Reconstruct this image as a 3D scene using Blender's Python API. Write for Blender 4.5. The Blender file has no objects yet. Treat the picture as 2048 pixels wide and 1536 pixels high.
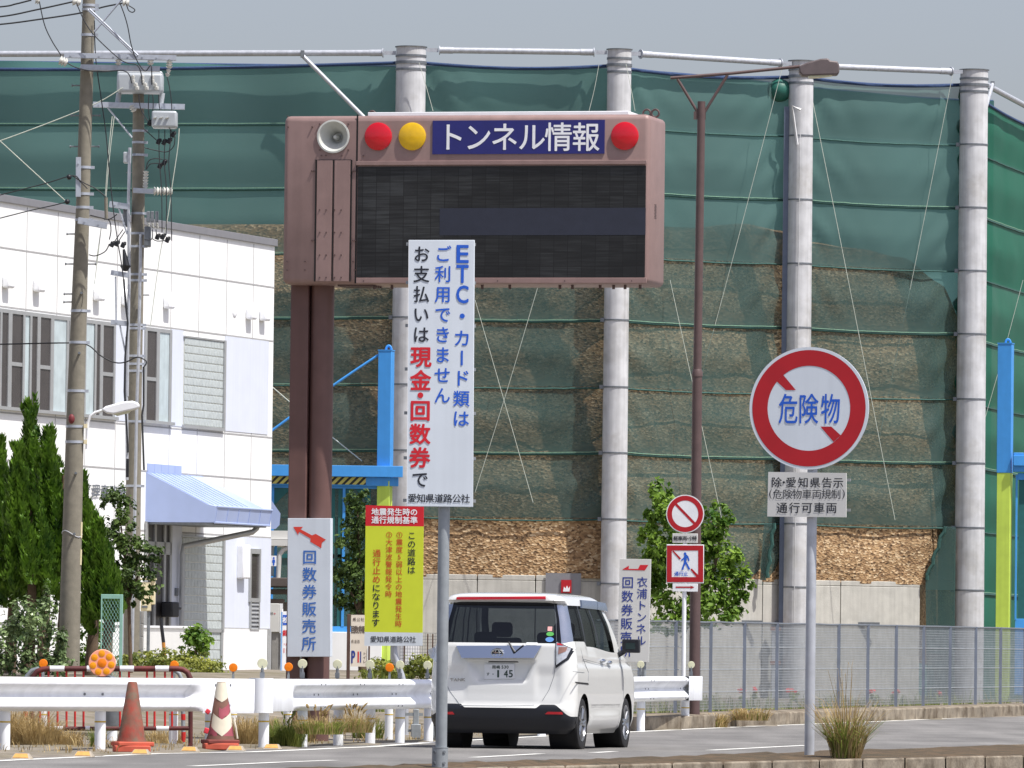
import bpy, bmesh, math, random
from mathutils import Vector, Matrix, Euler, noise
random.seed(7)
SC = bpy.context.scene
COL = SC.collection
R_ = math.radians

# ---------------------------------------------------------------- camera, sky, sun, exposure
FPX = 15000.0            # focal length in pixels of the 2048 px wide photograph
PITCH = math.atan(562 / FPX)
ROLL = R_(0.7)
EYE = Vector((0, 0, 0.93))
CAMROT = Matrix.Rotation(R_(90) + PITCH, 3, 'X') @ Matrix.Rotation(ROLL, 3, 'Z')
cam_d = bpy.data.cameras.new('camera')
cam = bpy.data.objects.new('camera', cam_d)
COL.objects.link(cam)
cam.location = EYE
cam.rotation_euler = CAMROT.to_euler()
cam_d.sensor_width = 36.0
cam_d.lens = 36.0 * FPX / 2048.0
cam_d.clip_start = 0.5
cam_d.clip_end = 20000
SC.camera = cam

SUN_AZ, SUN_EL = R_(56), R_(63)      # azimuth measured from the camera side (-Y) towards +X
SUN = Vector((math.sin(SUN_AZ) * math.cos(SUN_EL), -math.cos(SUN_AZ) * math.cos(SUN_EL), math.sin(SUN_EL)))
sun_d = bpy.data.lights.new('sun', 'SUN')
sun_d.energy = 5.0
sun_d.angle = R_(0.55)
sun_d.color = (1.0, 0.96, 0.9)
sun = bpy.data.objects.new('sun', sun_d)
sun.rotation_euler = SUN.to_track_quat('Z', 'Y').to_euler()
sun.location = (40, -20, 80)
COL.objects.link(sun)

W = bpy.data.worlds.new('World')
SC.world = W
W.use_nodes = True
wn = W.node_tree
bg = wn.nodes['Background']
sky = wn.nodes.new('ShaderNodeTexSky')
sky.sky_type = 'NISHITA'
sky.sun_disc = False
sky.sun_elevation = SUN_EL
sky.sun_rotation = math.atan2(SUN.x, SUN.y)
sky.air_density = 1.0
sky.dust_density = 2.5
sky.ozone_density = 3.0
hs = wn.nodes.new('ShaderNodeHueSaturation')
hs.inputs['Saturation'].default_value = 0.7
wn.links.new(sky.outputs[0], hs.inputs['Color'])
tn = wn.nodes.new('ShaderNodeMix'); tn.data_type = 'RGBA'; tn.blend_type = 'MULTIPLY'; tn.inputs[0].default_value = 1.0
tn.inputs[7].default_value = (1.02, 0.965, 1.01, 1)
wn.links.new(hs.outputs[0], tn.inputs[6])
wn.links.new(tn.outputs[2], bg.inputs['Color'])
bg.inputs['Strength'].default_value = 0.125
SC.view_settings.view_transform = 'Standard'
SC.view_settings.look = 'None'
SC.view_settings.exposure = 0.2
SC.view_settings.gamma = 1.0
SC.cycles.max_bounces = 8
SC.cycles.transparent_max_bounces = 16
SC.cycles.use_denoising = True

# ---------------------------------------------------------------- measuring from the lens
def ray(px, py):
    return CAMROT @ Vector(((px - 1024) / FPX, -(py - 768) / FPX, -1))
def P(px, py, D):
    d = ray(px, py)
    return EYE + d * (D / d.y)
def G(px, py, z):
    d = ray(px, py)
    return EYE + d * ((z - EYE.z) / d.z)
class Fr:
    """upright frame standing at o, turned by rotz; L() reads a direction as local x, z on its plane"""
    def __init__(s, o, rotz=0.0):
        s.o = Vector(o); s.rz = rotz
        s.M = Matrix.Rotation(rotz, 3, 'Z'); s.Mi = s.M.inverted()
    def L(s, px, py, y=0.0):
        n = s.M @ Vector((0, 1, 0)); d = ray(px, py); o = s.o + n * y
        t = (o - EYE).dot(n) / d.dot(n)
        l = s.Mi @ (EYE + d * t - s.o)
        return l.x, l.z
    def loc(s, w):
        return s.Mi @ (Vector(w) - s.o)

# ---------------------------------------------------------------- materials
def lin(c):
    c = c / 255.0
    return c / 12.92 if c <= 0.04045 else ((c + 0.055) / 1.055) ** 2.4
def rgb(*c):
    return (lin(c[0]), lin(c[1]), lin(c[2]), 1)
def mat(name, c, rough=.6, metal=0, var=.14, vs=6.0, streak=0.0, bump=0.0, bs=60.0, c2=None, c2amt=.5, coat=0, spec=.5, c2scale=3.0, trans=0):
    m = bpy.data.materials.new(name); m.use_nodes = True
    n, l = m.node_tree.nodes, m.node_tree.links
    b = n['Principled BSDF']
    b.inputs['Roughness'].default_value = rough
    b.inputs['Metallic'].default_value = metal
    b.inputs['Specular IOR Level'].default_value = spec
    b.inputs['Coat Weight'].default_value = coat
    if trans: b.inputs['Transmission Weight'].default_value = trans
    tc = n.new('ShaderNodeTexCoord')
    col = n.new('ShaderNodeRGB'); col.outputs[0].default_value = rgb(*c)
    out = col.outputs[0]
    if c2:
        nz = n.new('ShaderNodeTexNoise'); nz.inputs['Scale'].default_value = c2scale; nz.inputs['Detail'].default_value = 6
        nz.inputs['Roughness'].default_value = .65
        l.new(tc.outputs['Object'], nz.inputs['Vector'])
        mr = n.new('ShaderNodeMapRange'); mr.inputs[1].default_value = 1 - c2amt - .12; mr.inputs[2].default_value = 1 - c2amt + .12
        l.new(nz.outputs[0], mr.inputs[0])
        mx = n.new('ShaderNodeMix'); mx.data_type = 'RGBA'
        mx.inputs[7].default_value = rgb(*c2)
        l.new(mr.outputs[0], mx.inputs[0]); l.new(out, mx.inputs[6]); out = mx.outputs[2]
    if var:
        nz = n.new('ShaderNodeTexNoise'); nz.inputs['Scale'].default_value = vs; nz.inputs['Detail'].default_value = 8
        l.new(tc.outputs['Object'], nz.inputs['Vector'])
        mr = n.new('ShaderNodeMapRange'); mr.inputs[1].default_value = .3; mr.inputs[2].default_value = .7
        mr.inputs[3].default_value = 1 - var; mr.inputs[4].default_value = 1 + var
        l.new(nz.outputs[0], mr.inputs[0])
        vm = n.new('ShaderNodeVectorMath'); vm.operation = 'SCALE'
        l.new(out, vm.inputs[0]); l.new(mr.outputs[0], vm.inputs['Scale']); out = vm.outputs[0]
    if streak:
        mp = n.new('ShaderNodeMapping'); mp.inputs['Scale'].default_value = (9, 9, .35)
        nz = n.new('ShaderNodeTexNoise'); nz.inputs['Scale'].default_value = 1.2; nz.inputs['Detail'].default_value = 5
        l.new(tc.outputs['Object'], mp.inputs[0]); l.new(mp.outputs[0], nz.inputs['Vector'])
        mr = n.new('ShaderNodeMapRange'); mr.inputs[1].default_value = .42; mr.inputs[2].default_value = .75
        mr.inputs[3].default_value = 1; mr.inputs[4].default_value = 1 - streak
        l.new(nz.outputs[0], mr.inputs[0])
        vm = n.new('ShaderNodeVectorMath'); vm.operation = 'SCALE'
        l.new(out, vm.inputs[0]); l.new(mr.outputs[0], vm.inputs['Scale']); out = vm.outputs[0]
    l.new(out, b.inputs['Base Color'])
    if bump:
        nz = n.new('ShaderNodeTexNoise'); nz.inputs['Scale'].default_value = bs; nz.inputs['Detail'].default_value = 5
        l.new(tc.outputs['Object'], nz.inputs['Vector'])
        bp = n.new('ShaderNodeBump'); bp.inputs['Strength'].default_value = bump; bp.inputs['Distance'].default_value = .02
        l.new(nz.outputs[0], bp.inputs['Height']); l.new(bp.outputs[0], b.inputs['Normal'])
    return m
def leafmat(name, ca, cb, trans=.35, rough=.55):
    m = bpy.data.materials.new(name); m.use_nodes = True
    n, l = m.node_tree.nodes, m.node_tree.links
    b = n['Principled BSDF']; b.inputs['Roughness'].default_value = rough; b.inputs['Specular IOR Level'].default_value = .35
    ge = n.new('ShaderNodeNewGeometry')
    tc = n.new('ShaderNodeTexCoord'); nz = n.new('ShaderNodeTexNoise'); nz.inputs['Scale'].default_value = 2.2
    l.new(tc.outputs['Object'], nz.inputs['Vector'])
    ad = n.new('ShaderNodeMath'); ad.operation = 'MULTIPLY_ADD'; ad.inputs[1].default_value = .6
    l.new(ge.outputs['Random Per Island'], ad.inputs[0])
    mr = n.new('ShaderNodeMapRange'); mr.inputs[1].default_value = .35; mr.inputs[2].default_value = .65; mr.inputs[3].default_value = -.1; mr.inputs[4].default_value = .5
    l.new(nz.outputs[0], mr.inputs[0]); l.new(mr.outputs[0], ad.inputs[2])
    mx = n.new('ShaderNodeMix'); mx.data_type = 'RGBA'; mx.inputs[6].default_value = rgb(*ca); mx.inputs[7].default_value = rgb(*cb)
    l.new(ad.outputs[0], mx.inputs[0]); l.new(mx.outputs[2], b.inputs['Base Color'])
    t = n.new('ShaderNodeBsdfTranslucent'); l.new(mx.outputs[2], t.inputs[0])
    ms = n.new('ShaderNodeMixShader'); ms.inputs[0].default_value = trans
    l.new(b.outputs[0], ms.inputs[1]); l.new(t.outputs[0], ms.inputs[2])
    l.new(ms.outputs[0], n['Material Output'].inputs[0])
    return m
M = {}
M['galv'] = mat('galvanised steel', (186, 190, 197), .45, .25, .12, 9, streak=.14)
M['galvdark'] = mat('weathered steel', (120, 125, 130), .5, .4, .15, 12)
M['steelpost'] = mat('grey post paint', (150, 156, 160), .45, .2, .12, 14, streak=.15)
M['white'] = mat('white paint', (238, 240, 243), .42, 0, .05, 5)
M['railwhite'] = mat('rail white paint', (240, 243, 247), .4, 0, .06, 3, streak=.08)
M['signface'] = mat('sign face grey white', (214, 222, 230), .45, 0, .04, 3, streak=.07)
M['signwarm'] = mat('sign face warm grey', (208, 208, 204), .5, 0, .04, 3)
M['signback'] = mat('sign back metal', (150, 153, 155), .5, .5)
M['black'] = mat('black paint', (22, 24, 30), .5)
M['ink'] = mat('dark lettering', (34, 38, 48), .5)
M['blueink'] = mat('blue lettering', (32, 92, 200), .5, 0, .05)
M['bluefade'] = mat('faded blue lettering', (62, 112, 190), .5, 0, .08)
M['navyink'] = mat('navy lettering', (42, 62, 140), .5, 0, .08)
M['redink'] = mat('red lettering', (206, 30, 44), .5, 0, .05)
M['signred'] = mat('sign red', (178, 22, 34), .45, 0, .06)
M['arrowred'] = mat('arrow red', (222, 66, 50), .5, 0, .08)
M['brownink'] = mat('red brown lettering', (196, 84, 34), .5, 0, .06)
M['yellowface'] = mat('yellow sign face', (206, 218, 52), .5, 0, .03)
M['navy'] = mat('navy panel', (38, 40, 112), .4, 0, .08)
M['galvcol'] = mat('column zinc coating', (202, 203, 205), .62, 0, .12, 3, streak=.2, c2=(176, 174, 170), c2amt=.4, c2scale=.9)
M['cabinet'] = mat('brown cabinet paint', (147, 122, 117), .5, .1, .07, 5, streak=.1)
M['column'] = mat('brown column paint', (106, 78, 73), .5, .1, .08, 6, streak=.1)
M['lamphead'] = mat('lamp head paint', (98, 88, 88), .5, .1, .1, 8)
M['lampbrown'] = mat('dark brown paint', (92, 74, 72), .5, .1, .1, 8)
M['conc'] = mat('concrete', (190, 188, 180), .85, 0, .1, 3, streak=.18, bump=.2, bs=30)
M['polec'] = mat('pole concrete', (128, 123, 110), .85, 0, .12, 10, streak=.1, bump=.15, bs=50)
M['kerb'] = mat('kerb concrete', (140, 130, 114), .9, 0, .2, 4, c2=(88, 76, 60), c2amt=.46, bump=.4, bs=30)
M['soil'] = mat('soil', (92, 74, 52), .95, 0, .3, 5, c2=(62, 54, 36), c2amt=.5, bump=.8, bs=18)
M['tyre'] = mat('tyre rubber', (30, 30, 32), .75, 0, .1)
M['chrome'] = mat('chrome', (205, 212, 222), .09, 1, 0)
M['alloy'] = mat('alloy', (170, 172, 176), .25, .9, .05)
M['dark'] = mat('dark void', (14, 14, 16), .8, 0, 0)
M['blackplastic'] = mat('black plastic', (20, 23, 31), .42, 0, .08)
M['carpaint'] = mat('pearl white paint', (221, 222, 219), .22, 0, .012, 2, coat=.7)
M['cobalt'] = mat('gate blue paint', (66, 150, 222), .45, 0, .07, 3, streak=.06)
M['lime'] = mat('gate lime paint', (196, 222, 88), .5, 0, .08, 3, streak=.1)
M['orange'] = mat('orange reflector', (246, 132, 10), .3, 0, .04)
M['amber'] = mat('amber lens', (248, 160, 16), .25, 0, .06, 30)
M['salmon'] = mat('salmon plastic', (250, 170, 140), .4, 0, .05)
M['cream'] = mat('reflector cream', (206, 206, 176), .35, 0, .06, 20)
M['yellowband'] = mat('yellow band', (200, 168, 40), .5)
M['red'] = mat('red enamel', (196, 42, 40), .45, 0, .12)
M['rust'] = mat('rusty maroon', (88, 40, 38), .7, 0, .25, 9)
M['wire'] = mat('black cable', (38, 40, 44), .6)
M['string'] = mat('pale cord', (196, 202, 190), .7)
M['porcelain'] = mat('porcelain', (204, 204, 198), .25, 0, .06)
M['trim'] = mat('window frame aluminium', (176, 178, 178), .4, .4, .05)
M['brownpost'] = mat('brown timber', (84, 62, 52), .7, 0, .2)

# ---------------------------------------------------------------- mesh builder
class MB:
    def __init__(s):
        s.v = []; s.f = []; s.m = []; s.mi = 0
    def add(s, vs, fs, mi=None):
        b = len(s.v); s.v += [tuple(v) for v in vs]
        for f in fs:
            s.f.append([b + i for i in f]); s.m.append(s.mi if mi is None else mi)
        return s
    def box(s, c, d, rot=None, mi=None):
        c = Vector(c); x, y, z = d[0] / 2, d[1] / 2, d[2] / 2
        vs = [Vector((a * x, b * y, e * z)) for e in (-1, 1) for b in (-1, 1) for a in (-1, 1)]
        if rot is not None: vs = [rot @ v for v in vs]
        return s.add([v + c for v in vs], [(0, 2, 3, 1), (4, 5, 7, 6), (0, 1, 5, 4), (2, 6, 7, 3), (0, 4, 6, 2), (1, 3, 7, 5)], mi)
    def span(s, x0, x1, y0, y1, z0, z1, mi=None):
        return s.box(((x0 + x1) / 2, (y0 + y1) / 2, (z0 + z1) / 2), (abs(x1 - x0), abs(y1 - y0), abs(z1 - z0)), None, mi)
    def prism(s, poly, y0, y1, mi=None):
        """poly of local (x, z); extruded from y0 (front) to y1"""
        n = len(poly)
        a = sum(poly[i][0] * poly[(i + 1) % n][1] - poly[(i + 1) % n][0] * poly[i][1] for i in range(n))
        if a < 0: poly = poly[::-1]
        vs = [(p[0], y0, p[1]) for p in poly] + [(p[0], y1, p[1]) for p in poly]
        fs = [list(range(n)), list(range(2 * n - 1, n - 1, -1))]
        fs += [(i, i + n, (i + 1) % n + n, (i + 1) % n) for i in range(n)]
        return s.add(vs, fs, mi)
    def flat(s, poly, y, mi=None):
        n = len(poly)
        a = sum(poly[i][0] * poly[(i + 1) % n][1] - poly[(i + 1) % n][0] * poly[i][1] for i in range(n))
        if a < 0: poly = poly[::-1]
        return s.add([(p[0], y, p[1]) for p in poly], [list(range(n))], mi)
    def ring(s, cx, cz, rx0, rz0, rx1, rz1, y, n=72, mi=None):
        vs = []; fs = []
        for i in range(n):
            a = 2 * math.pi * i / n; c, q = math.cos(a), math.sin(a)
            vs += [(cx + rx0 * c, y, cz + rz0 * q), (cx + rx1 * c, y, cz + rz1 * q)]
            j = (i + 1) % n
            fs.append((2 * i, 2 * i + 1, 2 * j + 1, 2 * j))
        return s.add(vs, fs, mi)
    def cyl(s, p0, p1, r0, r1=None, n=14, caps=True, mi=None):
        p0, p1 = Vector(p0), Vector(p1); r1 = r0 if r1 is None else r1
        d = (p1 - p0)
        if d.length < 1e-7: return s
        d.normalize(); u = d.orthogonal().normalized(); w = d.cross(u)
        vs = []
        for p, r in ((p0, r0), (p1, r1)):
            vs += [p + (u * math.cos(2 * math.pi * i / n) + w * math.sin(2 * math.pi * i / n)) * r for i in range(n)]
        fs = [(i, (i + 1) % n, (i + 1) % n + n, i + n) for i in range(n)]
        if caps: fs += [list(range(n - 1, -1, -1)), list(range(n, 2 * n))]
        return s.add(vs, fs, mi)
    def tube(s, pts, r, n=6, mi=None):
        pts = [Vector(p) for p in pts]; k = len(pts); vs = []; fs = []
        u = None
        for i, p in enumerate(pts):
            t = (pts[min(i + 1, k - 1)] - pts[max(i - 1, 0)]).normalized()
            if u is None: u = t.orthogonal().normalized()
            u = (u - t * u.dot(t))
            u = u.normalized() if u.length > 1e-6 else t.orthogonal().normalized()
            w = t.cross(u); rr = r[i] if isinstance(r, (list, tuple)) else r
            vs += [p + (u * math.cos(2 * math.pi * j / n) + w * math.sin(2 * math.pi * j / n)) * rr for j in range(n)]
        for i in range(k - 1):
            for j in range(n):
                a = i * n + j; b = i * n + (j + 1) % n
                fs.append((a, b, b + n, a + n))
        fs += [list(range(n - 1, -1, -1)), list(range((k - 1) * n, k * n))]
        return s.add(vs, fs, mi)
    def lathe(s, prof, o, axis='z', n=32, mi=None):
        """prof: (r, h) pairs turned about an axis through o"""
        o = Vector(o); vs = []; fs = []; k = len(prof)
        for r, h in prof:
            for i in range(n):
                a = 2 * math.pi * i / n; c, q = r * math.cos(a), r * math.sin(a)
                vs.append(o + (Vector((c, q, h)) if axis == 'z' else Vector((c, h, q)) if axis == 'y' else Vector((h, c, q))))
        for i in range(k - 1):
            for j in range(n):
                a, b = i * n + j, i * n + (j + 1) % n
                q = (a, b, b + n, a + n)
                fs.append(q if axis == 'z' or axis == 'x' else q[::-1])
        return s.add(vs, fs, mi)
    def ball(s, c, r, n=12, m=8, mi=None):
        rx, ry, rz = (r, r, r) if not isinstance(r, (tuple, list)) else r
        c = Vector(c); vs = []; fs = []
        for i in range(m + 1):
            t = math.pi * i / m
            for j in range(n):
                a = 2 * math.pi * j / n
                vs.append(c + Vector((rx * math.sin(t) * math.cos(a), ry * math.sin(t) * math.sin(a), rz * math.cos(t))))
        for i in range(m):
            for j in range(n):
                a, b = i * n + j, i * n + (j + 1) % n
                fs.append((a, a + n, b + n, b))
        return s.add(vs, fs, mi)
    def grid(s, fn, nu, nv, mi=None):
        vs = [fn(i / nu, j / nv) for j in range(nv + 1) for i in range(nu + 1)]
        fs = [(j * (nu + 1) + i, j * (nu + 1) + i + 1, (j + 1) * (nu + 1) + i + 1, (j + 1) * (nu + 1) + i) for j in range(nv) for i in range(nu)]
        return s.add(vs, fs, mi)
    def build(s, name, mats, parent=None, smooth=None, bev=0, world=False, label=None):
        me = bpy.data.meshes.new(name)
        vs = s.v
        if world and parent is not None:
            o = parent.location
            vs = [(v[0] - o.x, v[1] - o.y, v[2] - o.z) for v in vs]
        me.from_pydata(vs, [], s.f); me.update()
        for m_ in (mats if isinstance(mats, (list, tuple)) else [mats]):
            me.materials.append(M[m_] if isinstance(m_, str) else m_)
        for p, k in zip(me.polygons, s.m): p.material_index = k
        if smooth is not None:
            for p in me.polygons: p.use_smooth = True
            me.set_sharp_from_angle(angle=R_(smooth))
        ob = bpy.data.objects.new(name, me); COL.objects.link(ob)
        if parent is not None: ob.parent = parent
        if bev:
            b = ob.modifiers.new('bevel', 'BEVEL'); b.width = bev; b.segments = 3; b.limit_method = 'ANGLE'; b.angle_limit = R_(40)
            if smooth is None:
                for p in me.polygons: p.use_smooth = True
                me.set_sharp_from_angle(angle=R_(30))
            b.harden_normals = False
        if label: ob['label'] = label
        return ob
def _split(s, name, mats, parent=None, tol=.004, **kw):
    """each separate piece of the builder becomes an object of its own"""
    n = len(s.v); par = list(range(n))
    def find(a):
        while par[a] != a: par[a] = par[par[a]]; a = par[a]
        return a
    for f in s.f:
        for i in f[1:]: par[find(i)] = find(f[0])
    comp = {}
    for i in range(n): comp.setdefault(find(i), []).append(i)
    bx = []
    for k, ids in comp.items():
        xs = list(zip(*[s.v[i] for i in ids])); bx.append([[min(a) - tol for a in xs], [max(a) + tol for a in xs], {k}])
    ch = True
    while ch:
        ch = False; out = []
        for b in bx:
            for o in out:
                if all(b[0][d] <= o[1][d] and o[0][d] <= b[1][d] for d in range(3)):
                    o[0] = [min(p, q) for p, q in zip(o[0], b[0])]; o[1] = [max(p, q) for p, q in zip(o[1], b[1])]; o[2] |= b[2]; ch = True; break
            else: out.append(b)
        bx = out
    res = []
    for lo, hi, keys in bx:
        ids = sorted(i for k in keys for i in comp[k]); mp = {a: j for j, a in enumerate(ids)}
        m = MB(); m.v = [s.v[i] for i in ids]
        for f, mi in zip(s.f, s.m):
            if f[0] in mp: m.f.append([mp[i] for i in f]); m.m.append(mi)
        res.append(m.build(name, mats, parent, **kw))
    return res
MB.split = _split
def tag(o, label, cat, group=None, kind=None):
    if kind: o['kind'] = kind
    if label: o['label'] = label
    if cat: o['category'] = cat
    if group: o['group'] = group
    return o
def thing(name, label, cat, loc=(0, 0, 0), rz=0.0, group=None):
    o = bpy.data.objects.new(name, None); COL.objects.link(o)
    o.empty_display_size = .3
    o.location = loc; o.rotation_euler = (0, 0, rz)
    return tag(o, label, cat, group)
def struct(o):
    o['kind'] = 'structure'; return o
def copy_tree(o, parent=None):
    c = o.copy(); COL.objects.link(c)
    if parent is not None: c.parent = parent
    for ch in list(o.children): copy_tree(ch, c)
    return c

# ---------------------------------------------------------------- lettering
_gl = {}
def glyph(ch, bold):
    k = (ch, bold)
    if k not in _gl:
        cu = bpy.data.curves.new('glyph', 'FONT'); cu.body = ch; cu.offset = bold; cu.resolution_u = 3
        ob = bpy.data.objects.new('glyph', cu); COL.objects.link(ob)
        me = bpy.data.meshes.new_from_object(ob.evaluated_get(bpy.context.evaluated_depsgraph_get()))
        vs = [(v.co.x, v.co.y) for v in me.vertices]; fs = [list(p.vertices) for p in me.polygons]
        bpy.data.objects.remove(ob); bpy.data.curves.remove(cu); bpy.data.meshes.remove(me)
        xs = [v[0] for v in vs]; ys = [v[1] for v in vs]
        _gl[k] = (vs, fs, min(xs), max(xs), min(ys), max(ys))
    return _gl[k]
def put(mb, fr, y, ch, px, py, size, bold=.012, fit=None, turn=False, sx=1.0):
    """one character centred on the direction px, py; size in the photograph's pixels (its em), fit = (w, h) stretches it"""
    if ch in ' ': return
    vs, fs, x0, x1, y0, y1 = glyph(ch, 0)
    cx, cz = fr.L(px, py, y)
    ux = fr.L(px + 1, py, y)[0] - cx; uz = cz - fr.L(px, py + 1, y)[1]
    if fit:
        kx, kz = fit[0] / (x1 - x0), fit[1] / (y1 - y0); mx, my = (x0 + x1) / 2, (y0 + y1) / 2
    else:
        kx = kz = size; kx *= sx
        my = .38 if ord(ch) > 0x2000 else (y0 + y1) / 2
        mx = .5 if ord(ch) > 0x2000 else (x0 + x1) / 2
    # heavier strokes: the glyph struck several times, each a hair in front of the last
    st = [(0, 0)]
    if bold > .006: st += [(bold, 0), (-bold, 0), (0, bold), (0, -bold)]
    if bold > .015: q = bold * .7; st += [(q, q), (-q, q), (q, -q), (-q, -q)]
    for k, (da, db) in enumerate(st):
        out = []
        for a, b in vs:
            a, b = a - mx, b - my
            if turn: a, b = b, -a
            out.append((cx + (a * kx + da * size) * ux, y - .0001 * k, cz + (b * kz + db * size) * uz))
        mb.add(out, fs)
def column_text(mb, fr, y, text, px0, py0, px1, py1, size, bold=.012, sx=1.0):
    n = len(text)
    for i, ch in enumerate(text):
        t = i / max(n - 1, 1)
        put(mb, fr, y, ch, px0 + (px1 - px0) * t, py0 + (py1 - py0) * t, size, bold, sx=sx)
def pxpoly(fr, y, pts):
    return [fr.L(a, b, y) for a, b in pts]
def pxbox(mb, fr, x0, y0, x1, y1, yf, yb, mi=None):
    """upright box whose front face fills these photograph pixels on the plane y = yf"""
    a = fr.L(x0, y1, yf); b = fr.L(x1, y0, yf)
    return mb.span(a[0], b[0], yf, yb, a[1], b[1], mi)
# ---------------------------------------------------------------- ground, road, median
def sst(a, b, x):
    t = max(0, min(1, (x - a) / (b - a))); return t * t * (3 - 2 * t)
def roadz(y): return .15 * sst(92, 142, y)
def railx(y):
    d = y - 80.6
    return -2.63 + (.54 * d if d < 0 else .176 * d + .0006 * max(0, y - 88) ** 2)
EDGE = [(-300, -82), (40, -11.2), (68, -5.1), (77.5, -3.1), (82, -2.35), (88.8, -1.3), (96, .05), (104.5, 1.55), (110, 3.0), (112, 3.45), (134.5, 9.55), (160, 16.6), (6000, 1600)]
def edgex(y):
    for (a, xa), (b, xb) in zip(EDGE, EDGE[1:]):
        if a <= y <= b: return xa + (xb - xa) * (y - a) / (b - a)
    return EDGE[0][1] if y < EDGE[0][0] else EDGE[-1][1]
def terr(x, y):
    e = edgex(y)
    if x > e + .3: return roadz(y) - .06
    L = e - x
    z = roadz(y) + .012 + .6 * sst(3, 12, L) * sst(-2, 3, 1 - x * .6) * sst(60, 90, y)
    z += .03 * noise.noise(Vector((x * .9, y * .5, 0)))*(1 if L > .4 else 0)
    return z
def GT(px, py):
    z = 0
    for _ in range(8):
        p = G(px, py, z); z = terr(p.x, p.y) if p.x < edgex(p.y) else roadz(p.y)
    return p
def ground_node_mat():
    m = mat('dirt and gravel', (126, 118, 106), .95, 0, .3, 3.5, c2=(104, 97, 74), c2amt=.46, c2scale=.6, bump=.6, bs=14)
    return m
M['dirt'] = ground_node_mat()
def asphalt():
    m = bpy.data.materials.new('asphalt'); m.use_nodes = True
    n, l = m.node_tree.nodes, m.node_tree.links; b = n['Principled BSDF']; b.inputs['Roughness'].default_value = .85
    tc = n.new('ShaderNodeTexCoord')
    n1 = n.new('ShaderNodeTexNoise'); n1.inputs['Scale'].default_value = 45; n1.inputs['Detail'].default_value = 3
    mp = n.new('ShaderNodeMapping'); mp.inputs['Rotation'].default_value = (0, 0, .2); mp.inputs['Scale'].default_value = (1.2, .12, 1)
    n2 = n.new('ShaderNodeTexNoise'); n2.inputs['Scale'].default_value = 1.0; n2.inputs['Detail'].default_value = 7
    l.new(tc.outputs['Object'], n1.inputs['Vector']); l.new(tc.outputs['Object'], mp.inputs[0]); l.new(mp.outputs[0], n2.inputs['Vector'])
    r1 = n.new('ShaderNodeMapRange'); r1.inputs[1].default_value = .3; r1.inputs[2].default_value = .7; r1.inputs[3].default_value = .75; r1.inputs[4].default_value = 1.3
    r2 = n.new('ShaderNodeMapRange'); r2.inputs[1].default_value = .35; r2.inputs[2].default_value = .65; r2.inputs[3].default_value = .8; r2.inputs[4].default_value = 1.2
    l.new(n1.outputs[0], r1.inputs[0]); l.new(n2.outputs[0], r2.inputs[0])
    mu = n.new('ShaderNodeMath'); mu.operation = 'MULTIPLY'; l.new(r1.outputs[0], mu.inputs[0]); l.new(r2.outputs[0], mu.inputs[1])
    vm = n.new('ShaderNodeVectorMath'); vm.operation = 'SCALE'; vm.inputs[0].default_value = (.158, .153, .145)
    n3 = n.new('ShaderNodeTexNoise'); n3.inputs['Scale'].default_value = .35; n3.inputs['Detail'].default_value = 6; n3.inputs['Roughness'].default_value = .7; l.new(tc.outputs['Object'], n3.inputs['Vector'])
    r3 = n.new('ShaderNodeMapRange'); r3.inputs[1].default_value = .35; r3.inputs[2].default_value = .62; r3.inputs[3].default_value = .8; r3.inputs[4].default_value = 1.15; l.new(n3.outputs[0], r3.inputs[0])
    m2 = n.new('ShaderNodeMath'); m2.operation = 'MULTIPLY'; l.new(mu.outputs[0], m2.inputs[0]); l.new(r3.outputs[0], m2.inputs[1])
    l.new(m2.outputs[0], vm.inputs['Scale']); l.new(vm.outputs[0], b.inputs['Base Color'])
    bp = n.new('ShaderNodeBump'); bp.inputs['Strength'].default_value = .5; bp.inputs['Distance'].default_value = .01
    l.new(n1.outputs[0], bp.inputs['Height']); l.new(bp.outputs[0], b.inputs['Normal'])
    return m
M['asphalt'] = asphalt()
M['marking'] = mat('worn road paint', (222, 222, 216), .7, 0, .1, 8, c2=(120, 120, 120), c2amt=.36, c2scale=6)
xs = [-4000, -900, -250, -90] + [-60 + i * .8 for i in range(126)] + [60, 120, 400, 1200, 4000]
ys = [-300, -60, 0, 30] + [46 + i * 1.2 for i in range(150)] + [250, 320, 600, 1500, 6000]
b = MB()
b.add([(x, y, terr(x, y)) for y in ys for x in xs],
      [(j * len(xs) + i, j * len(xs) + i + 1, (j + 1) * len(xs) + i + 1, (j + 1) * len(xs) + i) for j in range(len(ys) - 1) for i in range(len(xs) - 1)])
struct(b.build('ground', 'dirt', smooth=180))
b = MB()
ry = [-60, 0, 30] + [40 + i * 2 for i in range(61)] + [200, 300, 400]
for y0, y1 in zip(ry, ry[1:]):
    b.add([(edgex(y0), y0, roadz(y0)), (90, y0, roadz(y0)), (90, y1, roadz(y1)), (edgex(y1), y1, roadz(y1))], [(0, 1, 2, 3)])
struct(b.build('road', 'asphalt'))
def GRd(px, py):
    z = 0
    for _ in range(8):
        p = G(px, py, z); z = roadz(p.y)
    return p
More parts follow.
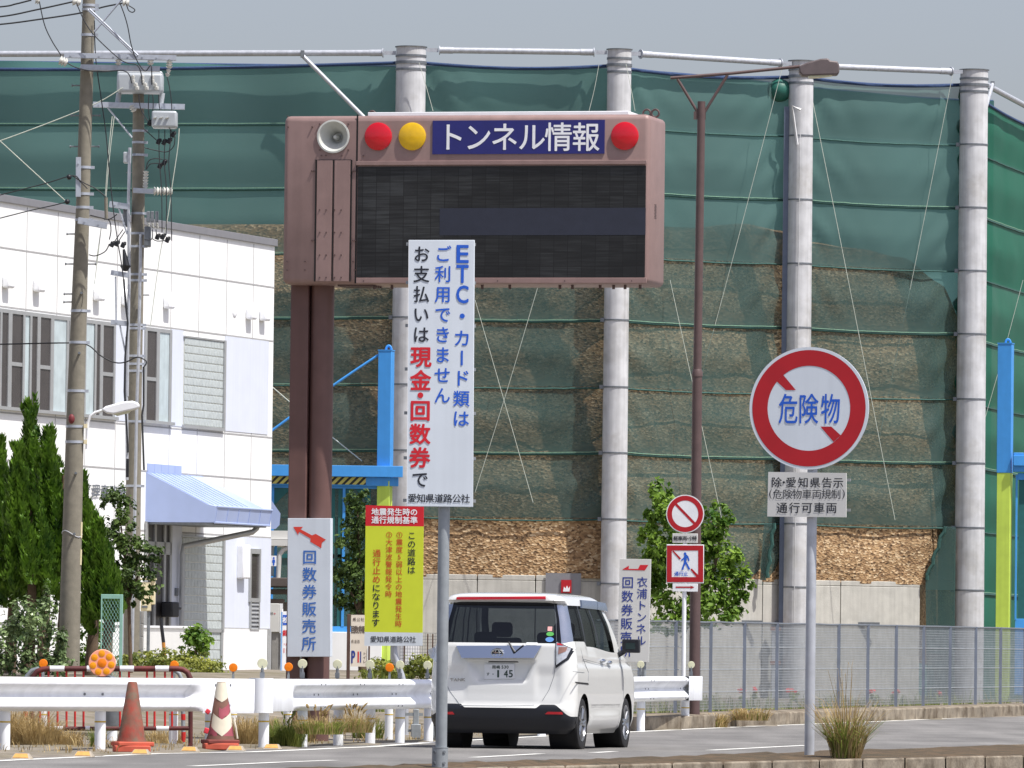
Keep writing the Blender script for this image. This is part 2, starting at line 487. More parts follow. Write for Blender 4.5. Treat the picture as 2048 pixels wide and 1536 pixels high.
def marking(pts, w):
    b = MB(); q = []
    for a, c in zip(pts, pts[1:]):
        n = max(1, int((GRd(*c) - GRd(*a)).length / 2))
        q += [GRd(a[0] + (c[0] - a[0]) * i / n, a[1] + (c[1] - a[1]) * i / n) for i in range(n)]
    q.append(GRd(*pts[-1]))
    vs = []
    for i, p in enumerate(q):
        t = (q[min(i + 1, len(q) - 1)] - q[max(i - 1, 0)]); t.z = 0; t.normalize(); s = Vector((t.y, -t.x, 0)) * w / 2
        for k in (-1, 1):
            r = p + s * k; vs.append((r.x, r.y, roadz(r.y) + .004))
    b.add(vs, [(2 * i, 2 * i + 1, 2 * i + 3, 2 * i + 2) for i in range(len(q) - 1)])
    return struct(b.build('lane_line', 'marking'))
marking([(-260, 1534), (0, 1522), (310, 1508), (500, 1504.5), (598, 1500.5), (670, 1497), (744, 1494), (865, 1485), (1010, 1477), (1150, 1469), (1290, 1463), (1480, 1454), (1700, 1445), (2060, 1430), (2300, 1419)], .16)
marking([(383, 1533), (560, 1525), (670, 1521)], .12)
marking([(946, 1515.5), (1082, 1508)], .12)
marking([(1186, 1506), (1228, 1503.5)], .12)
marking([(1420, 1501), (1614, 1491)], .13)
# median between the two carriageways
def medpts(pxs, z): return [G(a, c, z) for a, c in pxs]
near = medpts([(560, 1546), (900, 1537), (1240, 1528.5), (1640, 1519.5), (2048, 1510.5), (2500, 1500)], .15)
far = medpts([(560, 1539), (900, 1526.5), (1240, 1516), (1640, 1501.5), (2048, 1486.5), (2500, 1468)], .15)
b = MB(); k = MB()
inner = []
for i, (p, q) in enumerate(zip(near, far)):
    d = (q - p); d.z = 0; inner.append(p + d.normalized() * .16)
for i in range(len(near) - 1):
    N = 14
    for j in range(N):
        t0, t1 = j / N, (j + 1) / N
        def lp(A, t): return A[i].lerp(A[i + 1], t)
        vs = []
        for t in (t0, t1):
            a, c = lp(inner, t), lp(far, t)
            for s_ in range(6):
                p = a.lerp(c, s_ / 5); vs.append((p.x, p.y, .135 + .035 * math.sin(math.pi * s_ / 5) + .03 * noise.noise(Vector((p.x * 3, p.y * 3, 1)))))
        b.add(vs, [(s_, s_ + 6, s_ + 7, s_ + 1)[::-1] for s_ in range(5)])
    # kerb blocks, one metre each
    Ls = (near[i + 1] - near[i]).length; nb = max(1, int(Ls))
    for A, B in ((near, inner),):
        for j in range(nb):
            t0, t1 = j / nb, (j + 1) / nb - .006
            a0, a1, c0, c1 = A[i].lerp(A[i + 1], t0), A[i].lerp(A[i + 1], t1), B[i].lerp(B[i + 1], t0), B[i].lerp(B[i + 1], t1)
            zz = .15 + .006 * noise.noise(Vector((j * 3.1, i * 1.7, 0)))
            vs = [(p.x, p.y, z) for z in (-.02, zz) for p in (a0, a1, c1, c0)]
            k.add(vs, [(0, 3, 2, 1), (4, 5, 6, 7), (0, 1, 5, 4), (1, 2, 6, 5), (2, 3, 7, 6), (3, 0, 4, 7)])
    a0, a1 = far[i], far[i + 1]
    k.add([(a0.x, a0.y, -.02), (a1.x, a1.y, -.02), (a1.x, a1.y, .14), (a0.x, a0.y, .14)], [(1, 0, 3, 2)])
struct(k.build('median_kerb', 'kerb', bev=.015))
struct(b.build('median_soil', 'soil', smooth=180))

# ---------------------------------------------------------------- foliage
def leafball(mb, c, r, n, size, rnd, flat=.8, mi=0):
    c = Vector(c); kc = []
    for _ in range(max(6, int(n / 26))):
        d = Vector((rnd.gauss(0, 1), rnd.gauss(0, 1), rnd.gauss(0, 1))).normalized() * rnd.uniform(.45, 1.05)
        kc.append((Vector((d.x * r[0], d.y * r[1], d.z * r[2])), rnd.uniform(.18, .46), d))
    for _ in range(n):
        o, kr, d0 = rnd.choice(kc)
        d = Vector((rnd.gauss(0, 1), rnd.gauss(0, 1), rnd.gauss(0, 1))).normalized()
        q = rnd.random() ** .5 * kr * (1.7 if rnd.random() < .08 else 1)
        p = c + o + Vector((d.x * r[0], d.y * r[1], d.z * r[2])) * q
        d = (d + d0 * .8).normalized()
        s = size * rnd.uniform(.6, 1.35)
        nrm = (d + Vector((rnd.gauss(0, .6), rnd.gauss(0, .6), rnd.gauss(0, .6) + .5))).normalized()
        u = nrm.orthogonal().normalized(); w = nrm.cross(u); a = rnd.uniform(0, 6.28)
        e = u * math.cos(a) + w * math.sin(a); g = nrm.cross(e)
        mb.add([p - e * s * .5, p + g * s * .3 + nrm * s * .08, p + e * s * .5, p - g * s * .3 + nrm * s * .08], [(0, 1, 2, 3)], mi)
def blades(mb, c, n, h, spread, w, rnd, lean=.5, mi=0):
    c = Vector(c)
    for _ in range(n):
        a = rnd.uniform(0, 6.28); q = spread * math.sqrt(rnd.random())
        p = c + Vector((math.cos(a) * q, math.sin(a) * q, 0)); hh = h * rnd.uniform(.45, 1.1)
        l = rnd.uniform(.1, 1) * lean * hh; b2 = a + rnd.uniform(-.8, .8)
        o = Vector((math.cos(b2) * l, math.sin(b2) * l, 0)); s = Vector((-math.sin(b2 + rnd.uniform(-1, 1)), math.cos(b2), 0)).normalized() * w * rnd.uniform(.6, 1.3)
        m1 = p + o * .22 + Vector((0, 0, hh * .5)); m2 = p + o * .62 + Vector((0, 0, hh * .86)); t = p + o * 1.15 + Vector((0, 0, hh * rnd.uniform(.72, 1)))
        mb.add([p - s, p + s, m1 + s * .8, m1 - s * .8, m2 + s * .5, m2 - s * .5, t], [(0, 1, 2, 3), (3, 2, 4, 5), (5, 4, 6)], mi)
M['leaf_juniper'] = leafmat('juniper foliage', (40, 76, 24), (116, 154, 48), .3)
M['leaf_bright'] = leafmat('bright leaves', (58, 98, 30), (146, 178, 70), .4)
M['leaf_dark'] = leafmat('dark leaves', (34, 58, 28), (98, 122, 56), .3)
M['leaf_gloss'] = leafmat('glossy leaves', (44, 70, 34), (150, 172, 116), .2, .3)
M['leaf_hedge'] = leafmat('hedge leaves', (74, 92, 38), (158, 162, 72), .3)
M['straw'] = leafmat('dry grass', (146, 122, 78), (204, 182, 132), .3, .8)
M['grassgreen'] = leafmat('green grass', (84, 104, 44), (158, 166, 84), .35, .7)
M['bark'] = mat('bark', (92, 76, 60), .9, 0, .25, 12)

def juniper(px, py, D, hpx, wpx, seed, label, name='juniper_tree'):
    """flame-shaped juniper: base at ground below px, tip at py"""
    rnd = random.Random(seed); tip = P(px, py, D); s = D / FPX
    base = Vector((tip.x, D, terr(tip.x, D)))
    H = tip.z - base.z; w = wpx * s / 2
    t = thing(name, label, 'tree', base, 0, 'clipped junipers beside the white building')
    b = MB(); b.tube([(0, 0, -.1), (.05, 0, H * .35), (0, 0, H * .8)], [.11, .07, .02], 8); b.build('trunk', 'bark', t, smooth=60)
    b = MB(); zb0 = H * .33
    nf = 34
    for k in range(nf):
        lev = (k / (nf - 1)) ** 1.15; a = k * 2.39996
        env = w * (1.04 - lev) ** 1.12 * 1.1 if lev < .97 else 0
        rr = env * (.95 if k % 3 else .45)
        cx0 = -.32 * w * lev
        z0 = zb0 + (H - zb0) * lev * .72 + rnd.uniform(-.08, .05) * H
        fl = min(H * rnd.uniform(.2, .34), H * .985 - z0)
        if k >= nf - 3: z0 = H * (.56, .60, .66)[k - nf + 3]; fl = H * (.27, .30, .34)[k - nf + 3]
        ox, oy = cx0 + math.cos(a) * rr, math.sin(a) * rr
        tilt = -.10 - .12 * math.cos(a); fr = max(w * .27 * (1.12 - lev * .8), .075)
        n = int(430 * (1 - lev * .5))
        for _ in range(n):
            q = rnd.random() ** 1.15; rad = fr * min(1, .45 + q * 2.2) * (1 - q) ** .75 + .012
            d = rnd.uniform(0, 6.28); u = rnd.random() ** .35
            wob = .03 * math.sin(q * 14 + k)
            p = Vector((ox + tilt * q * fl * 1.2 + wob + math.cos(d) * rad * u, oy * (1 - .25 * q) + math.sin(d) * rad * u, z0 + fl * q))
            up = Vector((math.cos(d) * .55 + tilt, math.sin(d) * .55, 1)).normalized()
            sd = Vector((-math.sin(d + rnd.uniform(-1, 1)), math.cos(d), rnd.uniform(-.3, .3))).normalized()
            ln = rnd.uniform(.05, .12); wd = ln * .36
            b.add([p - sd * wd, p + sd * wd, p + up * ln], [(0, 1, 2)])
    b.build('crown', 'leaf_juniper', t)
    return t
def shrub(name, label, cat, base, blobs, n, size, leaf, seed, trunk=None, group=None):
    rnd = random.Random(seed)
    t = thing(name, label, cat, base, 0, group)
    if trunk:
        b = MB()
        for pts, r in trunk: b.tube([Vector(p) - Vector(base) for p in pts], r, 7)
        b.build('trunk', 'bark', t, smooth=60)
    b = MB()
    blobs = [(c, tuple(q * 1.1 for q in r)) for c, r in blobs]
    tot = sum(r[0] * r[2] for c, r in blobs)
    for c, r in blobs:
        leafball(b, Vector(c) - Vector(base), r, int(n * r[0] * r[2] / tot), size, rnd)
    b.build('crown', leaf, t)
    return t
# ---------------------------------------------------------------- tunnel information board
def screen_mat():
    m = mat('led screen', (24, 25, 27), .45, 0, 0)
    n, l = m.node_tree.nodes, m.node_tree.links; b = n['Principled BSDF']
    tc = n.new('ShaderNodeTexCoord'); mp = n.new('ShaderNodeMapping'); mp.inputs['Rotation'].default_value = (R_(90), 0, 0)
    br = n.new('ShaderNodeTexBrick'); br.offset = 0; br.inputs['Scale'].default_value = 1; br.inputs['Brick Width'].default_value = .165; br.inputs['Row Height'].default_value = .165
    br.inputs['Mortar Size'].default_value = .004
    br.inputs['Color1'].default_value = (.012, .0125, .013, 1); br.inputs['Color2'].default_value = (.026, .028, .029, 1); br.inputs['Mortar'].default_value = (.004, .004, .004, 1)
    l.new(tc.outputs['Object'], mp.inputs[0]); l.new(mp.outputs[0], br.inputs['Vector'])
    nz = n.new('ShaderNodeTexNoise'); nz.inputs['Scale'].default_value = 9
    sc = n.new('ShaderNodeMapping'); sc.inputs['Scale'].default_value = (.25, 1, 5)
    l.new(tc.outputs['Object'], sc.inputs[0]); l.new(sc.outputs[0], nz.inputs['Vector'])
    n3 = n.new('ShaderNodeTexNoise'); n3.inputs['Scale'].default_value = .9; l.new(tc.outputs['Object'], n3.inputs['Vector'])
    mu = n.new('ShaderNodeMath'); mu.operation = 'MULTIPLY'; l.new(nz.outputs[0], mu.inputs[0]); l.new(n3.outputs[0], mu.inputs[1])
    mr = n.new('ShaderNodeMapRange'); mr.inputs[1].default_value = .2; mr.inputs[2].default_value = .45; mr.inputs[3].default_value = .35; mr.inputs[4].default_value = 1.5
    l.new(mu.outputs[0], mr.inputs[0])
    vm = n.new('ShaderNodeVectorMath'); vm.operation = 'SCALE'; l.new(br.outputs[0], vm.inputs[0]); l.new(mr.outputs[0], vm.inputs['Scale'])
    l.new(vm.outputs[0], b.inputs['Base Color'])
    return m
M['screen'] = screen_mat()
M['screenblue'] = mat('blue black screen strip', (42, 46, 60), .45, 0, .08, 8)
M['lensred'] = mat('red lens', (206, 16, 36), .18, 0, .06, 12, coat=.3)
M['lensamber'] = mat('yellow lens', (226, 180, 20), .18, 0, .08, 12, coat=.3)
M['hornwhite'] = mat('horn enamel', (196, 198, 192), .4, 0, .08, 9)
bo = P(623, 1460, 88.4); bo.z = terr(bo.x, 88.4) - .05
BF = Fr((bo.x, bo.y, bo.z), R_(-13.5))
board = thing('information_board', 'big brown tunnel information board with black screen on a thick brown column', 'information board', BF.o, BF.rz)
YF = -.46; YB = .44
(x0, z0), (x1, z1) = BF.L(563.5, 566, YF), BF.L(1300, 228, YF)
zb = (z0 + BF.L(1300, 570, YF)[1]) / 2
b = MB(); b.span(x0, x1, YF, YB, zb, z1); cab = b.build('cabinet', 'cabinet', board, bev=.065)
hx, hz = BF.L(667, 273, YF); px_m = 88.4 / FPX
# round recess for the loudspeaker
c = MB(); c.cyl((hx, YF - .1, hz), (hx, YF + .26, hz), 31.5 * px_m, n=40); cut = c.build('cutter', 'dark', board)
bm_ = cab.modifiers.new('recess', 'BOOLEAN'); bm_.object = cut; bm_.operation = 'DIFFERENCE'
bpy.context.view_layer.update()
me = bpy.data.meshes.new_from_object(cab.evaluated_get(bpy.context.evaluated_depsgraph_get()))
cab.modifiers.clear(); cab.data = me; bpy.data.objects.remove(cut)
me.set_sharp_from_angle(angle=R_(35))
b = MB(); r = 31 * px_m
b.lathe([(r * 1.08, -.006), (r * 1.08, -.018), (r * .97, -.02), (r * .93, -.005), (r * .72, .05), (r * .5, .11), (r * .34, .18), (r * .3, .22), (.001, .22)], (hx, YF, hz), 'y', 40)
horn = b.build('loudspeaker', 'hornwhite', board, smooth=50)
b = MB(); b.lathe([(.001, .06), (r * .1, .065), (r * .15, .1), (r * .19, .2)], (hx, YF, hz), 'y', 20); b.build('driver_bulb', 'hornwhite', horn, smooth=40)
for lx, ly, rr, mm in ((757, 273, 26.5, 'lensred'), (825, 273, 26.5, 'lensamber'), (1250, 272, 26.5, 'lensred')):
    cx, cz = BF.L(lx, ly, YF); q = rr * px_m
    b = MB(); b.lathe([(q * 1.05, 0), (q * 1.05, -.02), (q * .99, -.025), (q * .93, -.028), (q * .7, -.038), (q * .4, -.044), (.001, -.046)], (cx, YF, cz), 'y', 36)
    b.build('signal_lamp', mm, board, smooth=50, label='yellow signal lamp' if mm == 'lensamber' else None)
b = MB(); pxbox(b, BF, 864.5, 239.5, 1209.5, 308.5, YF - .012, YF - .001); tp = b.build('title_panel', 'navy', board)
b = MB()
for ch, cx in zip('トンネル情報', (903, 956, 1009, 1063.5, 1117, 1172)):
    put(b, BF, YF - .0145, ch, cx, 273.5, 61, .009, sx=.93)
b.build('lettering', 'white', tp)
b = MB(); pxbox(b, BF, 713, 331, 1292, 555, YF - .006, YF - .001); b.build('screen', 'screen', board)
b = MB(); pxbox(b, BF, 879, 415.5, 1291.5, 470.5, YF - .0085, YF - .0065); b.build('screen_strip', 'screenblue', board)
b = MB()
pxbox(b, BF, 712, 320, 1293, 330.5, YF - .03, YF - .001); pxbox(b, BF, 712, 555.5, 1293, 566, YF - .02, YF - .001)
b.split('screen_frame', 'cabinet', board, bev=.004)
b = MB()
for a in ((631, 320, 665, 562.5), (666.2, 320, 701, 562.5)):
    pxbox(b, BF, *a, YF - .012, YF - .001)
b.split('access_door', 'cabinet', board, tol=.0001, bev=.003)
b = MB(); pxbox(b, BF, 712.2, 229, 713.4, 567, YF - .002, YF + .001); pxbox(b, BF, 665, 320, 666.3, 562, YF - .013, YF - .011)
pxbox(b, BF, 630, 319.2, 702, 320, YF - .013, YF - .001); pxbox(b, BF, 630.2, 320, 631, 563, YF - .013, YF - .001)
pxbox(b, BF, 701, 320, 701.8, 563, YF - .013, YF - .001)
b.split('seam', 'dark', board)
b = MB()
rnd = random.Random(3)
for bx, by in [(576, 233), (576, 254), (625, 254), (575, 523), (610, 523), (575, 540), (610, 540), (624, 342), (628, 342), (706, 342), (710, 342), (624, 481), (628, 481), (706, 481), (710, 481), (707, 523), (710, 540), (643, 311), (652, 311), (684, 311), (727, 311)] + [(728 + i * 134 / 1.0, 326) for i in range(5)] + [(728 + i * 134, 562) for i in range(5)] + [(640 + (i % 2) * 13 + (i % 4 // 2) * 30, 420 + (i // 4) * 45) for i in range(16)] + [(640, 248), (697, 248), (640, 300), (697, 300)]:
    cx, cz = BF.L(bx, by, YF); b.cyl((cx, YF - .022, cz), (cx, YF, cz), .009, n=6)
b.build('bolt', 'lampbrown', board)
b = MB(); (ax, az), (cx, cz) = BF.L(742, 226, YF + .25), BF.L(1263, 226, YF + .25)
b.span(ax, cx, YF + .1, YB - .1, z1, z1 + .045); b.build('top_lit_ledge', 'white', board, bev=.006)  # top ledge coloured white for the sunlight it catches
b = MB()
for ex, ey in ((740, 219), (1290, 219), (1307, 222)):
    cx, cz = BF.L(ex, ey, 0); pts = [(cx + .045 * math.cos(t), .1, z1 + .05 + .045 * math.sin(t)) for t in [i * 6.283 / 14 for i in range(15)]]
    b.tube(pts, .012, 6)
b.split('lifting_eye', 'lampbrown', board, smooth=60)
b = MB()
for bx in (760, 795, 838, 975, 1030, 1130, 1155, 1210, 1237, 1260, 1290):
    cx = BF.L(bx, 570, 0)[0]; b.cyl((cx, YF + .2, zb), (cx, YF + .2, zb - .05), .018, n=8)
for i in range(5): b.span(BF.L(690, 570, 0)[0], BF.L(760, 570, 0)[0], YF + .12 + i * .1, YF + .16 + i * .1, zb - .022, zb)
b.split('underside_fitting', 'lampbrown', board, tol=.04)
b = MB(); cx = x1
for i in range(10): b.span(cx, cx + .004, -.16 + 0, -.06, BF.L(1320, 410 + i * 3, 0)[1] - .006, BF.L(1320, 410 + i * 3, 0)[1])
b.build('vent_grille', 'lampbrown', board)
b = MB()
(dx0, _), (dx1, _), (dx2, _) = BF.L(583, 900, 0), BF.L(619, 900, 0), BF.L(664, 900, 0)
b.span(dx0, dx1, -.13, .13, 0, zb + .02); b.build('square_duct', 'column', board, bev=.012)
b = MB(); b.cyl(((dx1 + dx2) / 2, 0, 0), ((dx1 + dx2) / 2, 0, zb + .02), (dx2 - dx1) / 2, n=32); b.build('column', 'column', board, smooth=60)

# ---------------------------------------------------------------- ticket office arrow sign strapped to the column
s = thing('direction_sign', 'grey white ticket office sign with a red arrow, strapped to the brown column', 'sign', BF.o, BF.rz)
YS = -.24
b = MB(); q = [BF.L(575.5, 1036.5, YS), BF.L(661.5, 1036.5, YS), BF.L(660.5, 1313.5, YS), BF.L(574.5, 1313.5, YS)]
b.prism(q, YS, YS + .1); b.build('panel', 'signface', s, bev=.004)
b = MB(); column_text(b, BF, YS - .003, '回数券販売所', 619.3, 1114, 617.8, 1287, 29.5, .016)
b.build('lettering', 'bluefade', s)
ar = [(480, 1140), (650, 1140), (605, 1180), (800, 1285), (865, 1260), (1040, 1360), (970, 1410), (960, 1505), (775, 1395), (775, 1340), (580, 1225), (565, 1280)]
b = MB(); b.flat(pxpoly(BF, YS - .003, [(530 + a / 8.53, 920 + c / 8.53) for a, c in ar]), YS - .003); b.build('arrow', 'arrowred', s)
b = MB(); (ax, az) = BF.L(600, 1334, -.2)
b.tube([(ax, -.17, az - .12), (ax, -.17, az + .3)], .012, 6); b.span(ax - .1, ax + .25, -.17, -.13, az + .3, az + .34); b.build('bracket', 'steelpost', s)

# ---------------------------------------------------------------- ETC notice on a post on the median
eo = P(880, 1528, 56.6)
EF = Fr((eo.x, eo.y, .15), R_(-5))
s = thing('notice_sign', 'tall white toll payment notice with blue, black and red writing on a grey post', 'sign', EF.o, EF.rz)
YE = -.085
b = MB(); q = [EF.L(817.5, 480, YE), EF.L(949, 480, YE), EF.L(945.5, 1014, YE), EF.L(813, 1012.5, YE)]
b.prism(q, YE, YE + .03); b.build('panel', 'signface', s, bev=.003)
b = MB(); b.flat(pxpoly(EF, YE - .0015, [(813.3, 1006), (817.3, 480.3), (818.3, 480.3), (814.3, 1006)]), YE - .0015); b.build('edge_strip', 'white', s)
b = MB(); px_e = 56.6 / FPX
b.cyl((EF.L(886, 1200)[0], 0, .1), (EF.L(886, 1200)[0], 0, EF.L(886, 500)[1]), 11.6 * px_e, n=24); post = b.build('post', 'steelpost', s, smooth=60)
b = MB(); pxm = EF.L(880, 1500)[0]
b.cyl((pxm, 0, 0), (pxm, 0, .15), 16 * px_e, n=24); b.cyl((pxm, 0, .15), (pxm, 0, .155), 16.6 * px_e, n=24)
sl = b.build('base_sleeve', 'steelpost', post, smooth=50)
b = MB()
for k in range(6):
    for zz in (.035, .12):
        a = R_(-150 + k * 24); c_ = (pxm + math.cos(a) * 16 * px_e, math.sin(a) * 16 * px_e, zz); d_ = (pxm + math.cos(a) * 18 * px_e, math.sin(a) * 18 * px_e, zz)
        if k in (1, 4): b.cyl(c_, d_, .012, n=6)
b.split('bolt', 'galvdark', sl)
b = MB()
for yy in (489, 566, 652, 739, 827, 917, 1002):
    cx, cz = EF.L(948, yy, YE + .03); b.span(-.3, cx + .012, YE + .03, YE + .055, cz - .012, cz + .012)
b.split('brace', 'signback', s)
b = MB()
for ch, cx, cy in (('E', 925.2, 508), ('T', 924.8, 548), ('C', 924.8, 588.8)): put(b, EF, YE - .003, ch, cx, cy, 30, .03, fit=(23, 34.5))
put(b, EF, YE - .003, '・', 924.5, 632, 44, .01); put(b, EF, YE - .003, 'カ', 924, 676.3, 36, .013)
put(b, EF, YE - .003, 'ー', 923.5, 716, 36, .013, turn=True); put(b, EF, YE - .003, 'ド', 923.2, 756, 36, .013)
put(b, EF, YE - .003, '類', 922.6, 797, 34, .014); put(b, EF, YE - .003, 'は', 922, 837, 35, .013)
column_text(b, EF, YE - .003, 'ご利用できません', 886.4, 507.5, 884.4, 790.5, 35, .013, .97)
b.split('blue_lettering', 'blueink', s, tol=.012)
b = MB(); column_text(b, EF, YE - .003, 'お支払いは', 843.2, 508, 841.8, 669, 35, .013, .97); put(b, EF, YE - .003, 'で', 840, 958.5, 35, .013)
column_text(b, EF, YE - .003, '愛知県道路公社', 824.8, 996.2, 931, 997, 18.6, .012)
b.split('black_lettering', 'ink', s, tol=.03)
b = MB()
for ch, cx, cy in (('現', 841.8, 713.5), ('金', 841.2, 760.8), ('・', 840.8, 790.5), ('回', 840.5, 821), ('数', 839.8, 868), ('券', 839.3, 915)):
    put(b, EF, YE - .003, ch, cx, cy, 43 if ch != '・' else 44, .027)
b.build('red_lettering', 'redink', s)

# ---------------------------------------------------------------- earthquake closure sign on a bent post
qo = P(792, 1440, 95); qo.z = terr(qo.x, 95)
QF = Fr(qo, R_(-8))
s = thing('warning_sign', 'yellow earthquake closure sign with a red heading on a bent grey post', 'sign', QF.o, QF.rz)
YQ = -.06
b = MB(); b.prism([QF.L(*p, YQ) for p in ((731, 1052), (846.8, 1053), (845, 1265.5), (729, 1264))], YQ, YQ + .02); b.build('yellow_panel', 'yellowface', s)
b = MB(); b.prism([QF.L(*p, YQ) for p in ((731.3, 1010.3), (847.3, 1013.3), (847, 1053), (731, 1052))], YQ, YQ + .022); b.build('red_heading', 'redink', s)
b = MB(); b.prism([QF.L(*p, YQ) for p in ((729, 1264), (845, 1265.5), (844.5, 1291.5), (728.5, 1291.5))], YQ, YQ + .022); b.build('white_footer', 'signface', s)
b = MB()
column_text(b, QF, YQ - .003, '地震発生時の', 750.3, 1023.5, 827.8, 1024.2, 15.2, .024)
column_text(b, QF, YQ - .003, '通行規制基準', 750.3, 1039.8, 827.8, 1040.5, 15.2, .024)
b.build('white_lettering', 'white', s)
b = MB(); column_text(b, QF, YQ - .003, 'この道路は', 823.4, 1071, 822.6, 1140, 16.5, .014)
column_text(b, QF, YQ - .003, 'になります', 752.6, 1176, 751.3, 1245, 17, .016)
column_text(b, QF, YQ - .003, '愛知県道路公社', 747, 1278.5, 825.5, 1279, 13.6, .012)
b.split('dark_lettering', 'ink', s, tol=.02)
b = MB(); column_text(b, QF, YQ - .003, '①震度5弱以上の地震発生時', 799, 1069.5, 796.8, 1247.5, 13.8, .012)
column_text(b, QF, YQ - .003, '②大津波警報発令時', 778.2, 1069.5, 777, 1188, 13.8, .012)
column_text(b, QF, YQ - .003, '通行止め', 753.6, 1106.5, 752.8, 1158.5, 16.5, .014)
b.split('orange_lettering', 'brownink', s, tol=.02)
b = MB(); pt = [QF.L(785, 1030, 0), QF.L(787, 1285, 0), QF.L(788.5, 1305, 0), QF.L(794, 1325, 0), QF.L(803, 1350, 0), QF.L(809, 1372, 0), QF.L(811, 1400, 0), QF.L(811, 1470, 0)]
b.tube([(p[0], 0, p[1]) for p in pt], 6.3 * 95 / FPX, 14); b.build('post', 'galv', s, smooth=60)

# ---------------------------------------------------------------- dangerous goods sign on the median
do = P(1622, 1509, 66.5)
DF = Fr((do.x, do.y, .16), R_(-16))
s = thing('prohibition_sign', 'large round red and white sign barring dangerous goods above a white plate', 'sign', DF.o, DF.rz)
YD = -.085; px_d = 66.5 / FPX
cx, cz = DF.L(1617.8, 816.5, YD); k = DF.L(1618.8, 816.5, YD)[0] - cx
RR = 122.5 * px_d
b = MB(); b.lathe([(.001, 0), (RR, 0), (RR, .018), (.001, .018)], (cx, YD, cz), 'y', 96); b.build('disc', 'signface', s, smooth=40)
b = MB(); ro, ri = 116.5 * px_d, 85 * px_d
b.ring(cx, cz, ro, ro, ri, ri, YD - .002, 96)
for poly in (((298, 335), (350, 283), (452, 405), (372, 405)), ((650, 700), (738, 700), (814, 770), (757, 824))):
    b.flat(pxpoly(DF, YD - .0022, [(1480 + a / 4.043, 680 + c_ / 4.043) for a, c_ in poly]), YD - .0022)
b.build('red_ring', 'signred', s)
b = MB()
for ch, x_ in zip('危険物', (1576.3, 1618, 1660.8)): put(b, DF, YD - .003, ch, x_, 817.5, 40, .01, fit=(37, 59))
b.build('lettering', 'blueink', s)
b = MB(); b.prism([DF.L(*p, YD) for p in ((1536.6, 943.8), (1692.4, 946), (1692, 1034.5), (1534.5, 1033))], YD, YD + .02); pl = b.build('plate', 'signwarm', s)
b = MB()
for ch, x_ in zip('除・愛知県告示', (1553, 1567.5, 1582, 1606.5, 1630.5, 1654, 1676.5)): put(b, DF, YD - .003, ch, x_, 964.6 + (x_ - 1553) * .005, 22, .008)
for ch, x_ in zip('(危険物車両規制)', (1541, 1555.3, 1575, 1594.3, 1614, 1633.7, 1652.5, 1672, 1687)): put(b, DF, YD - .003, ch, x_, 988.3, 20.5, .006)
for ch, x_ in zip('通行可車両', (1564, 1589, 1614, 1638.5, 1663)): put(b, DF, YD - .003, ch, x_, 1015.5, 23, .008)
b.build('lettering', 'ink', pl)
b = MB(); cpx = DF.L(1622, 1200)[0]
b.cyl((cpx, 0, -.1), (cpx, 0, DF.L(1622, 720)[1]), 10 * px_d, n=22); b.build('post', 'galv', s, smooth=60)
b = MB()
for yy in (760, 880, 960, 1020):
    z_ = DF.L(1622, yy)[1]; b.span(cpx - .16, cpx + (.36 if yy > 900 else .16), YD + .02, YD + .05, z_ - .012, z_ + .012)
b.split('brace', 'signback', s)

# ---------------------------------------------------------------- pedestrian and vehicle signs on a white pole
po = P(1366, 1421, 109.3)
PF = Fr((po.x, po.y, po.z), R_(-10)); px_p = 109.3 / FPX; YP = -.05
s = thing('prohibition_sign', 'small round and square red prohibition signs stacked on a thin white pole', 'sign', PF.o, PF.rz)
cx, cz = PF.L(1370.3, 1027.7, YP); RR = 38.2 * px_p
b = MB(); b.lathe([(.001, 0), (RR, 0), (RR, .015), (.001, .015)], (cx, YP, cz), 'y', 64); d1 = b.build('round_plate', 'white', s, smooth=40)
b = MB(); b.ring(cx, cz, 36.3 * px_p, 36.3 * px_p, 26.6 * px_p, 26.6 * px_p, YP - .002, 64)
a = R_(-45); u = Vector((math.cos(a), 0, math.sin(a))); w = Vector((-u.z, 0, u.x)); h_ = 2.6 * px_p; l_ = 27.2 * px_p
b.flat([(cx + u.x * e * l_ + w.x * f * h_, cz + u.z * e * l_ + w.z * f * h_) for e, f in ((-1, -1), (1, -1), (1, 1), (-1, 1))], YP - .0022)
b.build('red_ring', 'signred', d1)
b = MB(); pxbox(b, PF, 1344.6, 1067.3, 1395.6, 1085.8, YP, YP + .012); d2 = b.build('small_plate', 'signwarm', s, bev=.01)
b = MB()
for ch, x_ in zip('軽車両・小特', (1351.5, 1360.5, 1369.5, 1375.5, 1381.5, 1389)): put(b, PF, YP - .004, ch, x_, 1076.6, 9.6, .02)
b.build('lettering', 'ink', d2)
b = MB(); pxbox(b, PF, 1332.3, 1089.3, 1408, 1166, YP, YP + .012); d3 = b.build('square_plate', 'white', s, bev=.012)
b = MB()
for e in ((1333.8, 1091, 1406.5, 1101), (1333.8, 1154.2, 1406.5, 1164.2), (1333.8, 1101, 1343.6, 1154.2), (1396.4, 1101, 1406.5, 1154.2)):
    q = [PF.L(e[0], e[1], YP), PF.L(e[2], e[1], YP), PF.L(e[2], e[3], YP), PF.L(e[0], e[3], YP)]; b.flat(q, YP - .003)
for poly in (((690, 680), (708, 680), (778, 752), (765, 765)), ((868, 860), (880, 848), (942, 912), (942, 932), (925, 932))):
    b.flat(pxpoly(PF, YP - .0035, [(1200 + a_ / 4.8, 960 + c_ / 4.8) for a_, c_ in poly]), YP - .0035)
b.build('red_border', 'signred', d3)
